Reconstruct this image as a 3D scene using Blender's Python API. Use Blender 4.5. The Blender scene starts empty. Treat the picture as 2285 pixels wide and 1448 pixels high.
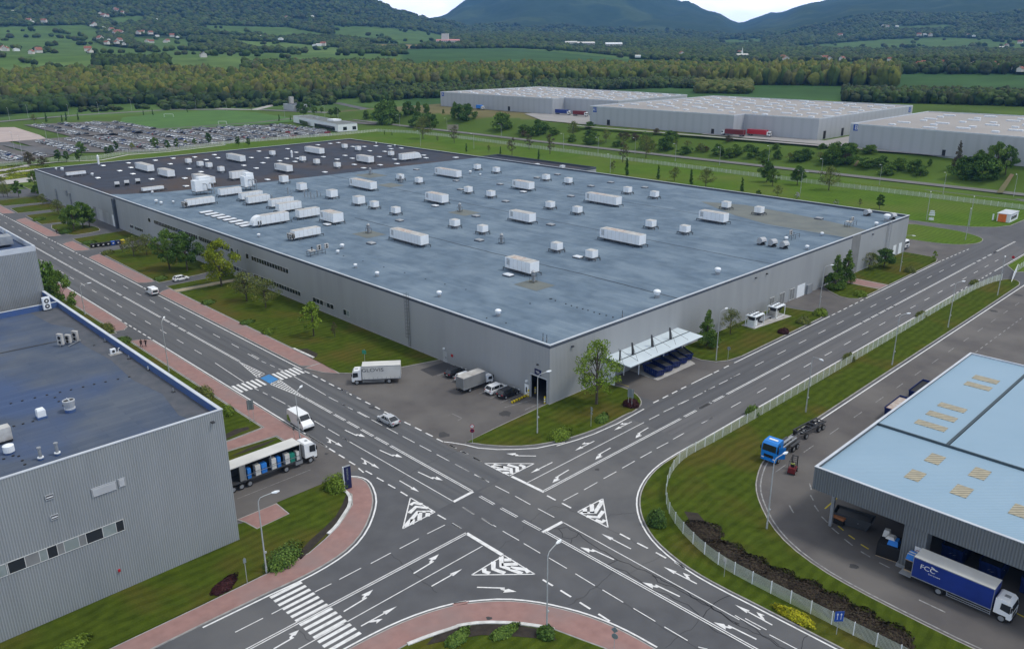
import bpy, math, random
import numpy as np
from mathutils import Vector, Matrix, noise as mnoise
from mathutils.geometry import tessellate_polygon
R = math.radians
random.seed(7)
sc = bpy.context.scene
col = sc.collection
# ---------------------------------------------------------------- camera
F = 1818.8548855; YAW, PIT, ROLL = -0.76897162, 1.23730123, -0.00556722; H = 62.0
PW, PH = 2285.0, 1448.0
CX, CY = 1142.5, 724.0
cam_d = bpy.data.cameras.new("camera"); cam = bpy.data.objects.new("camera", cam_d); col.objects.link(cam)
CM = Matrix.Rotation(YAW, 3, 'Z') @ Matrix.Rotation(PIT, 3, 'X') @ Matrix.Rotation(ROLL, 3, 'Z')
cam.matrix_world = Matrix.Translation((0, 0, H)) @ CM.to_4x4()
cam_d.sensor_fit = 'HORIZONTAL'; cam_d.sensor_width = 36.0; cam_d.lens = F / PW * 36.0
cam_d.clip_start = 1.0; cam_d.clip_end = 40000.0
sc.camera = cam
# ---------------------------------------------------------------- light
SUN_EL, SUN_AZ = 60.0, -50.0          # azimuth of the sun counted from +X towards +Y
SUN_STR, SKY_STR, CLOUD = 1.5, 0.10, 0.80
w = bpy.data.worlds.new("World"); sc.world = w; w.use_nodes = True
wt = w.node_tree; wt.nodes.clear()
wo = wt.nodes.new('ShaderNodeOutputWorld'); wb = wt.nodes.new('ShaderNodeBackground'); wb2 = wt.nodes.new('ShaderNodeBackground')
sky = wt.nodes.new('ShaderNodeTexSky'); sky.sky_type = 'NISHITA'; sky.sun_disc = False
sky.sun_elevation = R(SUN_EL); sky.sun_rotation = R(90 - SUN_AZ); sky.air_density = 1.2; sky.dust_density = 2.0
wb.inputs['Strength'].default_value = SKY_STR
wt.links.new(sky.outputs[0], wb.inputs[0])
tcw = wt.nodes.new('ShaderNodeTexCoord'); mpw = wt.nodes.new('ShaderNodeMapping'); mpw.inputs['Scale'].default_value = (1, 1, 3.5)
nzw = wt.nodes.new('ShaderNodeTexNoise'); nzw.inputs['Scale'].default_value = 5.0; nzw.inputs['Detail'].default_value = 8
crw = wt.nodes.new('ShaderNodeValToRGB'); crw.color_ramp.elements[0].position = .38; crw.color_ramp.elements[1].position = .62
crw.color_ramp.elements[0].color = (.62, .67, .74, 1); crw.color_ramp.elements[1].color = (1.0, .99, .96, 1)
wt.links.new(tcw.outputs['Generated'], mpw.inputs[0]); wt.links.new(mpw.outputs[0], nzw.inputs['Vector']); wt.links.new(nzw.outputs['Fac'], crw.inputs[0])
wt.links.new(crw.outputs[0], wb2.inputs[0])
spw = wt.nodes.new('ShaderNodeSeparateXYZ'); mrw = wt.nodes.new('ShaderNodeMapRange'); mrw.inputs[1].default_value = .05; mrw.inputs[2].default_value = .16; mrw.inputs[3].default_value = CLOUD * 3.4; mrw.inputs[4].default_value = CLOUD
wt.links.new(tcw.outputs['Generated'], spw.inputs[0]); wt.links.new(spw.outputs[2], mrw.inputs[0]); wt.links.new(mrw.outputs[0], wb2.inputs['Strength'])   # bright cloud bank low over the hills
mxw = wt.nodes.new('ShaderNodeMixShader'); mxw.inputs[0].default_value = .82
wt.links.new(wb.outputs[0], mxw.inputs[1]); wt.links.new(wb2.outputs[0], mxw.inputs[2]); wt.links.new(mxw.outputs[0], wo.inputs[0])
sun_d = bpy.data.lights.new("sun", 'SUN'); sun = bpy.data.objects.new("sun", sun_d); col.objects.link(sun)
sun_d.energy = SUN_STR; sun_d.angle = R(11); sun_d.color = (1.0, .96, .9)
_d = Vector((math.cos(R(SUN_EL)) * math.cos(R(SUN_AZ)), math.cos(R(SUN_EL)) * math.sin(R(SUN_AZ)), math.sin(R(SUN_EL))))
sun.rotation_euler = _d.to_track_quat('Z', 'Y').to_euler(); sun.location = (150, 100, 300)
vs = sc.view_settings; vs.view_transform = 'Standard'; vs.look = 'None'; vs.gamma = 1; vs.exposure = 0.42; vs.use_curve_mapping = False
# ---------------------------------------------------------------- projection helpers (survey of the place from the photograph)
def ray(px, py): return CM @ Vector(((px - CX) / F, -(py - CY) / F, -1.0))
def G(px, py, z=0.0):
    d = ray(px, py); k = (z - H) / d.z
    return Vector((d.x * k, d.y * k, z))
TL = dict(A1=(0,0,.3326),A2=(760,0,.3326),A3=(1520,0,.3348),B1=(0,440,.3326),B2=(760,440,.3326),B3=(1520,440,.3348),C1=(0,900,.3785),C2=(450,900,.37835),C3=(1000,900,.37835),C4=(1640,900,.37852),D1=(760,780,.2188),D2=(480,780,.2209),D3=(1280,660,.2626),D4=(1640,900,.14004),D5=(1880,1120,.1934),D6=(1780,400,.221),E1=(80,300,.17953),E2=(400,380,.17505),E3=(460,300,.21882),E4=(0,230,.21882),E5=(480,220,.21882),E6=(0,380,.20131),E7=(1180,660,.17957),F1=(0,500,.1519),F2=(0,700,.26247),F3=(1300,1380,.17505),F4=(940,40,.21882),F5=(2085,560,.23474),F6=(0,0,.20131),G4=(500,980,.09628),H1=(1040,1220,.12391),H2=(1280,1100,.10357),H3=(1070,1020,.09475),H4=(890,1100,.10357),G5=(1000,300,.13129),G6=(1830,1080,.19912),P=(0,0,1.0))
def tp(t, x, y): a = TL[t]; return a[0] + x * a[2], a[1] + y * a[2]
def g(t, x, y, z=0.0): return G(*tp(t, x, y), z)
def gs(t, pts, z=0.0): return [g(t, x, y, z) for x, y in pts]
CMI = CM.transposed()
def proj(x, y, z):
    q = CMI @ Vector((x, y, z - H))
    return CX + F * q.x / -q.z, CY - F * q.y / -q.z
# ---------------------------------------------------------------- materials
MATS = {}
def mat(name, c, rough=.8, c2=None, scale=1.0, fac=(.35, .65), detail=4, metal=0.0, bump=0.0, bscale=None, spec=.3, attr=None, stretch=None, c3=None, s3=.05, f3=(.45, .6), hook=None):
    if name in MATS: return MATS[name]
    m = bpy.data.materials.new(name); m.use_nodes = True; nt = m.node_tree; n = nt.nodes; L = nt.links
    b = n['Principled BSDF']; b.inputs['Roughness'].default_value = rough; b.inputs['Metallic'].default_value = metal
    b.inputs['Specular IOR Level'].default_value = spec
    out = None
    tc = n.new('ShaderNodeTexCoord'); vec = tc.outputs['Object']
    if stretch:
        mp = n.new('ShaderNodeMapping'); mp.inputs['Scale'].default_value = stretch; L.new(vec, mp.inputs[0]); vec = mp.outputs[0]
    def nz(s, d=4):
        q = n.new('ShaderNodeTexNoise'); q.inputs['Scale'].default_value = s; q.inputs['Detail'].default_value = d; L.new(vec, q.inputs['Vector']); return q.outputs['Fac']
    def ramp(f, a, bb):
        q = n.new('ShaderNodeMapRange'); q.inputs[1].default_value = a; q.inputs[2].default_value = bb; L.new(f, q.inputs[0]); return q.outputs[0]
    def mix(f, a, bb, mode='MIX'):
        q = n.new('ShaderNodeMix'); q.data_type = 'RGBA'; q.blend_type = mode
        if isinstance(f, float): q.inputs[0].default_value = f
        else: L.new(f, q.inputs[0])
        for i, v in ((6, a), (7, bb)):
            if isinstance(v, tuple): q.inputs[i].default_value = (*v, 1)
            else: L.new(v, q.inputs[i])
        return q.outputs[2]
    cur = c
    if c2 is None: c2 = tuple(v * .86 for v in c)
    cur = mix(ramp(nz(scale, detail), *fac), c, c2)
    if c3: cur = mix(ramp(nz(s3, 5), *f3), cur, c3)
    if attr:
        a = n.new('ShaderNodeAttribute'); a.attribute_name = attr; cur = mix(1.0, cur, a.outputs['Color'], 'MULTIPLY')
    if hook: cur = hook(n, L, cur, mix, ramp, nz, tc, b) or cur
    L.new(cur, b.inputs['Base Color'])
    if bump:
        bp = n.new('ShaderNodeBump'); bp.inputs['Strength'].default_value = bump; bp.inputs['Distance'].default_value = .05
        L.new(nz(bscale or scale * 4, 3), bp.inputs['Height']); L.new(bp.outputs[0], b.inputs['Normal'])
    MATS[name] = m; return m
def ribhook(period, depth=.35, dark=.12, horiz=False):
    def h(n, L, cur, mix, ramp, nz, tc, b):
        sp = n.new('ShaderNodeSeparateXYZ'); L.new(tc.outputs['Object'], sp.inputs[0])
        ad = n.new('ShaderNodeMath'); ad.operation = 'ADD'
        if horiz: L.new(sp.outputs['Z'], ad.inputs[0]); ad.inputs[1].default_value = 0
        else: L.new(sp.outputs['X'], ad.inputs[0]); L.new(sp.outputs['Y'], ad.inputs[1])
        ml = n.new('ShaderNodeMath'); ml.operation = 'MULTIPLY'; ml.inputs[1].default_value = 2 * math.pi / period; L.new(ad.outputs[0], ml.inputs[0])
        sn = n.new('ShaderNodeMath'); sn.operation = 'SINE'; L.new(ml.outputs[0], sn.inputs[0])
        bp = n.new('ShaderNodeBump'); bp.inputs['Strength'].default_value = depth; bp.inputs['Distance'].default_value = .04; L.new(sn.outputs[0], bp.inputs['Height']); L.new(bp.outputs[0], b.inputs['Normal'])
        d = n.new('ShaderNodeMix'); d.data_type = 'RGBA'; d.blend_type = 'MULTIPLY'
        mr = n.new('ShaderNodeMapRange'); mr.inputs[1].default_value = .1; mr.inputs[2].default_value = .9; mr.inputs[3].default_value = 0; mr.inputs[4].default_value = dark; L.new(sn.outputs[0], mr.inputs[0])
        L.new(mr.outputs[0], d.inputs[0]); L.new(cur, d.inputs[6]); d.inputs[7].default_value = (.3, .32, .34, 1)
        return d.outputs[2]
    return h
def roofhook(w_, wear=.25, dirx=True):
    # sheets of felt laid in rows: brick pattern of slightly different tone with thin seams
    def h(n, L, cur, mix, ramp, nz, tc, b):
        mp = n.new('ShaderNodeMapping'); mp.inputs['Scale'].default_value = (1, 1, 1)
        if not dirx: mp.inputs['Rotation'].default_value = (0, 0, R(90))
        L.new(tc.outputs['Object'], mp.inputs[0])
        br = n.new('ShaderNodeTexBrick'); br.inputs['Color1'].default_value = (.74, .78, .84, 1); br.inputs['Color2'].default_value = (1, 1, 1, 1); br.inputs['Mortar'].default_value = (.62, .64, .68, 1)
        br.inputs['Scale'].default_value = 1; br.inputs['Mortar Size'].default_value = .03; br.inputs['Brick Width'].default_value = 7.5; br.inputs['Row Height'].default_value = w_
        L.new(mp.outputs[0], br.inputs['Vector'])
        return mix(wear, cur, mix(1.0, cur, br.outputs['Color'], 'MULTIPLY'))
    return h
def mowhook(n, L, cur, mix, ramp, nz, tc, b):
    mp = n.new('ShaderNodeMapping'); mp.inputs['Rotation'].default_value = (0, 0, R(90)); L.new(tc.outputs['Object'], mp.inputs[0])
    wv = n.new('ShaderNodeTexWave'); wv.wave_type = 'BANDS'; wv.inputs['Scale'].default_value = .20; wv.inputs['Distortion'].default_value = 7.0; wv.inputs['Detail'].default_value = 5; wv.inputs['Detail Scale'].default_value = .5; L.new(mp.outputs[0], wv.inputs['Vector'])
    tf = nz(7.0, 3); a = mix(ramp(wv.outputs['Fac'], .35, .75), cur, mix(1.0, cur, (.80, .82, .76), 'MULTIPLY')); return mix(ramp(tf, .5, .68), a, mix(1.0, a, (1.45, 1.25, 1.3), 'MULTIPLY'))
M = dict(
 asphalt=mat('asphalt', (.098, .101, .108), .9, (.078, .080, .086), .35, (.3, .7), 8, bump=.15, bscale=6, c3=(.118, .119, .122), s3=.045, f3=(.48, .62)),
 asphalt_old=mat('asphalt_old', (.112, .104, .100), .9, (.088, .083, .082), .3, (.3, .7), 8, bump=.15, bscale=6, c3=(.135, .127, .12), s3=.08, f3=(.45, .65)),
 asphalt_new=mat('asphalt_new', (.055, .055, .06), .9, scale=.8),
 crack=mat('crack', (.02, .02, .023), .95),
 stain=mat('stain', (.058, .058, .060), .9),
 grass=mat('grass', (.066, .096, .011), .95, (.040, .062, .008), .55, (.3, .7), 8, bump=.6, bscale=3, c3=(.080, .075, .016), s3=.09, f3=(.48, .66), spec=.04, hook=mowhook),
 grass_far=mat('grass_far', (.085, .150, .018), .95, (.058, .115, .013), .12, (.3, .7), 8, bump=.5, bscale=1.5, c3=(.105, .14, .03), s3=.03, f3=(.45, .7), spec=.04, hook=mowhook),
 soil=mat('soil', (.042, .034, .027), .95, (.026, .022, .018), 1.5, detail=8, bump=.5),
 brick=mat('paving_brick', (.31, .185, .165), .85, (.25, .145, .13), .8, (.3, .7), 8, bump=.15, bscale=8, c3=(.24, .175, .165), s3=.12, f3=(.45, .7)),
 kerb=mat('kerb_concrete', (.36, .35, .33), .85, (.26, .25, .24), 1.2, detail=6),
 white_wall=mat('white_kerb', (.66, .66, .64), .8, (.45, .45, .43), 1.0, detail=6),
 concrete=mat('concrete', (.42, .41, .39), .85, (.32, .31, .29), .5, detail=8),
 paint=mat('road_paint', (.72, .72, .71), .75, (.52, .52, .51), 1.4, (.45, .75), 8),
 paint_worn=mat('road_paint_worn', (.34, .34, .335), .8, (.17, .17, .17), 1.5, (.35, .65), 8),
 paint_blue=mat('road_paint_blue', (.04, .22, .5), .75, (.05, .18, .38), 1.5),
 paint_yellow=mat('road_paint_yellow', (.62, .5, .04), .75),
 brown_earth=mat('bare_earth', (.19, .14, .085), .95, (.11, .11, .05), .06, (.35, .6), 8, bump=.4),
 wall=mat('grey_wall', (.335, .35, .36), .55, (.295, .31, .318), .5, (.3, .7), 8, stretch=(1, 1, .12), c3=(.35, .365, .375), s3=.04, hook=ribhook(.36, .3, .16), spec=.4),
 wall_left=mat('rib_wall', (.285, .305, .318), .5, (.245, .265, .278), .5, (.3, .7), 8, stretch=(1, 1, .15), c3=(.305, .326, .335), s3=.05, hook=ribhook(.27, .6, .42), spec=.4),
 wall_back=mat('back_wall', (.40, .42, .44), .55, (.385, .405, .425), .06, (.3, .7), 4, hook=ribhook(6.0, .05, .1), spec=.3),
 fascia=mat('fascia_sheet', (.16, .175, .185), .5, (.145, .16, .17), .2, hook=ribhook(.33, .8, .55)),
 coping=mat('coping', (.54, .58, .62), .5, (.46, .49, .53), .4, spec=.5),
 roof_blue=mat('roof_felt_blue', (.150, .204, .258), .92, (.120, .165, .212), .30, (.36, .64), 10, bump=.12, bscale=2, c3=(.180, .236, .288), s3=.09, f3=(.46, .62), stretch=(1.15, .85, 1), hook=roofhook(1.05, .6, False), spec=.08),
 roof_dark=mat('roof_felt_dark', (.060, .070, .092), .92, (.048, .054, .070), .2, (.3, .7), 8, spec=.08, c3=(.088, .070, .062), s3=.025, f3=(.48, .66), hook=roofhook(1.0, .3, False)),
 roof_olive=mat('roof_felt_olive', (.16, .175, .16), .85, (.13, .145, .14), .2, detail=8, hook=roofhook(1.0, .25, False)),
 roof_left=mat('roof_felt_left', (.076, .098, .140), .92, (.108, .126, .155), .18, (.35, .65), 9, c3=(.068, .10, .18), s3=.07, f3=(.48, .66), hook=roofhook(1.0, .6, True), spec=.08),
 roof_mud=mat('roof_dirt', (.07, .08, .095), .9, (.095, .10, .115), .6, detail=8),
 parapet_blue=mat('parapet_blue', (.052, .105, .28), .7, (.065, .115, .24), .8, detail=6),
 parapet_dark=mat('parapet_dark', (.075, .09, .115), .8),
 roof_lightblue=mat('sheet_lightblue', (.23, .35, .45), .45, (.25, .37, .47), .1, hook=ribhook(.5, .35, .12), spec=.4),
 roof_grey=mat('roof_membrane', (.33, .315, .30), .85, (.28, .265, .255), .02, (.35, .65), 8),
 gutter=mat('gutter', (.05, .075, .09), .6),
 canopy=mat('canopy_sheet', (.60, .68, .72), .4, (.55, .63, .67), .3, hook=ribhook(.4, .3, .1)),
 white=mat('white_metal', (.80, .83, .85), .4, (.73, .77, .79), .5, detail=6, spec=.4),
 dirty=mat('dirty_white', (.5, .5, .48), .6, (.33, .31, .29), .6, (.35, .65), 8),
 rust=mat('rust', (.38, .29, .24), .8, (.5, .47, .44), 1.0, c3=(.33, .17, .1), s3=.7, f3=(.55, .65)),
 steel=mat('galvanised', (.33, .35, .37), .45, (.26, .28, .30), 1.0, metal=.3),
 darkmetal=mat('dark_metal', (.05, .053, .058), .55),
 black=mat('black_plastic', (.015, .015, .016), .6),
 rubber=mat('rubber', (.018, .018, .018), .85),
 glass=mat('dark_glass', (.02, .025, .03), .08, spec=.7),
 glass_light=mat('blind_glass', (.25, .29, .285), .25, (.21, .25, .245), 1.0, spec=.5),
 frame=mat('window_frame', (.55, .56, .55), .5),
 skylight=mat('skylight_dome', (.70, .74, .78), .3, spec=.5),
 beige=mat('translucent_sheet', (.40, .36, .26), .6, (.33, .30, .22), 1.2, hook=ribhook(.75, .3, .75)),
 door=mat('door_grey', (.42, .44, .45), .5),
 navy=mat('navy', (.012, .018, .075), .45),
 blue_skip=mat('blue_container', (.012, .03, .16), .5, (.01, .024, .11), .8, detail=6, hook=ribhook(.6, .6, .25)),
 blue_paint=mat('blue_cab', (.01, .22, .68), .25, spec=.6),
 fcc_blue=mat('tarp_blue', (.008, .032, .22), .35, (.006, .026, .17), .4, spec=.5),
 tarp_white=mat('tarp_white', (.62, .62, .59), .6, (.5, .5, .48), .3, (.35, .7), 6),
 tarp_grey=mat('tarp_grey', (.22, .225, .225), .55, (.18, .185, .185), .5),
 red=mat('red_paint', (.42, .02, .03), .4),
 darkred=mat('dark_red', (.16, .02, .025), .5),
 orange=mat('orange_paint', (.75, .18, .04), .5),
 yellow=mat('yellow_plastic', (.62, .48, .02), .5),
 hivis=mat('hivis', (.65, .9, .08), .7),
 green=mat('green_paint', (.02, .22, .16), .5),
 skin=mat('skin', (.45, .27, .19), .6),
 cloth=mat('dark_cloth', (.018, .014, .018), .9),
 pole=mat('lamp_pole', (.40, .42, .42), .5, (.34, .36, .36), .8),
 fence=mat('fence_green_white', (.58, .62, .52), .6, (.5, .55, .44), .5),
 bark=mat('bark', (.10, .085, .065), .95, (.06, .05, .04), 3.0, detail=6, bump=.5),
 leaf=mat('leaves', (1, 1, 1), .75, (.72, .74, .7), .35, (.3, .7), 5, attr='tint', spec=.15),
 housew=mat('house_wall', (.66, .64, .60), .8), houser=mat('house_roof', (.30, .11, .07), .85, (.2, .1, .08), .3), housed=mat('house_roof_dark', (.10, .085, .08), .85),
 pinkroof=mat('pink_roof', (.55, .25, .24), .8),
 taillamp=mat('tail_lamp', (.35, .01, .01), .3), headlamp=mat('head_lamp', (.75, .78, .8), .15, spec=.7), pallet=mat('pallet_wood', (.4, .3, .19), .85),
 bagblue=mat('bag_blue', (.03, .2, .62), .5), cardboard=mat('crate_orange', (.33, .13, .05), .8), signblue=mat('sign_blue', (.02, .08, .36), .4), signgrey=mat('sign_back', (.2, .24, .25), .5), signgreen=mat('sign_green', (.05, .3, .2), .5),
)
for k, c in dict(white=(.78, .80, .81), black=(.012, .013, .018), silver=(.42, .44, .46), grey=(.14, .15, .16), blue=(.02, .06, .19), red=(.33, .015, .02), lightgrey=(.55, .57, .58), beige=(.4, .36, .28)).items():
    M['car_' + k] = mat('car_paint_' + k, c, .22, c, spec=.6)
# ---------------------------------------------------------------- mesh builder
class MB:
    def __init__(s): s.v = []; s.f = []; s.m = []; s.t = []; s.smooth = False
    def add(s, vs_, fs, mi=0, tint=None):
        o = len(s.v); s.v.extend([tuple(v) for v in vs_])
        for f in fs: s.f.append(tuple(i + o for i in f)); s.m.append(mi); s.t.append(tint)
        return s
    def box(s, c, d, mi=0, rz=0.0, taper=1.0):
        x, y, z = d[0] / 2, d[1] / 2, d[2] / 2; ca, sa = math.cos(rz), math.sin(rz); vs_ = []
        for k, (sx, sy, sz) in enumerate([(-1,-1,-1),(1,-1,-1),(1,1,-1),(-1,1,-1),(-1,-1,1),(1,-1,1),(1,1,1),(-1,1,1)]):
            q = taper if sz > 0 else 1; X, Y = sx * x * q, sy * y * q
            vs_.append((c[0] + X * ca - Y * sa, c[1] + X * sa + Y * ca, c[2] + sz * z))
        return s.add(vs_, [(0,3,2,1),(4,5,6,7),(0,1,5,4),(1,2,6,5),(2,3,7,6),(3,0,4,7)], mi)
    def b2(s, a, b, mi=0):
        return s.box([(a[i] + b[i]) / 2 for i in range(3)], [abs(b[i] - a[i]) for i in range(3)], mi)
    def cyl(s, a, b, r1, r2=None, n=8, mi=0, caps=True):
        a = Vector(a); b = Vector(b); r2 = r1 if r2 is None else r2
        d = (b - a); q = d.to_track_quat('Z', 'Y').to_matrix() if d.length > 1e-6 else Matrix.Identity(3); vs_ = []
        for p, r in ((a, r1), (b, r2)):
            for i in range(n):
                t = 2 * math.pi * i / n; vs_.append(p + q @ Vector((r * math.cos(t), r * math.sin(t), 0)))
        fs = [(i, (i + 1) % n, n + (i + 1) % n, n + i) for i in range(n)]
        if caps: fs += [tuple(range(n - 1, -1, -1)), tuple(range(n, 2 * n))]
        return s.add(vs_, fs, mi)
    def tube(s, pts, r, n=6, mi=0):
        for i in range(len(pts) - 1): s.cyl(pts[i], pts[i + 1], r if not isinstance(r, (list, tuple)) else r[i], None if not isinstance(r, (list, tuple)) else r[i + 1], n, mi)
        return s
    def poly(s, pts, z=None, mi=0, up=True):
        P = [Vector((p[0], p[1], p[2] if z is None else z)) for p in pts]
        a = sum(P[i].x * P[(i + 1) % len(P)].y - P[(i + 1) % len(P)].x * P[i].y for i in range(len(P)))
        if (a < 0) == up: P.reverse()
        tr = tessellate_polygon([P]); o = len(s.v); s.v.extend([tuple(p) for p in P])
        for t in tr:
            A, B, C = [P[i] for i in t]
            if ((B - A).cross(C - A).z < 0) == up: t = (t[0], t[2], t[1])
            s.f.append(tuple(i + o for i in t)); s.m.append(mi); s.t.append(None)
        return s
    def prism(s, pts, z0, z1, mi=0, mtop=None, bottom=False):
        s.poly(pts, z1, mi if mtop is None else mtop)
        if bottom: s.poly(pts, z0, mi, up=False)
        P = list(pts); a = sum(P[i][0] * P[(i + 1) % len(P)][1] - P[(i + 1) % len(P)][0] * P[i][1] for i in range(len(P)))
        if a < 0: P.reverse()
        n = len(P); vs_ = [(p[0], p[1], z0) for p in P] + [(p[0], p[1], z1) for p in P]
        return s.add(vs_, [(i, (i + 1) % n, n + (i + 1) % n, n + i) for i in range(n)], mi)
    def ext(s, prof, y0, y1, mi=0, ax='y'):
        # profile in (x,z) extruded along y
        n = len(prof); f = (lambda p, q: (p[0], q, p[1])) if ax == 'y' else (lambda p, q: (q, p[0], p[1]))
        vs_ = [f(p, y0) for p in prof] + [f(p, y1) for p in prof]
        fs = [(i, (i + 1) % n, n + (i + 1) % n, n + i) for i in range(n)] + [tuple(range(n - 1, -1, -1)), tuple(range(n, 2 * n))]
        return s.add(vs_, fs, mi)
    def loft(s, secs, mi=0, caps=True):
        n = len(secs[0]); vs_ = [p for sec in secs for p in sec]; fs = []
        for k in range(len(secs) - 1):
            for i in range(n): fs.append((k * n + i, k * n + (i + 1) % n, (k + 1) * n + (i + 1) % n, (k + 1) * n + i))
        if caps: fs += [tuple(range(n - 1, -1, -1)), tuple(range((len(secs) - 1) * n, len(secs) * n))]
        return s.add(vs_, fs, mi)
    def dome(s, c, rx, ry, rz, n=10, k=4, mi=0, zb=0.0):
        vs_ = []; 
        for j in range(k):
            t = math.pi / 2 * j / k
            for i in range(n): p = 2 * math.pi * i / n; vs_.append((c[0] + rx * math.cos(t) * math.cos(p), c[1] + ry * math.cos(t) * math.sin(p), c[2] + rz * math.sin(t)))
        vs_.append((c[0], c[1], c[2] + rz)); fs = [tuple(range(n - 1, -1, -1))]
        for j in range(k - 1):
            for i in range(n): fs.append((j * n + i, j * n + (i + 1) % n, (j + 1) * n + (i + 1) % n, (j + 1) * n + i))
        for i in range(n): fs.append(((k - 1) * n + i, (k - 1) * n + (i + 1) % n, k * n))
        return s.add(vs_, fs, mi)
    def mesh(s, name, mats, fix=False):
        me = bpy.data.meshes.new(name); me.from_pydata(s.v, [], s.f)
        for m_ in mats: me.materials.append(m_)
        me.polygons.foreach_set('material_index', s.m)
        if s.smooth: me.polygons.foreach_set('use_smooth', [True] * len(s.f))
        if any(t is not None for t in s.t):
            a = me.attributes.new('tint', 'FLOAT_COLOR', 'FACE'); arr = np.ones((len(s.f), 4), np.float32)
            for i, t in enumerate(s.t):
                if t is not None: arr[i, :3] = t
            a.data.foreach_set('color', arr.ravel())
        me.update()
        if fix:
            import bmesh
            bm = bmesh.new(); bm.from_mesh(me); bmesh.ops.recalc_face_normals(bm, faces=bm.faces); bm.to_mesh(me); bm.free()
        return me
    def build(s, name, mats, parent=None, loc=None, rz=0.0, fix=True):
        if not isinstance(mats, (list, tuple)): mats = [mats]
        o = bpy.data.objects.new(name, s.mesh(name, mats, fix)); col.objects.link(o)
        if parent is not None: o.parent = parent
        if loc is not None: o.location = loc
        if rz: o.rotation_euler = (0, 0, rz)
        return o
def tag(o, label=None, cat=None, group=None, kind=None):
    if label: o['label'] = label
    if cat: o['category'] = cat
    if group: o['group'] = group
    if kind: o['kind'] = kind
    return o
def struct(o): o['kind'] = 'structure'; return o
def empty(name, loc, rz=0.0, label=None, cat=None, group=None):
    o = bpy.data.objects.new(name, None); o.empty_display_size = .5; col.objects.link(o); o.location = loc; o.rotation_euler = (0, 0, rz)
    return tag(o, label, cat, group)
def copytree(o, loc=None, rz=None, label=None, parent=None, group=None):
    c = o.copy(); col.objects.link(c)
    if parent is not None: c.parent = parent
    if loc is not None: c.location = loc
    if rz is not None: c.rotation_euler = (0, 0, rz)
    if label: c['label'] = label
    if group: c['group'] = group
    for ch in list(o.children): copytree(ch, parent=c)
    return c
ONES = ['', 'first', 'second', 'third', 'fourth', 'fifth', 'sixth', 'seventh', 'eighth', 'ninth', 'tenth', 'eleventh', 'twelfth', 'thirteenth', 'fourteenth', 'fifteenth', 'sixteenth', 'seventeenth', 'eighteenth', 'nineteenth']
def ordw(n):
    if n < 20: return ONES[n]
    t = ['', '', 'twent', 'thirt', 'fort', 'fift', 'sixt', 'sevent', 'eight', 'ninet'][n // 10]
    return t + 'ieth' if n % 10 == 0 else t + 'y-' + ONES[n % 10]
def order_labels(objs, text, ref):
    """labels by distance from a thing that can be found: text has {} for the ordinal"""
    for i, o in enumerate(sorted(objs, key=lambda q: (q.location.x - ref[0]) ** 2 + (q.location.y - ref[1]) ** 2)):
        o['label'] = text.format('' if i == 0 else ordw(i + 1) + ' ').replace('  ', ' ')
def text_obj(body, size, m, parent, mw, depth=.02, sx=1.0):
    cu = bpy.data.curves.new('lettering', 'FONT'); cu.body = body; cu.size = size; cu.extrude = depth; cu.align_x = 'CENTER'; cu.align_y = 'CENTER'
    t = bpy.data.objects.new('tmp', cu); col.objects.link(t); bpy.context.view_layer.update()
    me = bpy.data.meshes.new_from_object(t.evaluated_get(bpy.context.evaluated_depsgraph_get())); bpy.data.objects.remove(t)
    me.name = 'lettering'; me.materials.clear(); me.materials.append(m)
    me.transform(Matrix.Diagonal((sx, 1, 1, 1)))
    o = bpy.data.objects.new('lettering', me); col.objects.link(o); o.parent = parent; o.matrix_local = mw; return o
def inset(P, d):
    P = [Vector((p[0], p[1])) for p in P]
    a = sum(P[i].x * P[(i + 1) % len(P)].y - P[(i + 1) % len(P)].x * P[i].y for i in range(len(P)))
    if a < 0: P.reverse()
    out = []; n = len(P)
    for i in range(n):
        e1 = (P[i] - P[i - 1]); e2 = (P[(i + 1) % n] - P[i])
        if e1.length < 1e-4 or e2.length < 1e-4: continue
        e1.normalize(); e2.normalize(); n1 = Vector((-e1.y, e1.x)); n2 = Vector((-e2.y, e2.x)); b = n1 + n2
        if b.length < .2: b = n1
        b.normalize(); k = d / max(.5, b.dot(n1)); out.append(P[i] + b * k)
    return out
def smooth(P, it=2, closed=True):
    P = [Vector((p[0], p[1])) for p in P]
    for _ in range(it):
        Q = []; n = len(P)
        for i in range(n if closed else n - 1):
            a, b = P[i], P[(i + 1) % n]
            Q += [a * .75 + b * .25, a * .25 + b * .75]
        if not closed: Q = [P[0]] + Q + [P[-1]]
        P = Q
    return P
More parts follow.
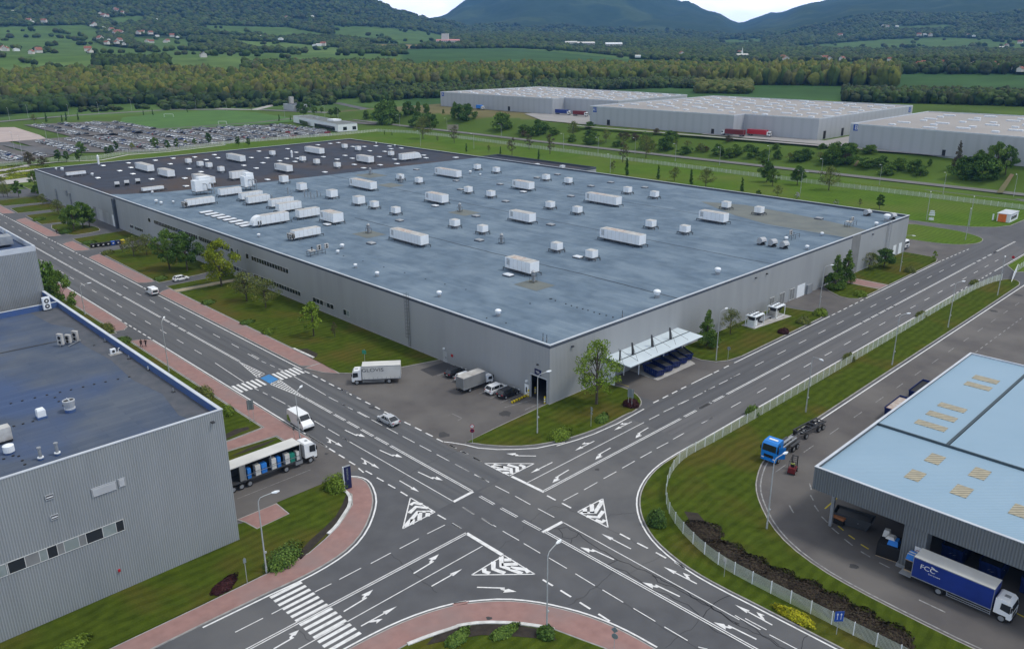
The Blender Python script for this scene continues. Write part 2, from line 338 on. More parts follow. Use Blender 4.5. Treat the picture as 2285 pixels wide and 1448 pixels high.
# ================================================================ TERRAIN
COLS = [-900, -300, 0, 400, 700, 830, 900, 980, 1050, 1200, 1350, 1520, 1587, 1649, 1721, 1800, 1900, 2100, 2285, 2600, 3300]
RAD = [1150, 1500, 2000, 2600, 3200, 3800, 4600, 6000, 8000, 10000, 13000]
_p = {
 -900: [None,125,105,75,30,-30,-60,-60,-50,-40,-30], -300: [None,125,105,75,30,-30,-60,-60,-50,-40,-30],
 0: [None,126,110,84,40,-15,-60,-60,-40,-20,10], 400: [None,126,111,88,50,2,-50,-50,-30,0,20], 700: [None,128,112,86,62,30,-24,0,20,30,40],
 830: [None,130,113,92,68,42,2,20,35,45,50], 900: [None,133,114,94,77,56,30,42,48,50,55], 980: [None,134,114,97,87,76,54,56,41,45,55],
 1050: [None,134,116,99,86,82,74,56,3,10,30], 1200: [None,136,118,101,86,80,78,38,-75,-70,0], 1350: [None,140,124,110,96,88,84,48,-85,-70,0],
 1520: [None,143,130,114,101,94,86,52,4,20,40], 1587: [None,145,132,116,104,96,88,62,25,35,50], 1649: [None,147,134,118,108,98,90,76,62,51,60],
 1721: [None,147,134,119,109,97,84,62,46,33,50], 1800: [None,146,134,120,109,95,76,38,12,12,40], 1900: [None,145,134,121,108,90,62,16,-6,-5,20],
 2100: [None,144,134,121,106,86,48,2,-20,-15,10], 2285: [None,143,133,121,104,82,38,-4,-25,-20,5], 2600: [None,143,132,120,100,75,30,-10,-30,-20,5], 3300: [None,143,132,120,100,75,30,-10,-30,-20,5]}
ZT = np.zeros((len(COLS), len(RAD)))
for i, c_ in enumerate(COLS):
    for j, r_ in enumerate(RAD):
        if j == 0: ZT[i, j] = 11.0; continue
        d = ray(c_, _p[c_][j]); ZT[i, j] = H + r_ * d.z / math.hypot(d.x, d.y)
def sstep(a, b, x):
    t = min(1, max(0, (x - a) / (b - a))); return t * t * (3 - 2 * t)
def near_z(x, y):
    bank = sstep(397, 436, x) * sstep(700, 600, y)
    return 8.0 * bank
def fbm(x, y, o=4, s=1.0):
    v = 0; a = 1; t = 0
    for k in range(o): v += a * mnoise.noise(Vector((x * s, y * s, 3.7 * k))); t += a; a *= .5; s *= 2.1
    return v / t
def terrain_z(x, y):
    r = math.hypot(x, y); nz = near_z(x, y)
    if r < 860: return nz
    q = CMI @ Vector((x, y, 0)); px = CX + F * q.x / -q.z if q.z < 0 else (3300 if q.x > 0 else -900)
    px = min(3299, max(-899, px)); i = 0
    while COLS[i + 1] < px: i += 1
    u = (px - COLS[i]) / (COLS[i + 1] - COLS[i]); u = u * u * (3 - 2 * u) if 600 < px < 1900 else u
    rr = min(12999, max(1150, r)); j = 0
    while RAD[j + 1] < rr: j += 1
    t = (rr - RAD[j]) / (RAD[j + 1] - RAD[j])
    za = ZT[i, j] * (1 - u) + ZT[i + 1, j] * u; zb = ZT[i, j + 1] * (1 - u) + ZT[i + 1, j + 1] * u
    z = za * (1 - t) + zb * t
    if r < 1150: z = nz + (z - nz) * sstep(930, 1150, r)
    amp = sstep(1500, 4000, r) * (10 + 22 * sstep(3500, 7500, r))
    z += amp * fbm(x, y, 4, 1 / 900.0)
    if r > 3000: z -= 110 * sstep(3400, 6000, r) * (abs(fbm(x, y, 3, 1 / 950.0)) + .6 * abs(fbm(y, x, 3, 1 / 420.0)) - .22)
    if r > 5000: z += 40 * sstep(5000, 7000, r) * (fbm(x, y, 5, 1 / 420.0) - .1) * (1 - .75 * sstep(1500, 1560, px) * sstep(1760, 1700, px))
    return z
def inpoly(x, y, P):
    c = False; j = len(P) - 1
    for i in range(len(P)):
        if (P[i][1] > y) != (P[j][1] > y) and x < (P[j][0] - P[i][0]) * (y - P[i][1]) / (P[j][1] - P[i][1]) + P[i][0]: c = not c
        j = i
    return c
MEADOW, CROP, LIGHT, SOILC, FOR, DRY = (.085, .150, .035), (.048, .108, .03), (.12, .19, .05), (.30, .22, .12), (.032, .058, .018), (.17, .15, .07)
FIELDS = [  # outline in the photograph, cover, distance range
 ([(-200,62),(60,60),(190,56),(228,68),(215,95),(240,104),(330,112),(350,120),(300,130),(120,140),(0,150),(-200,150)], MEADOW, 1150, 3400),
 ([(-200,140),(120,134),(330,130),(560,128),(560,162),(-200,170)], LIGHT, 860, 1800),
 ([(-200,150),(130,148),(130,168),(-200,175)], CROP, 860, 1600),
 ([(235,40),(320,36),(330,54),(260,56)], MEADOW, 1500, 4200),
 ([(290,84),(420,88),(430,118),(360,120),(300,100)], MEADOW, 1300, 3400),
 ([(380,112),(500,118),(560,150),(380,150)], MEADOW, 900, 2600),
 ([(430,56),(640,62),(760,82),(640,88),(470,74)], MEADOW, 1600, 4200),
 ([(500,90),(640,96),(760,108),(760,122),(560,112)], LIGHT, 1300, 3400),
 ([(742,58),(830,60),(930,68),(1010,84),(985,100),(850,96),(745,84)], MEADOW, 1600, 4200),
 ([(818,99),(935,101),(968,108),(840,110)], SOILC, 1500, 3200),
 ([(905,110),(1130,108),(1250,118),(1420,134),(1640,150),(1660,172),(905,172)], CROP, 860, 2600),
 ([(1120,107),(1240,112),(1430,130),(1400,134),(1150,113)], MEADOW, 1150, 2600),
 ([(1560,148),(1665,150),(1665,200),(1560,200)], CROP, 860, 2200),
 ([(1640,188),(2080,182),(2180,196),(2285,205),(2600,205),(2600,225),(1900,225),(1640,215)], CROP, 700, 1600),
 ([(1765,104),(1850,98),(1990,88),(2100,84),(2300,92),(2600,92),(2600,112),(2290,118),(2150,112),(1990,116),(1800,112)], MEADOW, 2000, 4800),
 ([(2015,112),(2090,98),(2095,103),(2035,119)], SOILC, 2000, 4800),
 ([(1600,90),(1700,86),(1700,100),(1600,104)], MEADOW, 2400, 4800),
 ([(2000,60),(2120,56),(2140,66),(2010,70)], MEADOW, 2400, 5600),
]
def cover(x, y, z, r):
    if r < 860: return None
    px, py = proj(x, y, z)
    for P, c_, r0, r1 in FIELDS:
        if r0 <= r <= r1 and inpoly(px, py, P): return c_
    if r < 1750 and fbm(x, y, 3, 1 / 260.0) < .3: return MEADOW if px < 900 else CROP
    return FOR
azs = np.linspace(R(-100), R(100), 520); base = math.atan2(1, 1)
base = math.atan2((CM @ Vector((0, 0, -1))).y, (CM @ Vector((0, 0, -1))).x)
rads = [2, 60, 120, 180, 240, 290, 330] + list(np.arange(350, 860, 11.0)) + list(np.geomspace(860, 10800, 210)) + [11200]
tv = []; tcov = []
for r_ in rads:
    for a_ in azs:
        # finer columns inside the view
        a2 = base + (a_ if abs(a_) > R(200) else math.copysign(abs(a_ / R(100)) ** 1.5 * R(100), a_))
        x, y = r_ * math.cos(a2), r_ * math.sin(a2)
        z = terrain_z(x, y) if r_ < 11000 else -200
        tv.append((x, y, z - (.3 if r_ < 860 else 0)))
        cv = cover(x, y, z, r_)
        if cv is None: cv = (.082, .135, .022)
        if cv is FOR and r_ > 2500 and fbm(x, y, 4, 1 / 600.0) > .1: cv = (.055, .085, .025)
        if r_ < 860:
            if 430 < x < 560 and 470 < y < 700: cv = DRY
            if 440 < x < 480 and 285 < y < 470: cv = (.15, .15, .055)
        s_ = 1 + .25 * fbm(x, y, 3, 1 / 160.0)
        tcov.append((cv[0] * s_, cv[1] * s_, cv[2] * s_, 1))
na = len(azs); tf = []
for j in range(len(rads) - 1):
    for i in range(na - 1): tf.append((j * na + i, (j + 1) * na + i, (j + 1) * na + i + 1, j * na + i + 1))
me = bpy.data.meshes.new('terrain'); me.from_pydata(tv, [], tf)
at = me.attributes.new('tint', 'FLOAT_COLOR', 'POINT'); at.data.foreach_set('color', np.array(tcov, np.float32).ravel())
me.polygons.foreach_set('use_smooth', [True] * len(tf)); me.materials.append(mat('terrain', (1, 1, 1), .95, (.62, .66, .6), .02, (.3, .7), 10, attr='tint', bump=1.0, bscale=.05, spec=.1)); me.update()
ter = bpy.data.objects.new('terrain', me); col.objects.link(ter); struct(ter)
# ---------------------------------------------------------------- forests (crowns too many to count)
def crown_templates(n, sub, seed):
    import bmesh
    rnd = random.Random(seed); out = []
    for k in range(n):
        bm = bmesh.new(); bmesh.ops.create_icosphere(bm, subdivisions=sub, radius=1.0)
        off = Vector((k * 9.1, seed, 0))
        for v in bm.verts:
            d_ = .55 * mnoise.noise(v.co * 1.7 + off) + .35 * mnoise.noise(v.co * 3.9 + off)
            v.co *= 1 + d_
        out.append((np.array([v.co[:] for v in bm.verts], np.float32), np.array([[v.index for v in f.verts] for f in bm.faces], np.int32))); bm.free()
    return out
def scatter_crowns(name, items, temps, label, cat='forest'):
    """items: x,y,z(base),radius,height,colour"""
    V = []; Fc = []; T = []; o = 0; rnd = random.Random(11)
    for (x, y, z, r_, h_, c_) in items:
        tv_, tf_ = rnd.choice(temps); a_ = rnd.random() * 6.28; ca, sa = math.cos(a_), math.sin(a_)
        P = np.empty_like(tv_); P[:, 0] = x + r_ * (tv_[:, 0] * ca - tv_[:, 1] * sa); P[:, 1] = y + r_ * (tv_[:, 0] * sa + tv_[:, 1] * ca); P[:, 2] = z + h_ * .5 + h_ * .5 * tv_[:, 2]
        V.append(P); Fc.append(tf_ + o); o += len(tv_); T.append(np.tile(np.array([*c_, 1], np.float32), (len(tf_), 1)))
    V = np.concatenate(V); Fc = np.concatenate(Fc); T = np.concatenate(T)
    rr = np.random.RandomState(3); T[:, :3] *= rr.uniform(.75, 1.25, (len(T), 1)).astype(np.float32)
    me = bpy.data.meshes.new(name); me.vertices.add(len(V)); me.vertices.foreach_set('co', V.ravel())
    me.loops.add(Fc.size); me.loops.foreach_set('vertex_index', Fc.ravel()); me.polygons.add(len(Fc)); me.polygons.foreach_set('loop_start', np.arange(0, Fc.size, 3)); me.polygons.foreach_set('loop_total', np.full(len(Fc), 3))
    me.update(calc_edges=True); a = me.attributes.new('tint', 'FLOAT_COLOR', 'FACE'); a.data.foreach_set('color', T.ravel()); me.materials.append(M['leaf'])
    o_ = bpy.data.objects.new(name, me); col.objects.link(o_); return tag(o_, label, cat, kind='stuff')
T1 = crown_templates(10, 1, 5); T2 = crown_templates(12, 2, 8); T3 = crown_templates(10, 3, 12)
rnd = random.Random(4)
GREENS = [(.030, .052, .012), (.040, .075, .016), (.055, .088, .018), (.025, .045, .018), (.048, .06, .022), (.07, .10, .02)]
SPRING = [(.125, .14, .022), (.10, .125, .02), (.135, .135, .028), (.065, .10, .018), (.055, .085, .016), (.085, .088, .032)]
def world_at(px, r_):
    d = ray(px, 94); k = r_ / math.hypot(d.x, d.y); return d.x * k, d.y * k
# hill woods
items = []
for k in range(82000):
    u = rnd.random(); r_ = 1290 * (5200 / 1290) ** u; px = rnd.uniform(-140, 2420)
    x, y = world_at(px, r_); z = terrain_z(x, y)
    c_ = cover(x, y, z, r_)
    dn = fbm(x, y, 3, 1 / 260.0)
    if c_ is not FOR:
        if c_ is SOILC or c_ is CROP or abs(fbm(x, y, 2, 1 / 330.0)) > .005: continue
    elif r_ < 1750 and dn < .3: continue
    elif dn < -.28 and r_ < 3600: continue
    s_ = (3.6 + 3.2 * rnd.random()) * (.72 + r_ / 3600)
    k2 = .5 + .5 * fbm(x, y, 2, 1 / 500.0)
    g_ = rnd.choice(GREENS); g_ = tuple(v * (.75 + .6 * k2) for v in g_)
    items.append((x, y, z - 1, s_, s_ * (1.2 + .5 * rnd.random()), g_))
scatter_crowns('hill_forest', items, T1, 'dark green woodland covering the hillsides beyond the valley')
# the wood belt behind the car park and the warehouses
items = []
def belt(px0, px1, r0, r1, n, hh, pal, f=None, base_r=(4.2, 7.0)):
    for k in range(n):
        px = rnd.uniform(px0, px1); r_ = rnd.uniform(r0(px) if callable(r0) else r0, r1(px) if callable(r1) else r1)
        x, y = world_at(px, r_)
        if f and not f(x, y, px, r_): continue
        h_ = hh * rnd.uniform(.6, 1.2); s_ = rnd.uniform(*base_r)
        items.append((x, y, terrain_z(x, y) - .5, s_, h_, rnd.choice(pal)))
        if rnd.random() < .75: items.append((x + rnd.uniform(-2, 2), y + rnd.uniform(-2, 2), terrain_z(x, y) + h_ * .45, s_ * .75, h_ * .5, rnd.choice(pal)))
_bx = [-300, 0, 300, 500, 700, 900, 1300, 1640]; _br = [935, 990, 1008, 970, 988, 1062, 1110, 1115]
bf = lambda px: float(np.interp(px, _bx, _br))
belt(-300, 900, bf, lambda px: bf(px) + 230, 3500, 18, SPRING)
belt(900, 1640, bf, lambda px: bf(px) + 170, 2000, 18, SPRING)
belt(-300, 900, lambda px: bf(px) - 30, lambda px: bf(px) + 12, 420, 12, GREENS[:5])
belt(1640, 2010, 1080, 1250, 900, 21, SPRING)
belt(800, 1560, lambda px: bf(px) - 95, lambda px: bf(px) - 5, 1500, 9, GREENS[1:6], base_r=(2.2, 4.2))
belt(330, 740, 900, 965, 110, 7, GREENS, base_r=(2.5, 5)); belt(150, 340, 905, 935, 22, 5, GREENS, base_r=(2, 4))
belt(-300, 120, 925, 985, 330, 12, GREENS[:4])
belt(1560, 1680, 940, 1050, 260, 10, [(.11, .12, .03), (.07, .1, .02)])
belt(1900, 2700, 835, 950, 1300, 10, GREENS[1:5], base_r=(2.5, 5))
belt(2010, 2700, 1300, 1480, 700, 14, GREENS[:5])
scatter_crowns('wood_belt', items, T2, 'dense wood belt with yellow green spring crowns behind the car park')
items = []
belt(205, 370, 1290, 1370, 260, 18, GREENS[:4]); belt(540, 915, 1280, 1360, 420, 12, GREENS[:3] + SPRING[3:]); belt(120, 200, 1240, 1280, 40, 12, GREENS[:3], base_r=(3, 5))
scatter_crowns('field_copse', items, T2, 'dark copses standing in the green fields behind the wood belt')
# ================================================================ ROADS, VERGES, PAVEMENTS
def sheet(name, P, z, m): return struct(MB().poly(P, z).build(name, m, fix=False))
sheet('road', [(-70, -70), (395, -70), (395, 60), (378, 78), (378, 130), (345, 130), (345, 420), (120, 420), (-70, 420)], 0.0, M['asphalt'])
sheet('yard', [(75.9, 138.4), (75.6, 104), (74.9, 90), (98.4, 90), (98.4, 131), (84, 131)], 0.006, M['asphalt_old'])
sheet('yard', [(38.5, 95.9), (60.6, 96.5), (60.6, 108.3), (38.5, 108.3)], 0.006, M['asphalt_old'])
sheet('yard', [(113, 79.5), (140, 79.5), (140, 92.1), (113, 92.1)], 0.006, M['asphalt_old'])
sheet('yard', [(183, 79.6), (204, 79.6), (204, 92.1), (183, 92.1)], 0.006, M['asphalt_old'])
sheet('yard', [(250, 79.9), (290, 79.9), (300, 92), (306, 112), (258.2, 112), (258.2, 92)], 0.006, M['asphalt_old'])
sheet('yard_patch', [(91.8, 117.4), (98.3, 117.4), (98.4, 121.6), (92.1, 121.8)], 0.012, M['asphalt_new'])
sheet('service_road', [(85.1, 5), (85.3, 22), (86, 30.4), (86.9, 35.1), (88.7, 40.1), (91.4, 44.2), (95.3, 48.1), (98.7, 50.7), (102.4, 52.5), (106.5, 54), (112, 54.8), (240, 55), (320, 55), (320, 5)], 0.006, M['asphalt_old'])
sheet('road_patch', [(104, 65.2), (290, 65.2), (290, 71.5), (104, 71.5)], 0.005, mat('asphalt_patch', (.124, .123, .126), .9, (.092, .092, .096), 1.0, (.35, .7), 8, stretch=(.04, 1, 1), c3=(.138, .136, .136), s3=.25, f3=(.5, .66)))
sheet('road_patch', [(61, 79), (75.2, 79), (75.2, 395), (61, 395)], 0.003, mat('asphalt_lane_y', (.106, .109, .115), .9, (.078, .081, .087), 1.1, (.35, .7), 8, stretch=(1, .03, 1), c3=(.120, .121, .124), s3=.3, f3=(.5, .65)))
sheet('road_patch', [(104, 71.5), (290, 71.5), (290, 79.2), (104, 79.2)], 0.005, mat('asphalt_lane_x', (.100, .102, .108), .9, (.074, .076, .082), 1.1, (.35, .7), 8, stretch=(.03, 1, 1), c3=(.112, .113, .116), s3=.3, f3=(.5, .65)))
sheet('road_patch', [(74.7, 45), (69, 45), (69, 78.5), (75.4, 78.7), (75.4, 104), (80, 96), (90, 82), (100, 79.4), (104, 79.1), (104, 65.2), (92, 64), (82, 59), (76.2, 50)], 0.004, mat('asphalt_junction', (.112, .113, .115), .9, (.092, .093, .097), .4, (.3, .7), 8, c3=(.128, .127, .127), s3=.09))
def slab(name, P, top, kerb=True, z=.12, kw=.18):
    if kerb:
        k = MB().prism(P, -.05, z); struct(k.build('kerb', M['kerb'], fix=False)); Q = inset(P, kw)
        o = MB().poly(Q, z + .02).build(name, top, fix=False)
    else: o = MB().prism(P, -.05, z + .02).build(name, top, fix=False)
    return struct(o)
BX0, BY0, BX1, BY1 = 98.4, 92.1, 258.2, 396.5
wl = 98.35
grass_edge = []
def lawn(P, m='grass', **k): grass_edge.append(P); return slab('lawn', P, M[m], **k)
lawn(smooth(gs('D1', [(1265, 958), (1600, 790), (2100, 557)]), 0) + [Vector((98.38, 92.3)), Vector((98.38, 92.05)), Vector((113, 92.05))] + list(smooth([Vector(v[:2]) for v in gs('E7', [(1060, 1118), (1200, 1150), (1330, 1215), (1405, 1300), (1400, 1370), (1300, 1448)])] + [Vector((g('C3', x, y).x, g('C3', x, y).y)) for x, y in [(1060, 62), (950, 122), (840, 168), (700, 213), (540, 246), (400, 257), (250, 252), (110, 233)]], 1, False)))
lawn([(139, 92.05), (136.4, 88), (136.2, 85), (137.5, 82.2), (140, 80.8), (144, 80.2), (174, 80.2), (179.2, 80.2), (182, 80.9), (182.6, 83), (181.4, 87), (180.5, 92.05)])
lawn([(204, 92.05), (201.5, 89), (198.8, 85), (198.6, 82.4), (200.2, 80.5), (203, 80.2), (212.3, 80.2), (212.3, 90.2), (209, 92.05)])
slab('path', [(212.3, 80.2), (217.8, 80.2), (217.8, 92.05), (209, 92.05), (212.3, 90.2)], M['brick'], kerb=True, z=.1, kw=.3)
lawn([(217.8, 92.05), (217.8, 80.2), (252, 80.3), (255.5, 81.2), (257.3, 83.5), (257.6, 92.05)])
lawn(smooth([(301, 106.4), (301, 101), (300.7, 91.2), (297.6, 84.6), (294.2, 80.8), (290.6, 79.6), (286.2, 79.4), (282, 81), (278.6, 83.8), (276.3, 89), (275.9, 98), (277, 112), (290, 114)], 1), 'grass_far')
lawn([(306.6, 112), (308, 97), (310.1, 89.5), (315.5, 83.3), (322.3, 80.5), (340, 79.8), (372, 84), (376, 92), (376, 520), (240, 520), (100, 492), (100, 397), (262, 397), (262, 114)], 'grass_far')
lawn([(262, 114), (262, 397), (60, 397), (97, 396.8), (258.4, 396.8), (258.4, 112)], 'grass_far', kerb=False)
# verge strips on the building side of the left road
WX = BX0 - .05
lawn([(80.2, 395), (80.3, 380), (97, 376), (WX, 395)]); lawn([(81.0, 372), (80.4, 359), (96.9, 356.4), (95.9, 372.5), (86.8, 373.5)])
lawn([(81.3, 351.9), (80.5, 329.3), (88.1, 328.3), (96.6, 331), (96.6, 342.4), (95.2, 351.6)])
lawn(smooth([(81.3, 325.7), (80.5, 301.8), (91.4, 302.2), (93.2, 306), (93.2, 313.1), (87.4, 325.7)], 1))
lawn([(80.8, 296), (80.5, 277), (94.2, 278), (WX, 280), (WX, 297)]); lawn([(80.6, 269.9), (80, 222.0), (91.5, 222.2), (WX, 223.6), (WX, 269.4)])
lawn([(80, 217.2), (80, 212.4), (WX, 210.6), (WX, 216.8)]); slab('path', [(80, 211.9), (80, 209.9), (WX, 208.6), (WX, 210.3)], mat('gravel_path', (.36, .31, .2), .9, scale=2), kerb=False)
lawn([(80, 209.4), (80, 149.5), (79.4, 131.6), (81.2, 129.6), (86.8, 126.2), (WX, 122.9), (WX, 208.2)])
for a, b in ((361, 385), (305, 346), (276.5, 292), (224.5, 267), (138.8, 213.5)):
    slab('pavement', [(75.9, a + 1.5), (77.5, a), (79.9, a - .5 if a > 140 else a), (79.9, b + .8), (77.6, b), (75.9, b - 1.8)], M['brick'])
slab('pavement', [(75.9, 138.8), (79.95, 138.8), (79.35, 131.2), (77.4, 134)], M['brick'])
slab('pavement', [(60.5, 243), (56.9, 243), (56.9, 189), (58.8, 188.6), (60.2, 190.4), (60.5, 193)], M['brick'])
slab('pavement', [(60.5, 177.6), (59, 179.4), (56.9, 180.2), (56.9, 119.9), (49.6, 119.3), (38.45, 117.9), (38.45, 115), (48.4, 116.2), (56.9, 115.5), (57, 109.2), (59.4, 108.9), (60.4, 110.5)], M['brick'])
lawn([(38.45, 114.9), (48.4, 116.1), (56.8, 115.4), (56.9, 109.6), (55, 108.6), (38.45, 108.6)]); lawn([(56.8, 120), (49.6, 119.5), (38.45, 118), (38.45, 187), (56.8, 181)])
lawn([(38.45, 189.5), (56.8, 187.6), (56.8, 243), (38.45, 243)]); lawn([(47, 243), (60.4, 243.2), (60.4, 390), (47, 390)])
# left corner: lawn, brick corner path, low white wall
outc = [(-70, 79), (27.4, 79), (35.8, 78.9), (40.2, 78.7), (44.3, 79), (47.9, 79.9), (51.4, 81.9), (54.8, 85), (57.1, 87.8), (58.8, 91.4), (59.1, 93.4), (58.4, 95), (56.6, 96.3), (54.9, 96.6)]
outc = outc[:2] + [tuple(v) for v in smooth(outc[2:], 1, False)]
slab('pavement', outc + [(55.3, 90.9), (53.8, 88.5), (51.7, 86.9), (49.3, 85.2), (46.6, 83.9), (43.3, 82.6), (28.9, 82.3), (-70, 82.3)], M['brick'])
lawn([(54.7, 96.5), (46.4, 96.5), (46.4, 92.6), (41.2, 92.3), (40.8, 95), (39.6, 95.3), (38.42, 94.6), (38.42, 91.65), (-70, 91.65), (-70, 82.45), (28.9, 82.45), (43.3, 82.75), (46.6, 84.05), (49.1, 85.4), (51.5, 87.1), (53.6, 88.7), (55.05, 91)], kerb=False, z=.11)
slab('path', [(46.4, 96.4), (40.3, 96.4), (40.8, 95), (41.2, 92.3), (46.3, 92.5)], M['brick'])
def lowwall(P, wd=.45, z=.24):
    L_ = MB(); Q = smooth(P, 1, False); A = []; B = []
    for i, p in enumerate(Q):
        t = (Q[min(i + 1, len(Q) - 1)] - Q[max(i - 1, 0)]).normalized(); nn = Vector((-t.y, t.x)) * wd / 2; A.append(p + nn); B.append(p - nn)
    L_.prism(A + B[::-1], 0, z); o = L_.build('retaining_wall', M['white_wall'], fix=False); return o
tag(lowwall([(55.2, 93.6), (55.1, 91), (53.6, 88.6), (51.5, 87), (49.2, 85.3), (47.4, 84.5)]), 'curved low white retaining wall edging the lawn beside the blue totem sign', 'low wall')
cw = [g('C3', *p) for p in [(-90, 1347), (60, 1315), (200, 1295), (400, 1300), (560, 1322), (625, 1338)]]
cw = [g('C2', 1215, 1425), g('C2', 1350, 1372), g('C2', 1500, 1325)] + cw[1:]
tag(lowwall(cw), 'curved low white retaining wall behind the brick pavement at the bottom of the photo', 'low wall')
# bottom corner
bp = [(37, 63.8)] + [tuple(g('C2', *p)[:2]) for p in [(870, 1448), (1000, 1378), (1150, 1305), (1300, 1245), (1450, 1200), (1600, 1170)]] + [tuple(g('C3', *p)[:2]) for p in [(0, 1197), (150, 1175), (330, 1163), (500, 1178), (650, 1208), (800, 1248), (950, 1305), (1080, 1368), (1220, 1448)]]
bp = [(-70, 64.4), (20, 64.4), (30, 64.2)] + [tuple(v) for v in smooth(bp[1:], 1, False)] + [(60.6, 30), (60.6, -60)]
bin_ = [(57.2, -60), (57.2, 30), tuple(g('C3', 920, 1448)[:2]), tuple(g('C3', 790, 1400)[:2])] + [tuple(v[:2]) for v in cw[::-1]] + [(25, 61), (-70, 61)]
slab('pavement', bp + bin_, M['brick'])
lawn([(57, -60), (57, 30)] + bin_[2:4] + [tuple(v[:2]) for v in cw[::-1]] + [(25, 60.9), (-70, 60.9), (-70, -60)], kerb=False, z=.1)
sheet('planting_bed', [tuple(g('C3', *p)[:2]) for p in [(-60, 1350), (60, 1325), (200, 1305), (400, 1310), (600, 1345), (640, 1400), (420, 1380), (200, 1370), (0, 1400), (-130, 1430)]], .15, M['soil'])
sheet('planting_bed', [tuple(g('C2', *p)[:2]) for p in [(875, 560), (860, 640), (800, 710), (720, 790), (640, 870), (585, 925), (560, 900), (640, 810), (720, 740), (790, 670), (830, 600), (850, 545)]], .14, M['soil'])
sheet('planting_bed', gs('D2', [(90, 870), (200, 812), (330, 785), (352, 808), (240, 850), (110, 912)]), .15, M['soil']); sheet('planting_bed', gs('D2', [(150, 1085), (330, 1005), (560, 925), (640, 905), (520, 965), (300, 1045)]), .15, M['soil']); sheet('planting_bed', gs('B1', [(2000, 1022), (2060, 1020), (2135, 1055), (2120, 1080), (2090, 1075)]), .15, M['soil'])
pk_ = MB(); pl_ = [g('B1', 1962, 1022), g('B1', 2097, 1084)]; pk_.prism([pl_[0], pl_[1], pl_[1] + Vector((.5, 0, 0)), pl_[0] + Vector((.5, 0, 0))], .1, .3); tag(pk_.build('kerb_wall', M['white_wall']), 'short straight white kerb wall beside the right brick pavement', 'low wall')
# central strip between the roads
cst = [(104, 64.7), (98, 64.75), (93.7, 64.5), (89.8, 63.6), (86.3, 62.2), (83.5, 60.5), (80.8, 58.1), (78.7, 55.5), (77.1, 52.7), (75.9, 49.2), (75.2, 45.6), (75.0, 41.8), (75.1, 36), (75.1, 0), (75.1, -60)]
svc = [(85.2, -60), (85.2, 17), (85.6, 24.2), (86.1, 30.4), (86.9, 35.1), (88.7, 40.1), (91.4, 44.2), (95.3, 48.1), (98.7, 50.7), (102.4, 52.5), (106.5, 54), (112, 55), (120, 55.4), (241, 55.5), (245.2, 56.3), (247.2, 58), (246.6, 60), (242, 61.2)]
lawn([tuple(v) for v in smooth(cst, 1, False)] + [tuple(v) for v in smooth(svc, 1, False)] + [(238, 62.6), (226, 64.2), (222, 64.7)])
lawn([(262, 64.4), (300, 64.7), (345, 64.7), (345, 58), (258, 58.5), (255.5, 60.5)], 'grass_far')
sheet('planting_bed', [tuple(g('C4', *p)[:2]) for p in [(-300, 640), (-220, 650), (-90, 800), (60, 900), (330, 1030), (520, 1120), (700, 1240), (1000, 1400), (1040, 1448), (860, 1400), (640, 1290), (420, 1180), (200, 1090), (0, 1010), (-170, 880)]], .145, M['soil'])
# far road, tracks and plots
sheet('far_road', [(380, -160), (390, -160), (390, 380), (394, 560), (398, 600), (420, 690), (395, 766), (340, 832), (250, 832), (150, 800), (150, 812), (250, 842), (346, 842), (404, 772), (430, 690), (410, 600), (401, 560), (397, 380), (397, -160)], .08, mat('asphalt_light', (.16, .16, .155), .9, scale=.2))
sheet('far_road', [(372, 60), (381, 50), (381, 96), (372, 86)], .07, M['asphalt'])
sheet('far_road', [(394, 560), (385, 555), (372, 640), (365, 652), (330, 640), (250, 648), (250, 654), (330, 646), (372, 660), (392, 600)], .09, M['asphalt_old'])
sheet('far_road', [(400, 600), (430, 640), (470, 700), (498, 792), (510, 800), (478, 690), (440, 630), (412, 590)], .1, M['asphalt'])
struct(MB().poly([(374, 816), (395, 766), (497, 864), (490, 872), (395, 778), (380, 822)], .1).build('far_road', M['concrete'], fix=False))
sheet('car_park', [(150, 600), (156, 545), (199, 510), (240, 520), (319, 511), (332, 536), (332, 612), (285, 634), (222, 634), (206, 640), (150, 640)], .16, M['asphalt_old'])
sheet('car_park', [(189, 768), (218, 760), (243, 756), (254, 729), (254, 640), (246, 634), (221, 622), (187, 638)], .16, M['asphalt_old'])
sheet('car_park', [(96, 620), (137, 616), (137, 579), (146, 536), (126, 524), (96, 518)], .16, M['asphalt_old'])
sheet('square', [(165, 759), (178, 750), (174, 670), (170, 640), (145, 639), (130, 640), (120, 700)], .17, mat('pink_paving', (.42, .35, .32), .9, (.36, .30, .28), .1))
sheet('sports_field', [(231, 681), (271, 778), (320, 804), (369, 790), (380, 744), (372, 648), (353, 628), (319, 629), (262, 640)], .06, mat('pitch', (.065, .15, .022), .95, (.05, .12, .02), .05))
sheet('access_road', [(120, 640), (146, 640), (146, 610), (155, 580), (160, 548), (150, 530), (140, 560), (138, 616), (120, 626)], .15, M['asphalt'])
sheet('path', [(100, 505), (138, 508), (158, 497), (177, 510), (199, 506), (240, 514), (240, 511.5), (199, 503.5), (177, 507), (158, 494), (138, 505), (100, 502)], .17, M['concrete'])
# plateau yards and bank tracks
for P in ([(438, 285), (456, 285), (456, 215), (592, 215), (592, 195), (437, 195)], [(470, 470), (496, 470), (496, 395), (442, 378), (436, 378), (438, 420)], [(424, 380), (427, 380), (436, 195), (438, 110), (434, 110), (430, 200)]):
    sheet('warehouse_yard', P, 8.12, mat('yard_concrete', (.30, .29, .28), .9, scale=.1))
sheet('track', [(505, 500), (560, 640), (575, 700), (590, 700), (570, 630), (520, 500)], 8.15, M['brown_earth'])
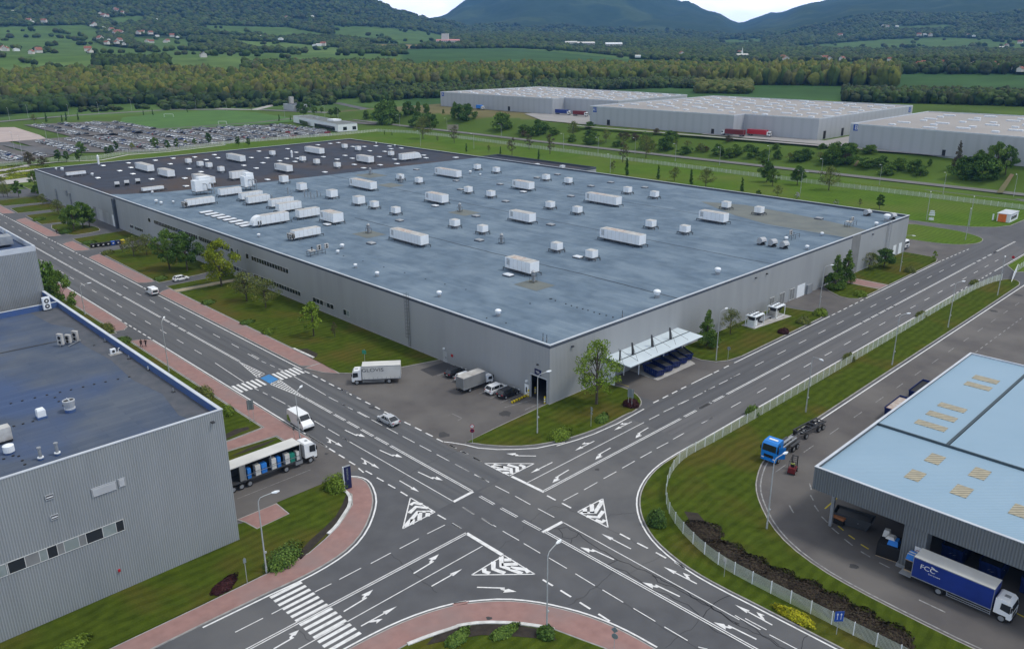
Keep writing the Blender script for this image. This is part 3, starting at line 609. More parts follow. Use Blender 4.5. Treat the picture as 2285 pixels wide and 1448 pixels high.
# ---------------------------------------------------------------- white markings
mk = MB(); mw_ = MB(); ZM = .022
def seg(a, b, w_, o=None, z=ZM):
    o = o or mk; a = Vector((a[0], a[1])); b = Vector((b[0], b[1])); t = (b - a)
    if t.length < 1e-3: return
    t.normalize(); n_ = Vector((-t.y, t.x)) * w_ / 2
    o.poly([a + n_, b + n_, b - n_, a - n_], z)
def pl(P, w_, o=None, z=ZM):
    P = [Vector((p[0], p[1])) for p in P]; A = []; B = []
    for i, p in enumerate(P):
        t = (P[min(i + 1, len(P) - 1)] - P[max(i - 1, 0)]).normalized(); nn = Vector((-t.y, t.x)) * w_ / 2; A.append(p + nn); B.append(p - nn)
    for i in range(len(P) - 1): (o or mk).poly([A[i], A[i + 1], B[i + 1], B[i]], z)
def vy(x0, t, a, b, w_=.13, o=None): seg((x0, g(t, *a).y), (x0, g(t, *b).y), w_, o)
def dash(x0, y0, x1, y1, n, on, w_=.13, off=0, o=None):
    a = Vector((x0, y0)); b = Vector((x1, y1)); t = (b - a); step = t.length / n; t.normalize()
    for k in range(n): seg(a + t * (k * step + off), a + t * (k * step + off + on), w_, o)
# left road
seg((60.85, 106.3), (60.85, 177.5), .25); seg((60.85, 196), (60.85, 395), .25); dash(60.85, 178.6, 60.85, 195.4, 6, 1.7, .25)
for a, b in ((138.6, 216), (221, 267.2), (276.6, 291.6), (304, 347), (359, 395)): seg((75.35, a), (75.35, b), .22)
for a, b in ((267.2, 276.6), (291.6, 304), (216, 221), (347, 359)): dash(75.35, a + .6, 75.35, b, max(2, int((b - a) / 3)), 1.6, .22)
y = 139.5 + 4.2
for k in range(27): seg((72.1, 150.2 + 9.05 * k), (72.1, 153.6 + 9.05 * k), .13)
for k in range(24): seg((64.75, 161.4 + 9.05 * k), (64.75, 164.9 + 9.05 * k), .13)
seg((72.1, 110.5), (72.1, 113.9), .13)
for dx in (-.16, .16):
    X = 68.45 + dx
    for a, b in ((('C2', 1595, 518), ('D1', 500, 985)), (('D2', 1175, 640), ('D2', 905, 490)), (('D2', 240, 120), ('F2', 1580, 160)), (('B1', 1070, 808), ('B1', 825, 668)), (('F1', 1690, 1000), ('F1', 1240, 745)), (('F1', 1010, 610), ('F1', 850, 522)), (('F1', 785, 478), ('P', 0, 503))):
        seg((X, g(*a).y), (X, g(*b).y), .14)
    for a, b in ((('D1', 480, 970), ('D1', 345, 898)), (('D1', 325, 885), ('D1', 205, 818)), (('D1', 180, 800), ('D1', 60, 740)), (('D2', 1305, 717), ('D2', 1195, 658)), (('F2', 1565, 152), ('F2', 1505, 120)), (('F2', 1497, 112), ('F2', 1438, 83)), (('F2', 1427, 76), ('F2', 1370, 45)), (('F1', 1777, 1050), ('F1', 1700, 1007)), (('F1', 1232, 740), ('F1', 1163, 700)), (('F1', 1157, 695), ('F1', 1088, 655)), (('F1', 1080, 650), ('F1', 1015, 615)), (('F1', 843, 518), ('F1', 785, 482))):
        seg((X, g(*a).y), (X, g(*b).y), .14)
def G2(t, L_): return [g(t, x, y) for x, y in L_]
def dl(t, L_, w_=.13, o=None):
    for a in L_: seg(g(t, a[0], a[1]), g(t, a[2], a[3]), w_, o)
# lane lines near the junction (left road)
seg(g('C2', 1485, 580), g('C2', 1600, 520), .5)
pl(G2('C2', [(1485, 578), (985, 290), (832, 203)]), .13)
dl('D2', [(795, 270, 1118, 460), (1148, 480, 1243, 527), (1287, 552, 1358, 592), (1003, 720, 1110, 783), (1142, 803, 1257, 870), (1290, 890, 1358, 932), (0, 135, 295, 330), (395, 390, 440, 413), (482, 432, 530, 456), (570, 475, 710, 548), (735, 566, 820, 610), (330, 43, 437, 103), (470, 118, 515, 137), (555, 155, 603, 177), (640, 195, 690, 214)])
dl('D1', [(20, 558, 123, 612), (168, 636, 265, 688), (315, 714, 425, 772), (470, 797, 585, 858), (633, 883, 755, 948), (805, 975, 925, 1037), (980, 1068, 1110, 1137), (1168, 1166, 1310, 1242), (1366, 1270, 1513, 1352)])
dl('D1', [(0, 403, 25, 415), (62, 435, 112, 462), (165, 488, 208, 508), (252, 532, 303, 558), (352, 582, 402, 608), (445, 632, 498, 658), (650, 738, 713, 768), (758, 793, 825, 826), (868, 850, 940, 885), (980, 908, 1050, 942), (1108, 970, 1172, 1003), (1228, 1034, 1297, 1068), (1352, 1098, 1430, 1137)], .26)
dl('D2', [(905, 218, 953, 240), (985, 258, 1035, 282), (1068, 297, 1115, 322), (1150, 342, 1203, 367), (1240, 386, 1293, 411), (1327, 432, 1358, 448), (1152, 998, 1212, 1035), (1250, 1060, 1308, 1095)], .26)
pl(G2('D2', [(915, 850), (1120, 976)]), .26)
dl('C2', [(870, 342, 905, 362), (925, 382, 955, 407), (967, 397, 1005, 418), (1033, 437, 1073, 459), (1100, 477, 1142, 500), (1173, 520, 1214, 545), (1392, 656, 1440, 683), (1477, 706, 1530, 738), (1538, 612, 1607, 653), (1650, 676, 1718, 718)], .22)
dl('C3', [(22, 707, 75, 738), (83, 612, 155, 653), (196, 676, 283, 727), (322, 752, 418, 807), (446, 825, 543, 882), (594, 910, 700, 972), (750, 1003, 865, 1073), (910, 1098, 1033, 1172), (1093, 1207, 1222, 1284), (1275, 1316, 1412, 1397), (1475, 1435, 1530, 1448)])
dl('C3', [(0, 335, 8, 340), (40, 358, 123, 402), (155, 420, 242, 463), (278, 486, 360, 528), (395, 546, 485, 596), (530, 620, 626, 671)])
dl('C3', [(5, 243, 47, 264), (76, 282, 116, 299), (148, 318, 193, 341), (583, 543, 634, 570), (672, 588, 725, 616), (1013, 768, 1073, 800), (1115, 822, 1178, 854), (1225, 878, 1285, 911), (1337, 935, 1400, 972), (558, 1038, 618, 1075), (662, 1101, 725, 1140), (776, 1172, 838, 1211), (886, 1240, 953, 1283)], .26)
for q in (-.16, .16):
    for a in ((187, 547, 272, 595), (312, 617, 407, 669), (440, 690, 545, 746)):
        A, B = g('C3', a[0], a[1]), g('C3', a[2], a[3]); seg((A.x + q, A.y), (B.x + q, B.y), .12)
# bottom part of the left road
ydb = g('C3', 560, 762).y
for dx in (-.16, .16): seg((68.55 + dx, ydb), (68.55 + dx, -20), .14)
seg(g('C3', 557, 760), g('C3', 675, 697), .5)
pl(G2('C3', [(672, 697), (1718, 1275)]) , .13)
for k in range(6): seg((64.9, 24 - 9 * k), (64.9, 28 - 9 * k), .13)
vy(72.15, 'C4', (5, 1315), (125, 1390)); dl('C4', [(0, 1248, 150, 1333), (203, 1362, 367, 1448)])
# right road
for dx in (-.16, .16):
    Y = 72.0 + dx
    for a, b in ((('C3', 565, 522), ('C3', 1370, 90)), (('B3', 300, 1312), ('B3', 1205, 838)), (('B3', 1420, 722), ('B3', 1935, 447)), (('D6', 1965, 745), ('D6', 2200, 630))): seg((g(*a).x, Y), (g(*b).x, Y), .14)
    for a, b in ((('C3', 1390, 77), ('C3', 1465, 42)), (('C3', 1478, 32), ('C3', 1545, -5)), (('B3', 115, 1408), ('B3', 190, 1373)), (('B3', 208, 1360), ('B3', 285, 1325)), (('B3', 1213, 832), ('B3', 1258, 808)), (('B3', 1265, 803), ('B3', 1308, 780)), (('B3', 1316, 775), ('B3', 1360, 752)), (('B3', 1368, 748), ('B3', 1410, 728))): seg((g(*a).x, Y), (g(*b).x, Y), .14)
    dash(256, Y, 280, Y, 5, 3.2, .14)
seg(g('C3', 375, 430), g('C3', 567, 523), .5)
pl(G2('C3', [(465, 468), (1155, 112)]), .13)
for k in range(15): seg((123.2 + 9.07 * k, 75.6), (126.6 + 9.07 * k, 75.6), .13)
for k in range(18): seg((111.6 + 9.0 * k, 68.35), (114.9 + 9.0 * k, 68.35), .13)
dl('C3', [(1185, 96, 1245, 66), (1270, 50, 1333, 21), (1355, 8, 1400, -14), (1495, 117, 1565, 81), (1327, 211, 1390, 176), (1230, 265, 1298, 230), (1133, 321, 1200, 284), (1027, 381, 1100, 340), (917, 443, 992, 402), (802, 509, 880, 465), (680, 573, 766, 528)])
dl('B3', [(0, 1375, 50, 1350), (78, 1336, 142, 1304), (165, 1290, 226, 1262), (252, 1247, 310, 1219), (335, 1204, 392, 1177)])
seg((139.8, 79.4), (182, 79.4), .22); seg((124.5, 79.4), (131.7, 79.4), .22); dash(112.3, 79.3, 124, 79.4, 4, 1.7, .25); dash(132.3, 79.4, 139.5, 79.4, 2, 1.8, .24); dash(183, 79.4, 202, 79.5, 6, 1.8, .22); seg((202, 79.5), (254, 79.8), .22); dash(255, 79.8, 277, 79, 7, 1.7, .22)
for a, b in ((104, 222),): seg((a, 64.95), (b, 64.95), .22)
dash(223, 65, 252, 65, 9, 1.6, .22); seg((253, 65), (330, 65), .22)
def offs(P, d):
    P = [Vector((p[0], p[1])) for p in P]; out = []
    for i, p in enumerate(P):
        t = (P[min(i + 1, len(P) - 1)] - P[max(i - 1, 0)]).normalized(); out.append(p + Vector((-t.y, t.x)) * d)
    return out
pl(offs(smooth(cst, 1, False), -.35), .22)
pl([p - Vector((0, .45)) for p in [Vector((120, 55.2)), Vector((245, 55.3)), Vector((300, 55.3))]], .22)
pl(offs([Vector(p) for p in smooth(svc[:13], 1, False)], -.55), .2, mw_)
for k in range(14): seg((105 + 9.0 * k - 0, 51.1), (108.3 + 9 * k, 51.1), .12, mw_)
dash(168.6, 47.0, 250, 47.0, 27, 1.6, .16, o=mw_)
pl([(37.5, 63.95), (41, 64.4), (46, 63.9)] if 0 else [p for p in offs([Vector(q) for q in bp[2:-2]], -.35 if 0 else .4)], .24)
pl(offs([Vector(q) for q in outc[1:-2]], -.4), .24)
pl(G2('D1', [(1040, 938), (1130, 948), (1260, 968), (1400, 1002), (1600, 1018), (1800, 1016), (2000, 1005), (2285, 945)]), .22); pl(G2('C3', [(640, 250), (760, 215), (860, 180), (1000, 118), (1155, 33)]), .22)
# lower left road
for dy in (-.16, .16): seg((60.8, 71.8 + dy), (-10, 71.8 + dy), .14)
seg(g('C2', 1562, 765), g('C3', 320, 893), .55)
pl([g('C3', 203, 840), g('C2', 860, 1285)], .13); seg(g('C2', 840, 1297), g('C2', 570, 1448), .13)
dl('C2', [(1330, 768, 1435, 716), (1168, 855, 1280, 797), (998, 943, 1115, 881), (812, 1037, 940, 970), (668, 1110, 765, 1062), (412, 1241, 475, 1208), (198, 1348, 362, 1265)])
for k in range(14):
    y_ = 78.0 - k * .965; o_ = mw_ if 6 <= k <= 7 or k in (9, 10) else mk
    seg((35.4, y_), (39.6, y_), .5, mk)
# crossing on the left road
for k in range(6): seg((61.5 + k * .96, 136.6), (61.5 + k * .96, 140.7), .5)
for k in range(6): seg((70.0 + k * .92, 136.7), (70.0 + k * .92, 140.8), .5)
struct(MB().poly(gs('D2', [(458, 288), (545, 250), (640, 300), (555, 345)]), .02).build('blue_crossing_patch', M['paint_blue'], fix=False))
def island(P, n_, vert, w_=.16):
    """outlined wedge with bars across it"""
    P = [Vector((p[0], p[1])) for p in P]
    for i in range(3): seg(P[i], P[(i + 1) % 3], w_)
    A, B, C_ = P
    for k in range(1, n_):
        t = k / n_; a = A.lerp(B, t); b = A.lerp(C_, t); seg(a, b, .32)
island(gs('D2', [(240, 122), (500, 245), (425, 280)]), 11, 0); island(gs('D2', [(925, 500), (650, 305), (560, 350)]), 14, 0)
pl(gs('D2', [(500, 245), (470, 235), (440, 262), (455, 280)]), .14); pl(gs('D2', [(640, 315), (625, 345), (590, 345), (570, 335)]), .14)
def chevron(P, ts, w_=.62):
    A, B, C_ = [Vector((p[0], p[1])) for p in P]
    seg(A, B, .18); seg(B, C_, .18); seg(C_, A, .18); Mid = (B + C_) / 2
    for t in ts:
        for E_ in (B, C_):
            s0 = A.lerp(Mid, t); d = (E_ - A); q = s0 + d * (1 - t); seg(s0, s0 + (q - s0) * 1.0, w_)
for t, tri, L_ in (('H1', [(100, 503), (685, 150), (1240, 490)], [[(322, 385), (330, 445), (430, 472)], [(492, 265), (492, 398), (700, 472)], [(635, 175), (637, 345), (1010, 478)], [(685, 233), (815, 231)], [(640, 318), (930, 306)], [(800, 372), (1070, 402), (1130, 460)]]),
  ('H2', [(88, 403), (628, 120), (740, 738)], [[(240, 330), (245, 430)], [(390, 240), (400, 430)], [(575, 160), (600, 205), (460, 420), (150, 425)], [(640, 385), (535, 520), (280, 500)], [(672, 575), (612, 625), (470, 575)]]),
  ('H3', [(120, 145), (1285, 150), (705, 437)], [[(1042, 265), (1042, 215), (940, 180)], [(892, 345), (885, 238), (660, 178)], [(748, 390), (745, 275), (330, 172)], [(400, 280), (710, 290)], [(545, 362), (715, 362)], [(275, 215), (560, 228)]]),
  ('H4', [(250, 100), (780, 405), (85, 765)], [[(500, 240), (325, 205), (248, 255)], [(630, 318), (370, 292), (222, 430)], [(730, 398), (415, 398), (130, 720)], [(300, 560), (280, 670)], [(460, 400), (445, 580)], [(628, 400), (620, 500)]])):
    A, B, C_ = gs(t, tri); seg(A, B, .18); seg(B, C_, .18); seg(C_, A, .18)
    for q in L_: pl(gs(t, q), .62, z=ZM + .002)

def arrow(a, b, kind, side=1, o=None):
    a = Vector(a[:2]); b = Vector(b[:2]); u = (b - a); L_ = u.length; u.normalize(); n_ = Vector((-u.y, u.x)) * side; s_ = L_ / 5.0
    def q(x, y): return a + u * x * s_ + n_ * y
    o = o or mk
    if kind in 'SC':
        o.poly([q(0, .09), q(3.3, .09), q(3.3, -.09), q(0, -.09)], ZM); o.poly([q(3.2, .32), q(5, 0), q(3.2, -.32)], ZM)
    if kind == 'T':
        o.poly([q(0, .1), q(3.5, .1), q(3.5, -.1), q(0, -.1)], ZM); o.poly([q(2.9, .1), q(3.3, .1), q(3.7, .34), q(3.5, .50), q(3.05, .36)], ZM + .001); o.poly([q(3.35, .86), q(5.0, .62), q(3.95, .12), q(3.62, .3)], ZM + .002)
    if kind == 'C':
        o.poly([q(1.0, .1), q(1.6, .1), q(2.1, .5), q(1.8, .6), q(1.35, .38)], ZM + .001); o.poly([q(1.5, .85), q(2.5, .66), q(1.95, .3)], ZM + .002)
for t, a, b, k, s_ in (('C2', (845, 157), (948, 205), 'T', 1), ('C2', (1050, 275), (1167, 327), 'T', 1), ('C2', (1277, 404), (1405, 463), 'T', 1), ('C2', (735, 200), (832, 256), 'C', -1), ('C2', (940, 322), (1048, 384), 'C', -1), ('C2', (1167, 455), (1283, 522), 'S', 1),
  ('C2', (1250, 1002), (1418, 900), 'T', 1), ('C2', (838, 1226), (1030, 1110), 'T', 1), ('C2', (425, 1446), (592, 1350), 'T', 1), ('C2', (1356, 1077), (1537, 975), 'S', 1), ('C2', (940, 1312), (1152, 1195), 'C', -1), ('C3', (170, 1083), (405, 1090), 'T', -1),
  ('C3', (1083, 108), (978, 158), 'C', -1), ('C3', (862, 222), (748, 278), 'C', -1), ('C3', (615, 347), (487, 410), 'S', 1), ('C3', (1180, 143), (1087, 198), 'T', 1), ('C3', (958, 262), (850, 323), 'T', 1), ('C3', (712, 391), (596, 460), 'T', 1), ('C3', (518, 310), (342, 307), 'T', -1),
  ('C3', (978, 920), (795, 835), 'T', 1), ('C3', (1366, 1138), (1163, 1040), 'T', 1), ('F3', (2215, 262), (1705, 10), 'T', 1), ('C3', (1078, 857), (905, 768), 'S', 1), ('C3', (1467, 1063), (1270, 962), 'C', -1), ('C4', (220, 1305), (0, 1185), 'C', -1)):
    arrow(g(t, *a), g(t, *b), k, s_)
# parking bays, yard marks
for y_ in (116.9, 112.9, 109.5, 104.6, 101.6, 98.9): seg((92.6, y_), (97.8, y_), .1, mw_)
pl(G2('D1', [(1100, 672), (1135, 652), (1238, 700), (1195, 722)]), .1, mw_); seg((91.8, 96.9), (97.8, 95.8), .12, mw_); seg(g('D1', 1880, 615), g('D1', 2040, 545), .1, mw_)
seg((43, 101.6), (55, 101.6), .08, mw_); dl('C4', [(445, 540, 463, 572), (468, 600, 492, 635), (510, 666, 548, 703), (568, 731, 612, 768), (645, 799, 693, 837), (742, 872, 797, 905), (850, 937, 913, 969), (440, 470, 450, 508), (1085, 1157, 1240, 1230), (320, 600, 345, 645)], .2, mw_)
struct(mk.build('road_marking', M['paint'], fix=False)); struct(mw_.build('worn_marking', M['paint_worn'], fix=False))
yl = MB()
def dly(t, L_, w_): 
    for a in L_: seg(g(t, a[0], a[1]), g(t, a[2], a[3]), w_, yl)
dly('C4', [(530, 620, 605, 555), (557, 667, 582, 693), (608, 722, 640, 748), (670, 775, 706, 800), (742, 830, 788, 858), (835, 880, 872, 900), (1640, 1225, 1704, 1258)], .2)
dly('D3', [(340, 728, 470, 772)], .1)
struct(yl.build('yellow_marking', M['paint_yellow'], fix=False))
# cracks
cr = MB(); rnd = random.Random(9)
def crack(t, L_, w_=.07, jit=.18):
    P = [g(t, x, y) for x, y in L_]; Q = []
    for i in range(len(P) - 1):
        n_ = max(2, int((P[i + 1] - P[i]).length / .7))
        for k in range(n_): q = P[i].lerp(P[i + 1], k / n_); Q.append(Vector((q.x + rnd.uniform(-jit, jit), q.y + rnd.uniform(-jit, jit))))
    Q.append(P[-1]); pl(Q, w_, cr, .013)

_crk = crack
def crack(t, L_, w_=.07, jit=.18): _crk(t, L_, w_ * .72, jit)
crack('C3', [(600, 740), (650, 735), (705, 728), (770, 770), (830, 820), (900, 860), (1000, 920), (1120, 970), (1210, 1010), (1240, 1050), (1330, 1080), (1430, 1140), (1540, 1195), (1718, 1310)], .13)
crack('C3', [(650, 740), (680, 790), (730, 800), (770, 765)], .12); crack('C3', [(725, 800), (718, 840)], .1); crack('C3', [(1000, 920), (950, 950), (960, 965), (1050, 990), (1110, 1030), (1150, 1070), (1220, 1100), (1330, 1145), (1420, 1190), (1490, 1260)], .11)
crack('C3', [(1210, 1010), (1290, 1060), (1400, 1110), (1540, 1195)], .16, .3); crack('C3', [(1490, 1265), (1545, 1200), (1610, 1160), (1680, 1125)], .11); crack('C3', [(1540, 1195), (1600, 1240), (1718, 1300)], .16, .3); crack('C3', [(1490, 1265), (1560, 1330), (1718, 1400)], .1)
crack('C4', [(0, 1260), (120, 1330), (200, 1390), (300, 1448)], .12, .25); crack('C4', [(0, 1290), (130, 1350), (260, 1425)], .1, .3); crack('C4', [(435, 1360), (395, 1400), (390, 1448)], .08)
crack('C3', [(975, 995), (870, 1080), (790, 1140), (710, 1190)], .06); crack('C3', [(865, 1070), (910, 1100), (1030, 1170), (1090, 1210), (1220, 1290), (1280, 1330), (1400, 1400), (1480, 1448)], .05, .1); crack('C3', [(1480, 1260), (1440, 1330), (1350, 1370), (1280, 1440)], .05); crack('C3', [(890, 690), (960, 660), (1120, 640)], .06)
crack('C3', [(760, 640), (640, 600), (520, 660), (420, 760), (300, 860)], .045, .3); crack('C2', [(1100, 880), (1250, 1000), (1390, 1115)], .06); crack('C2', [(545, 1320), (640, 1400)], .06); crack('C3', [(930, 735), (1070, 800), (1180, 860)], .05)
crack('C3', [(1285, 885), (1130, 960), (1050, 1010), (975, 990)], .04); crack('B1', [(1400, 900), (1500, 930), (1620, 1000), (1800, 1080)], .05); crack('D1', [(600, 1330), (800, 1210), (1000, 1110), (1250, 1010)], .05)
struct(cr.build('road_crack', M['crack'], fix=False))
st = MB(); rnd = random.Random(5)
for t, x, y, s_ in (('D1', 1680, 655, 1.4), ('D1', 1060, 870, 1.3), ('D1', 320, 590, .9), ('B3', 1600, 880, 1), ('C4', 700, 960, .7), ('F5', 560, 570, 1.2), ('F5', 800, 420, 1.2), ('C3', 880, 390, .5), ('C3', 240, 1272, .45), ('C2', 735, 297, .4)):
    c_ = g(t, x, y); st.poly([(c_.x + s_ * rnd.uniform(.5, 1) * math.cos(a_), c_.y + s_ * rnd.uniform(.5, 1) * math.sin(a_)) for a_ in np.linspace(0, 6, 13)], .012 if (t, x) != ('C3', 240) else .15)
struct(st.build('road_stain', M['stain'], fix=False))
# ================================================================ BUILDINGS
def wallbox(m, x0, y0, x1, y1, z0, z1): m.prism([(x0, y0), (x1, y0), (x1, y1), (x0, y1)], z0, z1)
def ringpar(m, P, z0, z1, t=.35):
    """parapet ring standing on a flat roof"""
    Q = inset(P, t); n = len(P); P = [Vector((p[0], p[1])) for p in P]
    a = sum(P[i].x * P[(i + 1) % n].y - P[(i + 1) % n].x * P[i].y for i in range(n))
    if a < 0: P.reverse()
    for i in range(n):
        j = (i + 1) % n; a, b, c, d = P[i], P[j], Q[j], Q[i]
        m.add([(*a, z0), (*b, z0), (*c, z0), (*d, z0), (*a, z1), (*b, z1), (*c, z1), (*d, z1)], [(4, 5, 6, 7), (0, 1, 5, 4), (2, 3, 7, 6)])
ZR = 10.75                      # roof felt of the factory hall
hall = empty('factory_hall', (BX0, BY0, 0), 0, 'huge grey sheet metal factory hall with a flat blue roof full of air handling units', 'factory')
def hp(mb, name, m, parent=hall, fix=True):
    o = mb.build(name, m, parent, fix=fix); o.location = (-parent.location.x, -parent.location.y, -parent.location.z); return o
GY0, GY1, GZ = 92.75, 96.85, 4.6           # open gate in the left facade
m = MB()
# facade strips round the gate opening, then the other walls
m.b2((BX0, BY0, 0), (BX0 + .3, GY0, ZR)); m.b2((BX0, GY1, 0), (BX0 + .3, BY1, ZR)); m.b2((BX0, GY0, GZ), (BX0 + .3, GY1, ZR))
m.b2((BX0 + .3, BY0, 0), (BX1, BY0 + .3, ZR)); m.b2((BX1 - .3, BY0 + .3, 0), (BX1, BY1, ZR)); m.b2((BX0 + .3, BY1 - .3, 0), (BX1 - .3, BY1, ZR))
hp(m, 'wall', M['wall'])
m = MB(); m.b2((BX0 + .3, GY0 - 2, .02), (BX0 + 16, GY0 + 12, .05)); hp(m, 'floor', M['asphalt_new'])
m = MB()
for p in ((BX0 - .06, GY0 - .12, 0, GY0, GZ), (BX0 - .06, GY1, 0, GY1 + .12, GZ)): m.b2((p[0], p[1], p[2]), (p[0] + .12, p[3], p[4]))
m.b2((BX0 - .06, GY0 - .12, GZ), (BX0 + .06, GY1 + .12, GZ + .16)); hp(m, 'gate_frame', M['coping'])
rf = MB(); rf.poly([(BX0 + .3, BY0 + .3), (BX1 - .3, BY0 + .3), (BX1 - .3, BY1 - .3), (BX0 + .3, BY1 - .3)], ZR + .02)
roof = hp(rf, 'roof', M['roof_blue'], fix=False)
def hs(mb, name, m_, fix=False):
    o = mb.build(name, m_, roof, fix=fix); return o
bnd = [(BX0 + .3, 314), (104, 308), (117, 302), (148, 296.5), (165, 295), (182, 293.5), (216, 292), (231, 291), (BX1 - .3, 289)]
d = MB(); d.poly(bnd + [(BX1 - .3, BY1 - .3), (BX0 + .3, BY1 - .3)], ZR + .026); hs(d, 'dark_felt', M['roof_dark'])
d = MB(); d.poly([(236, 152), (241, 138), (237, 112), (231.5, 93), (218.5, 93), (218.6, 104), (219, 118), (224, 132)], ZR + .04); hs(d, 'olive_felt', M['roof_olive'])
for a_, b_, s_ in (((188, 245), (960, 0), 5), ): pass
for t, x, y, s_ in (('B2', 190, 250, 3.2), ('B2', 830, 105, 3.4), ('B2', 1300, 590, 3.0), ('E3', 1680, 420, 4.5), ('E3', 1880, 520, 3.5)):
    d = MB(); c_ = g(t, x, y, ZR); d.poly([(c_.x - s_, c_.y - s_ * 1.2), (c_.x + s_, c_.y - s_ * 1.2), (c_.x + s_, c_.y + s_ * 1.2), (c_.x - s_, c_.y + s_ * 1.2)], ZR + .045); hs(d, 'olive_felt', M['roof_olive'])
rnd = random.Random(3)
def rcrack(P, w_):
    sm = MB()
    Q = []
    for i in range(len(P) - 1):
        a, b = Vector(P[i]), Vector(P[i + 1]); n_ = max(1, int((b - a).length / 1.5))
        for k in range(n_): q = a.lerp(b, k / n_); Q.append((q.x + rnd.uniform(-.12, .12), q.y))
    Q.append(P[-1]); pl(Q, w_, sm, ZR + .033); hs(sm, 'roof_seam', M['crack'])
rcrack([(139.2, 93), (139.4, 120), (138.4, 150), (138.6, 213)], .32); rcrack([(178.6, 93), (178.2, 119), (178, 170), (179, 232), (180, 292)], .3); rcrack([(217.4, 93), (217.6, 145), (218, 214), (219, 291)], .26); rcrack([(120, 240), (160, 241), (216, 240)], .12)
m = MB(); PB = [(BX0, BY0), (BX1, BY0), (BX1, BY1), (BX0, BY1)]; ringpar(m, PB, ZR, 11.36, .45); hp(m, 'parapet', M['parapet_dark'], fix=False)
m = MB()
PO = inset(PB, -.06)
ringpar(m, PO, 11.30, 11.46, .40); hp(m, 'coping', M['coping'], fix=False)
# windows of the left facade
def strip_win(y0, y1, z0, z1, n_, x=BX0, blind=(), parent=hall, face='x', mods=None, ledge=True):
    f = MB(); ln = y1 - y0
    B = (lambda a, b: f.b2((x + a[0], a[1], a[2]), (x + b[0], b[1], b[2]))) if face == 'x' else (lambda a, b: f.b2((a[1], x + a[0], a[2]), (b[1], x + b[0], b[2])))
    B((-.07, y0 - .06, z0 - .06), (.0, y1 + .06, z0)); B((-.07, y0 - .06, z1), (.0, y1 + .06, z1 + .06)); B((-.07, y0 - .06, z0), (0, y0, z1)); B((-.07, y1, z0), (0, y1 + .06, z1))
    ed = mods or [k / n_ for k in range(n_ + 1)]
    for e_ in ed[1:-1]: B((-.06, y0 + ln * e_ - .035, z0), (0, y0 + ln * e_ + .035, z1))
    w_ = f.build('window', M['frame'], parent); w_.location = (-parent.location.x, -parent.location.y, -parent.location.z)
    for mi, key in ((0, 'glass'), (1, 'glass_light'), (2, 'tarp_grey')):
        f = MB()
        B = (lambda a, b: f.b2((x + a[0], a[1], a[2]), (x + b[0], b[1], b[2]))) if face == 'x' else (lambda a, b: f.b2((a[1], x + a[0], a[2]), (b[1], x + b[0], b[2])))
        for k in range(len(ed) - 1):
            kind = dict(blind).get(k, 0)
            if kind != mi: continue
            B((-.03, y0 + ln * ed[k] + .04, z0 + .01), (-.004, y0 + ln * ed[k + 1] - .04, z1 - .01))
        if f.f: f.build('pane', M[key], w_)
    return w_
rnd = random.Random(2)
def rb(n_, p=.2): return {k: (1 if rnd.random() < .6 else 2) for k in range(n_) if rnd.random() < p}
for y0, y1, z0, z1, n_ in ((271.7, 273.7, 6.7, 7.95, 1), (213.5, 268.7, 6.7, 8.0, 46), (204.3, 206.0, 6.6, 8.0, 1), (183.2, 202.8, 6.6, 7.85, 14), (178.1, 202.5, 1.75, 2.85, 18), (162.9, 172.3, 1.72, 2.87, 6), (156.2, 158.8, 1.54, 2.87, 2), (279.9, 291.3, 2.1, 3.1, 8), (206.5, 240, 1.8, 2.9, 22), (210.3, 210.9, 6.8, 8.2, 1)):
    strip_win(y0, y1, z0, z1, n_, blind=rb(n_, .15))
# doors, gates, ladder, fittings
def fitting(name, boxes, m_, parent=hall):
    q = MB()
    for a, b in boxes: q.b2(a, b)
    return hp(q, name, m_, parent)
dr = fitting('door', [((BX0 - .08, 120.8, 0), (BX0, 122.0, 2.35))], M['door']); h_ = MB(); h_.b2((BX0 - .14, 121, 1.0), (BX0 - .08, 121.15, 1.2)); h_.build('handle', M['black'], dr)
dr = fitting('door', [((BX0 - .08, 97.35, 0), (BX0, 98.35, 2.25))], M['white']); h_ = MB(); h_.b2((BX0 - .1, 97.7, .7), (BX0 - .08, 98.0, 1.7)); h_.build('poster', M['black'], dr)
for y0, y1, z1, mm in ((305, 308, 4.2, 'white'), (311, 314, 4.2, 'door'), (318, 321.5, 4.4, 'door'), (324.5, 327.5, 4.6, 'tarp_grey'), (331, 334, 4.4, 'door'), (340, 342, 3.2, 'white')):
    fitting('loading_door', [((BX0 - .07, y0, 0), (BX0, y1, z1))], M[mm])
for y0, y1, z0, z1 in ((352, 354, 1.5, 6.5), (370, 371.5, 1, 6), (356, 358, 5, 7)): fitting('duct', [((BX0 - .5, y0, z0), (BX0, y1, z1))], M['steel'])
fitting('downpipe', [((BX0 - .9, 302.2, 0), (BX0, 303.6, 10.6))], M['parapet_dark'])
def ladder(x, y, ax, zt):
    q = MB(); nx, ny = (-1, 0) if ax == 'x' else (0, -1); tx, ty = (0, 1) if ax == 'x' else (1, 0)
    def P(o, s_, z): return (x + nx * o + tx * s_, y + ny * o + ty * s_, z)
    for s_ in (-.3, .3): q.cyl(P(.25, s_, .3), P(.25, s_, zt + 1.1), .035, n=4)
    z = .5
    while z < zt: q.cyl(P(.25, -.3, z), P(.25, .3, z), .02, n=4); z += .33
    z = 2.6
    while z < zt + 1:
        pts = [P(.25 + .75 * math.sin(t), .42 * math.cos(t) , z) for t in np.linspace(0, math.pi, 7)]; q.tube(pts, .022, 4); z += .8
    for s_ in (-.42, -.2, .2, .42): q.cyl(P(.9, s_, 2.6), P(.9, s_, zt + 1), .02, n=4)
    return q
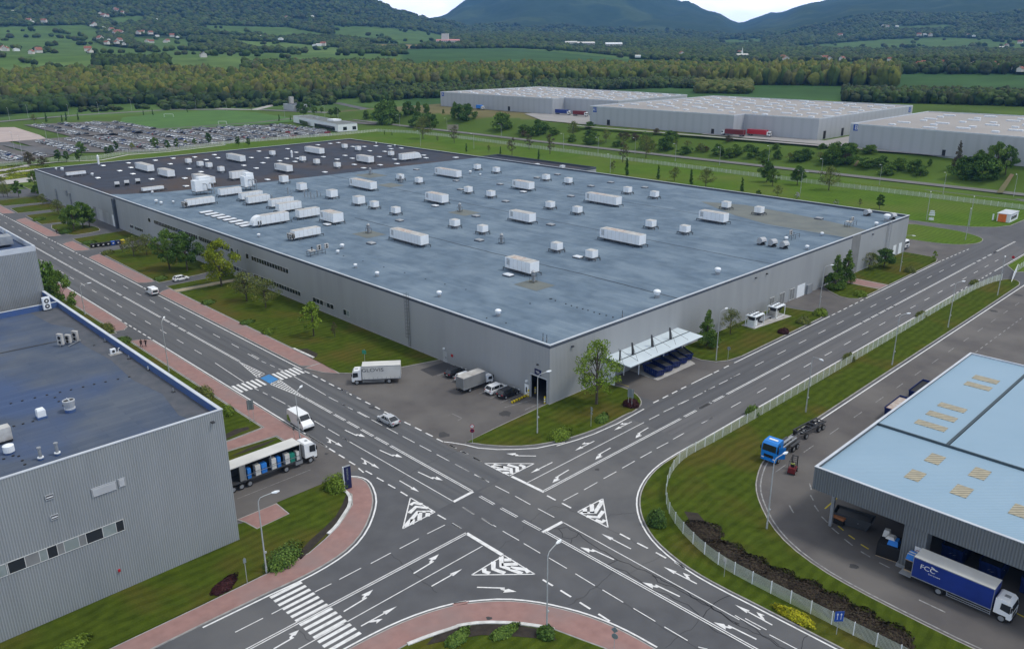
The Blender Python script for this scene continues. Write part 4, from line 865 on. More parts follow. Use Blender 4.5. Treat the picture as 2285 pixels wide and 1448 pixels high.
hp(ladder(BX0, 133.0, 'x', 11.4), 'ladder', M['darkmetal']); hp(ladder(243.0, BY0, 'y', 11.4), 'ladder', M['steel'])
# right facade fittings
for x0, x1, z1 in ((175.9, 178.4, 3.0), (180.7, 183.5, 3.1), (185.9, 188.6, 3.1)):
    w_ = fitting('window', [((x0, BY0 - .1, .15), (x0 + .12, BY0, z1)), ((x1 - .12, BY0 - .1, .15), (x1, BY0, z1)), ((x0, BY0 - .1, z1 - .12), (x1, BY0, z1)), ((x0, BY0 - .1, .15), (x1, BY0, .27)), (((x0 + x1) / 2 - .05, BY0 - .1, .15), ((x0 + x1) / 2 + .05, BY0, z1))], M['frame'])
    q = MB(); q.b2((x0 + .12, BY0 - .04, .27), (x1 - .12, BY0 - .005, z1 - .12)); q.build('pane', M['tarp_grey'], w_)
fitting('loading_door', [((189.8, BY0 - .08, 0), (193.8, BY0, 3.2))], M['white']); fitting('door', [((194.8, BY0 - .5, 0), (197.4, BY0, 2.4))], M['steel']); fitting('window', [((204.6, BY0 - .06, .6), (209.4, BY0, 2.8))], M['glass'])
for x0 in (249.0, 253.2): fitting('door', [((x0, BY0 - .09, 0), (x0 + 2.2, BY0, 3.4))], M['white'])
fitting('facade_panel', [((219.2, BY0 - .03, 0), (224.5, BY0, 11.2))], M['tarp_grey']); fitting('corner_post', [((113.2, 89.2, 0), (113.45, BY0, 3.9))], M['white'])
for x0 in (104, 168, 173, 232): fitting('wall_lamp', [((x0, BY0 - .35, 9.6), (x0 + .5, BY0, 9.85))], M['darkmetal'])
for y0 in (94.8, 97.6, 121.4): fitting('wall_lamp', [((BX0 - .35, y0, 2.8 if y0 > 95 else 6.9), (BX0, y0 + .35, 3.1 if y0 > 95 else 7.1))], M['white' if y0 > 95 else 'darkmetal'])
fitting('alarm_box', [((BX0 - .15, 118.9, 1.8), (BX0, 119.4, 2.3))], M['red'])
# T01 board above the gate
sb = MB(); sb.b2((BX0 - .12, 94.15, 5.0), (BX0 - .02, 95.75, 6.05)); sg = hp(sb, 'sign_board', M['navy'])
text_obj('T01', .62, M['paint'], sg, Matrix.Translation((BX0 - .13, 94.95, 5.5)) @ Matrix(((0, 0, -1, 0), (-1, 0, 0, 0), (0, 1, 0, 0), (0, 0, 0, 1))), .01)
# annex at the far side of the hall
an = empty('annex_building', (BX1, 250, 0), 0, 'low grey annex with a dark flat roof behind the far edge of the factory roof', 'annex')
q = MB(); wallbox(q, BX1 + .02, 236, 281, 300, 0, 8.4); hp(q, 'wall', M['wall'], an)
q = MB(); q.poly([(BX1 + .3, 236.3), (280.7, 236.3), (280.7, 299.7), (BX1 + .3, 299.7)], 8.43); hp(q, 'roof', M['roof_dark'], an, fix=False)
q = MB(); ringpar(q, [(BX1 + .05, 236), (281, 236), (281, 300), (BX1 + .05, 300)], 8.4, 9.3, .4); hp(q, 'parapet', M['parapet_dark'], an, fix=False)
for x, y in ((264, 292), (268, 281), (270, 262), (274, 250), (266, 271)):
    q = MB(); q.box((x, y, 8.9), (2.2, 1.6, .9)); hp(q, 'roof_hatch', M['skylight'], an)
# loading canopy on the right facade
cp = empty('loading_canopy', (125, 88, 0), 0, 'white sloped canopy hung from dark masts on the right facade above blue skips', 'canopy')
q = MB(); q.ext([(92.05, 5.05), (85.8, 4.75), (85.8, 4.6), (92.05, 4.9)], 113.6, 137.6, 0, 'x'); hp(q, 'roof', M['canopy'], cp)
q = MB(); q.b2((113.6, 89.0, 4.92), (137.6, 89.15, 5.0)); hp(q, 'gutter', M['gutter'], cp)
for x in (114.6, 118.7, 124.9, 131.0):
    q = MB(); q.add([(x - .25, 88.9, 4.9), (x + .25, 88.9, 4.9), (x + .25, 89.3, 4.9), (x - .25, 89.3, 4.9), (x - .1, 89.4, 7.3), (x + .12, 89.4, 7.3), (x + .12, 89.6, 7.3), (x - .1, 89.6, 7.3)], [(0, 1, 5, 4), (1, 2, 6, 5), (2, 3, 7, 6), (3, 0, 4, 7), (4, 5, 6, 7)]) if x > 115 else q.box((x, 89.1, 5.9), (.2, .25, 2.0)); hp(q, 'mast', M['darkmetal'], cp)
    q = MB(); q.cyl((x, 89.5, 7.1), (x + 2.2, 86.4, 4.9), .03, n=4); q.cyl((x, 89.5, 7.1), (x - 1.8, 86.6, 4.9), .03, n=4); hp(q, 'stay_cable', M['darkmetal'], cp)
for x, y in ((118.7, 91.2), (121.1, 89.4), (129.8, 89.8), (136.6, 90.0), (121.1, 86.4), (129.8, 86.4)):
    if y > 87: q = MB(); q.cyl((x, y, 0), (x, y, 4.8), .12, n=8); hp(q, 'column', M['white'], cp)
struct(MB().prism([(121.3, 84.9), (133.8, 84.7), (137.2, 91.9), (121.6, 91.9)], 0, .05).build('concrete_pad', M['concrete'], fix=False))
# ---------------------------------------------------------------- building at the left edge
ZL = 19.0; ZLR = 17.95; LY1 = 164.0
lb = empty('ribbed_building', (38.4, 91.7, 0), 0, 'tall ribbed grey building with a dusty blue flat roof at the left edge', 'warehouse')
m = MB(); LP = [(38.4, 91.7), (38.4, LY1), (-40, LY1), (-40, 91.7)]; wallbox(m, -40, 91.7, 38.4, LY1, 0, ZL - .06); m2 = MB()
m = MB(); m.add([(-40, 91.7, 0), (38.4, 91.7, 0), (38.4, LY1, 0), (-40, LY1, 0), (-40, 91.7, ZL - .08), (38.4, 91.7, ZL - .08), (38.4, LY1, ZL - .08), (-40, LY1, ZL - .08)], [(0, 1, 5, 4), (1, 2, 6, 5), (3, 0, 4, 7)]); hp(m, 'wall', M['wall_left'], lb, fix=False)
m = MB(); m.poly([(38.1, 92.0), (38.1, 155.0), (-39.7, 155.0), (-39.7, 92.0)], ZLR); lroof = hp(m, 'roof', M['roof_left'], lb, fix=False)
m = MB(); Q = [(38.0, 92.0), (38.0, 155.0), (33.5, 155.0), (34.2, 146), (36.2, 141), (34.6, 132), (35.4, 122), (34.8, 112), (35.8, 104), (34.6, 96), (35.6, 92.1)]; m.poly(Q, ZLR + .01); hp(m, 'roof_dirt', M['roof_mud'], lb, fix=False)
m = MB(); m.poly([(38.1, 155.3), (38.1, LY1), (-39.7, LY1), (-39.7, 155.3)], ZLR - 1.3); hp(m, 'gutter_roof', M['roof_dark'], lb, fix=False)
m = MB(); n_ = 0
m.b2((37.95, 92.05, ZLR - 1.4), (38.3, LY1, ZL - .06)); m.b2((-40, 91.78, ZLR - .9), (37.95, 92.05, ZL - .06)); m.b2((-40, 155.0, ZLR - 1.4), (37.95, 155.3, ZL - .06)); hp(m, 'parapet', M['parapet_blue'], lb)
m = MB(); m.b2((37.98, 91.64, ZL - .08), (38.46, LY1, ZL + .03)); m.b2((-40, 91.64, ZL - .08), (37.98, 92.0, ZL + .03)); m.b2((-40, 154.97, ZL - .05), (37.9, 155.33, ZL + .02)); hp(m, 'coping', M['coping'], lb)
E2m = M['wall_left']
m = MB(); m.add([(-40, LY1, 0), (38.4, LY1, 0), (38.4, 206, 0), (-40, 206, 0), (-40, LY1, 26.6), (38.4, LY1, 26.6), (38.4, 206, 26.6), (-40, 206, 26.6)], [(0, 1, 5, 4), (1, 2, 6, 5), (2, 3, 7, 6), (3, 0, 4, 7)]); tall = hp(m, 'tower_wall', M['wall_left'], lb, fix=False)
m = MB(); m.poly([(38.3, LY1 + .1), (38.3, 205.9), (-39.9, 205.9), (-39.9, LY1 + .1)], 26.6); hp(m, 'tower_roof', M['roof_left'], lb, fix=False)
m = MB(); ringpar(m, [(38.4, LY1), (38.4, 206), (-40, 206), (-40, LY1)], 26.6, 27.55, .3); hp(m, 'tower_parapet', M['coping'], lb, fix=False)
ed = [12.75, 14.4, 15.83, 16.62, 17.65, 18.35, 19.9, 20.68, 22.5, 23.98, 24.85]
mods = [(e - 12.75) / (24.85 - 12.75) for e in ed]
strip_win(12.75, 24.85, 7.85, 9.22, 10, x=91.7, parent=lb, face='y', mods=mods, blind={2: 1, 4: 2, 5: 1, 6: 2, 8: 1, 9: 0, 1: 2})
strip_win(-1.5, 12.55, 7.85, 9.22, 10, x=91.7, parent=lb, face='y', blind={9: 1, 7: 2, 4: 1})
def louvre(x0, x1, z0, z1, y=91.7, slats=6, par=lb):
    q = MB(); q.b2((x0, y - .05, z0), (x1, y, z1), 0)
    for k in range(slats): z = z0 + (z1 - z0) * (k + .5) / slats; q.add([(x0 + .04, y - .16, z - .07), (x1 - .04, y - .16, z - .07), (x1 - .04, y - .05, z + .05), (x0 + .04, y - .05, z + .05)], [(0, 1, 2, 3)], 1)
    for a, b in (((x0 - .06, z0 - .06), (x1 + .06, z0)), ((x0 - .06, z1), (x1 + .06, z1 + .06)), ((x0 - .06, z0), (x0, z1)), ((x1, z0), (x1 + .06, z1))): q.b2((a[0], y - .12, a[1]), (b[0], y, b[1]), 1)
    return hp(q, 'louvre', [M['darkmetal'], M['wall_back']], par)
louvre(22.2, 24.8, 13.4, 14.35); louvre(25.12, 25.78, 13.5, 14.4, slats=6); louvre(17.6, 18.35, 14.95, 15.4, slats=1); louvre(17.7, 18.4, 12.4, 12.85, slats=1)
q = MB(); q.b2((23.3, 91.5, 2.75), (23.55, 91.7, 3.05)); hp(q, 'alarm_box', M['red'], lb); q = MB(); q.b2((36.7, 91.2, 17.7), (37.1, 91.7, 17.85)); hp(q, 'camera', M['darkmetal'], lb)
# ---------------------------------------------------------------- light blue roofed hall on the right
rb_ = empty('recycling_hall', (94.2, 20, 0), 0, 'open fronted hall with a light blue sheet roof and grey ribbed fascia on the right', 'hall')
ZB = 9.2; fx, fy, bx = 94.2, 40.5, 152.5
q = MB(); q.poly([(fx + .25, fy - .3), (113.0, fy - .3), (113.0, -30), (fx + .25, -30)], ZB - .25); q.poly([(113.2, fy - .3), (bx, fy - .3), (bx, 30.9), (113.2, 30.9)], ZB - .05); q.poly([(113.2, 30.4), (bx + 6, 30.4), (bx + 6, -30), (113.2, -30)], ZB + .02)
brf = hp(q, 'roof', M['roof_lightblue'], rb_, fix=False)
q = MB(); q.b2((112.95, -30, ZB - .3), (113.2, fy - .2, ZB + .06)); q.b2((113.2, 30.5, ZB - .1), (bx + 4, 30.9, ZB + .07)); hp(q, 'gutter', M['gutter'], rb_)
q = MB(); q.b2((fx, -30, 6.1), (fx + .25, fy, ZB + .12)); q.b2((fx + .25, fy - .25, 6.1), (bx + .2, fy, ZB + .12)); hp(q, 'fascia', M['fascia'], rb_)
q = MB(); q.b2((fx - .05, -30, ZB + .12), (fx + .3, fy + .05, ZB + .2)); q.b2((fx + .3, fy - .3, ZB + .12), (bx + .25, fy + .05, ZB + .2)); q.b2((bx, 30.9, ZB - .02), (bx + .25, fy - .3, ZB + .2)); hp(q, 'coping', M['coping'], rb_)
q = MB(); q.b2((fx + .2, 25.9, .4), (fx + 2.2, 28.6, 6.15)); pil = hp(q, 'pillar', M['fascia'], rb_); q = MB(); q.b2((fx + .05, 25.7, 0), (fx + 2.3, 28.8, .42)); q.build('pillar_base', M['steel'], pil)
q = MB(); q.b2((fx + .17, 26.2, 2.6), (fx + .19, 27.0, 3.7)); nt_ = q.build('notice', M['paint'], pil); q = MB(); q.cyl((fx + .16, 26.6, 3.0), (fx + .172, 26.6, 3.0), .27, n=16, mi=0); q.cyl((fx + .15, 26.6, 3.0), (fx + .163, 26.6, 3.0), .2, n=16, mi=1); q.build('round_mark', [M['red'], M['paint']], nt_)
for x, y in ((97.0, 38.6), (97.0, 10.5), (97, -8), (112, 38.6), (130, 38.6), (150, 38.6)):
    q = MB(); q.b2((x - .2, y - .2, 0), (x + .2, y + .2, ZB - .4)); hp(q, 'column', M['steel'], rb_)
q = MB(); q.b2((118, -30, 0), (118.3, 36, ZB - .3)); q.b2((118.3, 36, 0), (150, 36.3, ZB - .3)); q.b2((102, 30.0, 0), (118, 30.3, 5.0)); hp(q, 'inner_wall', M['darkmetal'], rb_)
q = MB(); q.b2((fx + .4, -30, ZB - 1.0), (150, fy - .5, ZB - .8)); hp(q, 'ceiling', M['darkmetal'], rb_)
for pts in ([(1910, 5), (2110, 60)], ):
    pass
def rl(t, L_):
    for a in L_:
        P = gs(t, a, ZB + .0); c_ = sum(P, Vector()) / 4; sx = max(abs(P[i].x - c_.x) for i in range(4)); sy = max(abs(P[i].y - c_.y) for i in range(4))
        q = MB(); q.b2((c_.x - sx * .9, c_.y - sy * .9, ZB - .3), (c_.x + sx * .9, c_.y + sy * .9, ZB - (.19 if c_.x < 113 else -.01))); hp(q, 'rooflight', M['beige'], rb_)
rl('C4', [((1110, 325), (1165, 280), (1250, 310), (1200, 358)), ((990, 425), (1045, 375), (1138, 405), (1085, 455)), ((1373, 410), (1425, 362), (1518, 400), (1465, 445)), ((1262, 515), (1315, 462), (1418, 498), (1360, 552)), ((1608, 635), (1660, 577), (1760, 612), (1700, 670)), ((1055, 108), (1075, 88), (1258, 150), (1240, 172)), ((1125, 55), (1145, 36), (1312, 95), (1298, 115)), ((1188, 5), (1210, -10), (1375, 40), (1355, 60))])
rl('B3', [((1885, 1240), (1900, 1222), (2075, 1275), (2058, 1295)), ((1940, 1195), (1955, 1180), (2125, 1232), (2108, 1250))])
rl('C4', [((1480, 860), (1530, 800), (1640, 840), (1580, 900))]) if 0 else None
# ---------------------------------------------------------------- warehouses on the plateau
def big_shed(nm, label, P, zt, base, sky, signs, doors, seed):
    e = empty('distribution_warehouse', (P[0][0], P[0][1], base), 0, label, 'warehouse')
    q = MB(); n_ = len(P); PP = [Vector(p) for p in P]; q.add([(*p, base - 1) for p in P] + [(*p, zt - .5) for p in P], [(i, (i + 1) % n_, n_ + (i + 1) % n_, n_ + i) for i in range(n_)]); hp(q, 'wall', M['wall_back'], e)
    q = MB(); q.poly(P, zt - .5); hp(q, 'roof', M['roof_grey'], e, fix=False); q = MB(); ringpar(q, P, zt - .5, zt + .05, .6); hp(q, 'coping', M['coping'], e, fix=False)
    rr = random.Random(seed); cnt = 0; hm = MB(); hm.box((0, 0, 0), (2.2, 6.5, .8)); hme = hm.mesh('rooflight', [M['skylight']], True); hm = MB(); hm.box((0, 0, 0), (2.2, 3.2, 1.0)); h2 = hm.mesh('smoke_vent', [M['skylight']], True)
    for (x, y) in sky:
        if cnt >= 100: break
        o = bpy.data.objects.new('rooflight' if cnt % 2 else 'smoke_vent', hme if cnt % 2 else h2); col.objects.link(o); o.parent = e; o.location = (x - P[0][0] + rr.uniform(-3, 3), y - P[0][1] + rr.uniform(-3, 3), zt - .2 - base); cnt += 1
    for (x, y, z, txt, ax) in signs:
        q = MB(); s_ = 3.2
        if ax == 'x': q.b2((x - .15, y - s_ / 2, z - s_ / 2), (x - .03, y + s_ / 2, z + s_ / 2)); mw = Matrix.Translation((x - .17, y, z)) @ Matrix(((0, 0, -1, 0), (-1, 0, 0, 0), (0, 1, 0, 0), (0, 0, 0, 1)))
        else: q.b2((x - s_ / 2, y - .15, z - s_ / 2), (x + s_ / 2, y - .03, z + s_ / 2)); mw = Matrix.Translation((x, y - .17, z)) @ Matrix(((1, 0, 0, 0), (0, 0, -1, 0), (0, 1, 0, 0), (0, 0, 0, 1)))
        so = hp(q, 'sign_board', M['signblue'], e)
        t_ = text_obj(txt, 3.2, M['paint'], so, mw, .01)
    for (x, y, w_, h_, ax) in doors:
        q = MB()
        if ax == 'x': q.b2((x - .1, y, base), (x, y + w_, base + h_))
        else: q.b2((x, y - .1, base), (x + w_, y, base + h_))
        hp(q, 'loading_door', M['black'], e)
    return e
def grid(x0, x1, y0, y1, sx, sy, f=None):
    out = []; j = 0; y = y0
    while y < y1:
        x = x0 + (sx / 2 if j % 2 else 0)
        while x < x1:
            if not f or f(x, y): out.append((x, y))
            x += sx
        y += sy; j += 1
    return out
big_shed('A', 'grey flat roofed distribution warehouse farthest back on the plateau with a small A board', [(483, 590), (483, 452), (497, 452), (497, 398), (590, 400), (606, 584)], 20, 8, grid(492, 590, 408, 580, 13, 14, lambda x, y: not (x < 500 and y < 455)), [(483, 586.5, 18, 'A', 'x')], [(483, 500, 2.5, 3.5, 'x')], 1)
big_shed('A1', 'grey flat roofed distribution warehouse with the A1 board behind red container trucks', [(444, 380), (444, 267), (456, 267), (456, 219.5), (591, 219.5), (594, 377)], 20, 8, grid(462, 585, 226, 372, 16, 14), [(444, 375.5, 17.5, 'A1', 'x'), (586, 219.5, 17.5, 'S', 'y')], [(444, 362, 2.5, 3.5, 'x'), (444, 280, 2, 3, 'x'), (463, 219.5, 3, 4.5, 'y'), (486, 219.5, 3, 4.5, 'y'), (512, 219.5, 3, 4.5, 'y')], 2)
big_shed('B', 'pale grey warehouse with the B board beside trees at the right edge', [(440, 194), (429, 108), (429, 40), (560, 40), (548, 194)], 20, 8, grid(445, 540, 55, 188, 15, 17), [(439.6, 190.5, 18, 'B', 'x')], [(433.5, 142, 2, 3, 'x')], 3)
for o in bpy.data.objects:
    if o.name.startswith('sign_board') and o.parent and o.parent.name.startswith('distribution_warehouse.002'): pass
# ---------------------------------------------------------------- small buildings near the car park
def flat_house(name, P, z0, h_, label, cat, wins=(), roofm='roof_olive', wm='white'):
    e = empty(name, (P[0][0], P[0][1], z0), 0, label, cat); q = MB(); n_ = len(P)
    q.add([(*p, z0) for p in P] + [(*p, z0 + h_ - .25) for p in P], [(i, (i + 1) % n_, n_ + (i + 1) % n_, n_ + i) for i in range(n_)]); hp(q, 'wall', M[wm], e)
    q = MB(); q.poly(P, z0 + h_ - .25); hp(q, 'roof', M[roofm], e, fix=False); q = MB(); ringpar(q, P, z0 + h_ - .25, z0 + h_ + .12, .3); hp(q, 'coping', M['coping'], e, fix=False)
    for a, b, za, zb in wins:
        A, B = Vector(a), Vector(b); t = (B - A).normalized(); nn = Vector((t.y, -t.x)); q = MB()
        P4 = [A + nn * .06, B + nn * .06, B - nn * .05, A - nn * .05]; q.prism([tuple(p) for p in P4], z0 + za, z0 + zb, bottom=True); hp(q, 'window', M['glass'], e)
    return e
e = flat_house('gatehouse', [(334.5, 528), (350, 526), (366, 618), (352, 622)], .15, 5.2, 'white flat roofed gatehouse with dark glazing between the car park and the far road', 'gatehouse', [((340.2, 570), (335.6, 534), .3, 3.2), ((350, 610), (342.5, 584), .3, 3.2), ((338.5, 527.4), (341.5, 527.1), .9, 3.3), ((346, 526.5), (349, 526.1), .9, 3.3)])
q = MB(); q.box((352, 560, 5.7), (7, 9, 1.3)); hp(q, 'roof_plant', M['white'], e); q = MB(); q.box((355, 590, 5.4), (4, 5, .7)); hp(q, 'roof_hatch', M['steel'], e)
e = flat_house('pump_house', [(413, 728), (428, 727), (430, 748), (416, 752)], .1, 5.5, 'grey shed with a dark roof and a small tower beside the road fork', 'shed', wm='wall_back', roofm='roof_dark')
q = MB(); q.box((424, 750, 6), (3.5, 3.5, 12)); hp(q, 'tower', M['dirty'], e)
# guard kiosk near the right exit
e = empty('guard_kiosk', (330, 84, .15), 0, 'small white guard kiosk with an orange end standing on the grass by the exit', 'kiosk')
q = MB(); q.b2((326.5, 82.2, .15), (336, 86.4, 2.95)); hp(q, 'wall', M['white'], e); q = MB(); q.b2((326.3, 82.0, 2.95), (336.2, 86.6, 3.12)); hp(q, 'roof', M['coping'], e); q = MB(); q.b2((326.3, 83.4, .15), (326.48, 86.0, 2.9)); hp(q, 'orange_panel', M['orange'], e)
for x in (328.0, 330.2, 332.4): q = MB(); q.b2((x, 82.05, 1.1), (x + 1.4, 82.18, 2.2)); hp(q, 'window', M['glass'], e)
# ---------------------------------------------------------------- far houses
def house_proto(wm, rm, sx=9, sy=12, h_=5.5, rh=3.5):
    e = empty('house', (0, 0, -500), 0); q = MB(); q.box((0, 0, h_ / 2), (sx, sy, h_)); q.ext([(-sx / 2, h_), (sx / 2, h_), (0, h_ + rh * .96)], -sy / 2 + .01, sy / 2 - .01); q.build('wall', M[wm], e)
    q = MB(); o_ = .6; q.ext([(-sx / 2 - o_, h_ - .35), (0, h_ + rh), (sx / 2 + o_, h_ - .35), (sx / 2 + o_, h_ - .1), (0, h_ + rh + .3), (-sx / 2 - o_, h_ - .1)], -sy / 2 - .5, sy / 2 + .5); r_ = q.build('roof', M[rm], e)
    q = MB(); q.box((sx * .2, sy * .15, h_ + rh * .9), (.9, .9, 1.8)); q.build('chimney', M['housew'], r_)
    return e
HP = [house_proto('housew', 'houser'), house_proto('housew', 'housed', 10, 14), house_proto('housew', 'houser', 12, 9, 4.5, 4), house_proto('white', 'tarp_white', 16, 20, 6, 3)]
LB = ['white walled house with a red gable roof in the far village', 'white walled house with a dark gable roof in the far village', 'broad low house with a red gable roof in the far village', 'white farm shed with a pale roof in the far fields']
hs_ = [(30,30,3),(66,52,0),(72,54,3),(100,54,0),(9,114,0),(2,117,2),(15,118,0),(38,118,3),(72,125,0),(88,122,2),(198,118,0),(203,121,2),(225,36,2),(233,42,0),(240,40,0),(258,25,2),(262,29,0),(275,34,2),(206,62,3),(212,61,0),(232,67,3),(250,74,0),(258,80,2),(265,77,0),(272,79,0),(245,97,3),(268,99,0),(262,103,2),(240,104,0),(225,93,2),(278,106,1),(310,80,0),(320,78,2),(337,80,0),(352,86,3),(385,86,0),(397,88,3),(330,99,2),(340,101,0),(370,100,2),(375,98,0),(348,49,3),(585,87,3),(627,93,3),(702,108,3),(712,108,3),(722,107,0),(640,44,0),(455,133,1),(697,40,3),
 (1423,131,3),(1520,128,0),(1526,126,3),(1650,124,0),(1746,135,0),(1753,137,2),(1840,136,0),(1850,137,2),(1878,138,0),(1985,139,0),(1980,65,0),(1972,61,3),(2000,62,3),(1874,83,0),(2050,82,0),(2062,81,3),(2075,83,0),(2160,83,0),(2172,84,3),(2275,100,0),(2245,108,0),(2235,112,3),
 (2015,150,0),(2022,152,2),(2035,151,0),(2045,153,0),(2057,150,2),(2068,149,0),(2078,151,0),(2090,152,2),(2102,151,0),(2112,149,2),(2122,148,0),(2133,150,0),(2150,152,0),(2165,150,3),(2172,153,2),(2185,152,0),(2198,154,2),(2210,156,0),(2222,153,0),(2236,158,2),(2248,160,0),(2262,162,2),(2275,166,0),(2280,158,0),(2105,155,0),(2140,156,2),(2226,160,0),(1832,134,3)]
rnd = random.Random(21); used = set()
def ground_at(px, py):
    d = ray(px, py); h_ = math.hypot(d.x, d.y); r_ = 860.0
    while r_ < 9000:
        x, y = d.x / h_ * r_, d.y / h_ * r_
        if H + d.z / h_ * r_ <= terrain_z(x, y): return x, y, terrain_z(x, y)
        r_ += 15
    return None
for px, py, k in hs_:
    q_ = ground_at(px, py + 3)
    if not q_: continue
    x, y, z = q_; r_ = math.hypot(x, y); o = HP[k] if k not in used else copytree(HP[k]); used.add(k)
    z += 5 + 2.5 * (r_ > 1800)
    s_ = .8 * rnd.uniform(.8, 1.2) * (.6 if k == 3 else 1) * (1 + max(0, r_ - 1800) / 3500); o.location = (x, y, z - 1); o.rotation_euler = (0, 0, base + rnd.uniform(-1.6, 1.6)); o.scale = (s_,) * 3
    tag(o, LB[k], 'house', 'houses of the far village' if k < 3 else 'pale farm sheds in the far fields')
for k in range(4):
    if k not in used: HP[k].location = (0, 0, -500)
def far_block(px, py, wpx, dep, hpx, label, cat, roof='tarp_white', wall='housew', extra=None):
    q_ = ground_at(px, py)
    x, y, z = q_; r_ = math.hypot(x, y); s_ = r_ / F; w_ = wpx * s_; h_ = hpx * s_
    e = empty(cat.replace(' ', '_'), (x, y, z + 3), base - math.pi / 2, label, cat); q = MB(); q.box((0, 0, h_ / 2), (w_, dep, h_)); q.build('wall', M[wall], e)
    q = MB(); q.ext([(-dep / 2 - .8, h_), (0, h_ + dep * .16), (dep / 2 + .8, h_)], -w_ / 2 - .8, w_ / 2 + .8, 0, 'x'); q.build('roof', M[roof], e)
    for j in range(int(h_ // 3.4)):
        q = MB()
        for k in range(int(w_ // 5)): q.box((-w_ / 2 + 3 + k * 5, -dep / 2 - .06, 1.9 + j * 3.4), (2.2, .14, 1.5))
        if q.f: q.build('window_row', M['glass'], e)
    if extra: extra(e, w_, dep, h_, s_)
    return e
def tower(e, w_, dep, h_, s_):
    q = MB(); q.box((-w_ * .12, dep * .1, h_ + 7 * s_), (15 * s_, dep * .6, 14 * s_)); q.build('tower', M['housew'], e)
far_block(1000, 103, 48, 22, 8, 'pink roofed mansion with a white square tower in front of the wooded hills', 'mansion', 'pinkroof', extra=tower)
far_block(1274, 103, 24, 22, 5, 'long white block with a flat pale roof, leftmost of the far hillside works', 'works building'); far_block(1307, 107, 36, 26, 7, 'long brownish white block in the middle of the far hillside works', 'works building', wall='dirty'); far_block(1369, 109, 34, 26, 7, 'bright white roofed hall, rightmost of the far hillside works', 'works building', 'white')
far_block(1655, 134, 22, 16, 7, 'white church with a thin spire in the far village', 'church', extra=lambda e, w_, d_, h_, s_: (MB().cyl((0, 0, h_), (0, 0, h_ + 14 * s_), 2 * s_, .2, 6).build('spire', M['white'], e)))
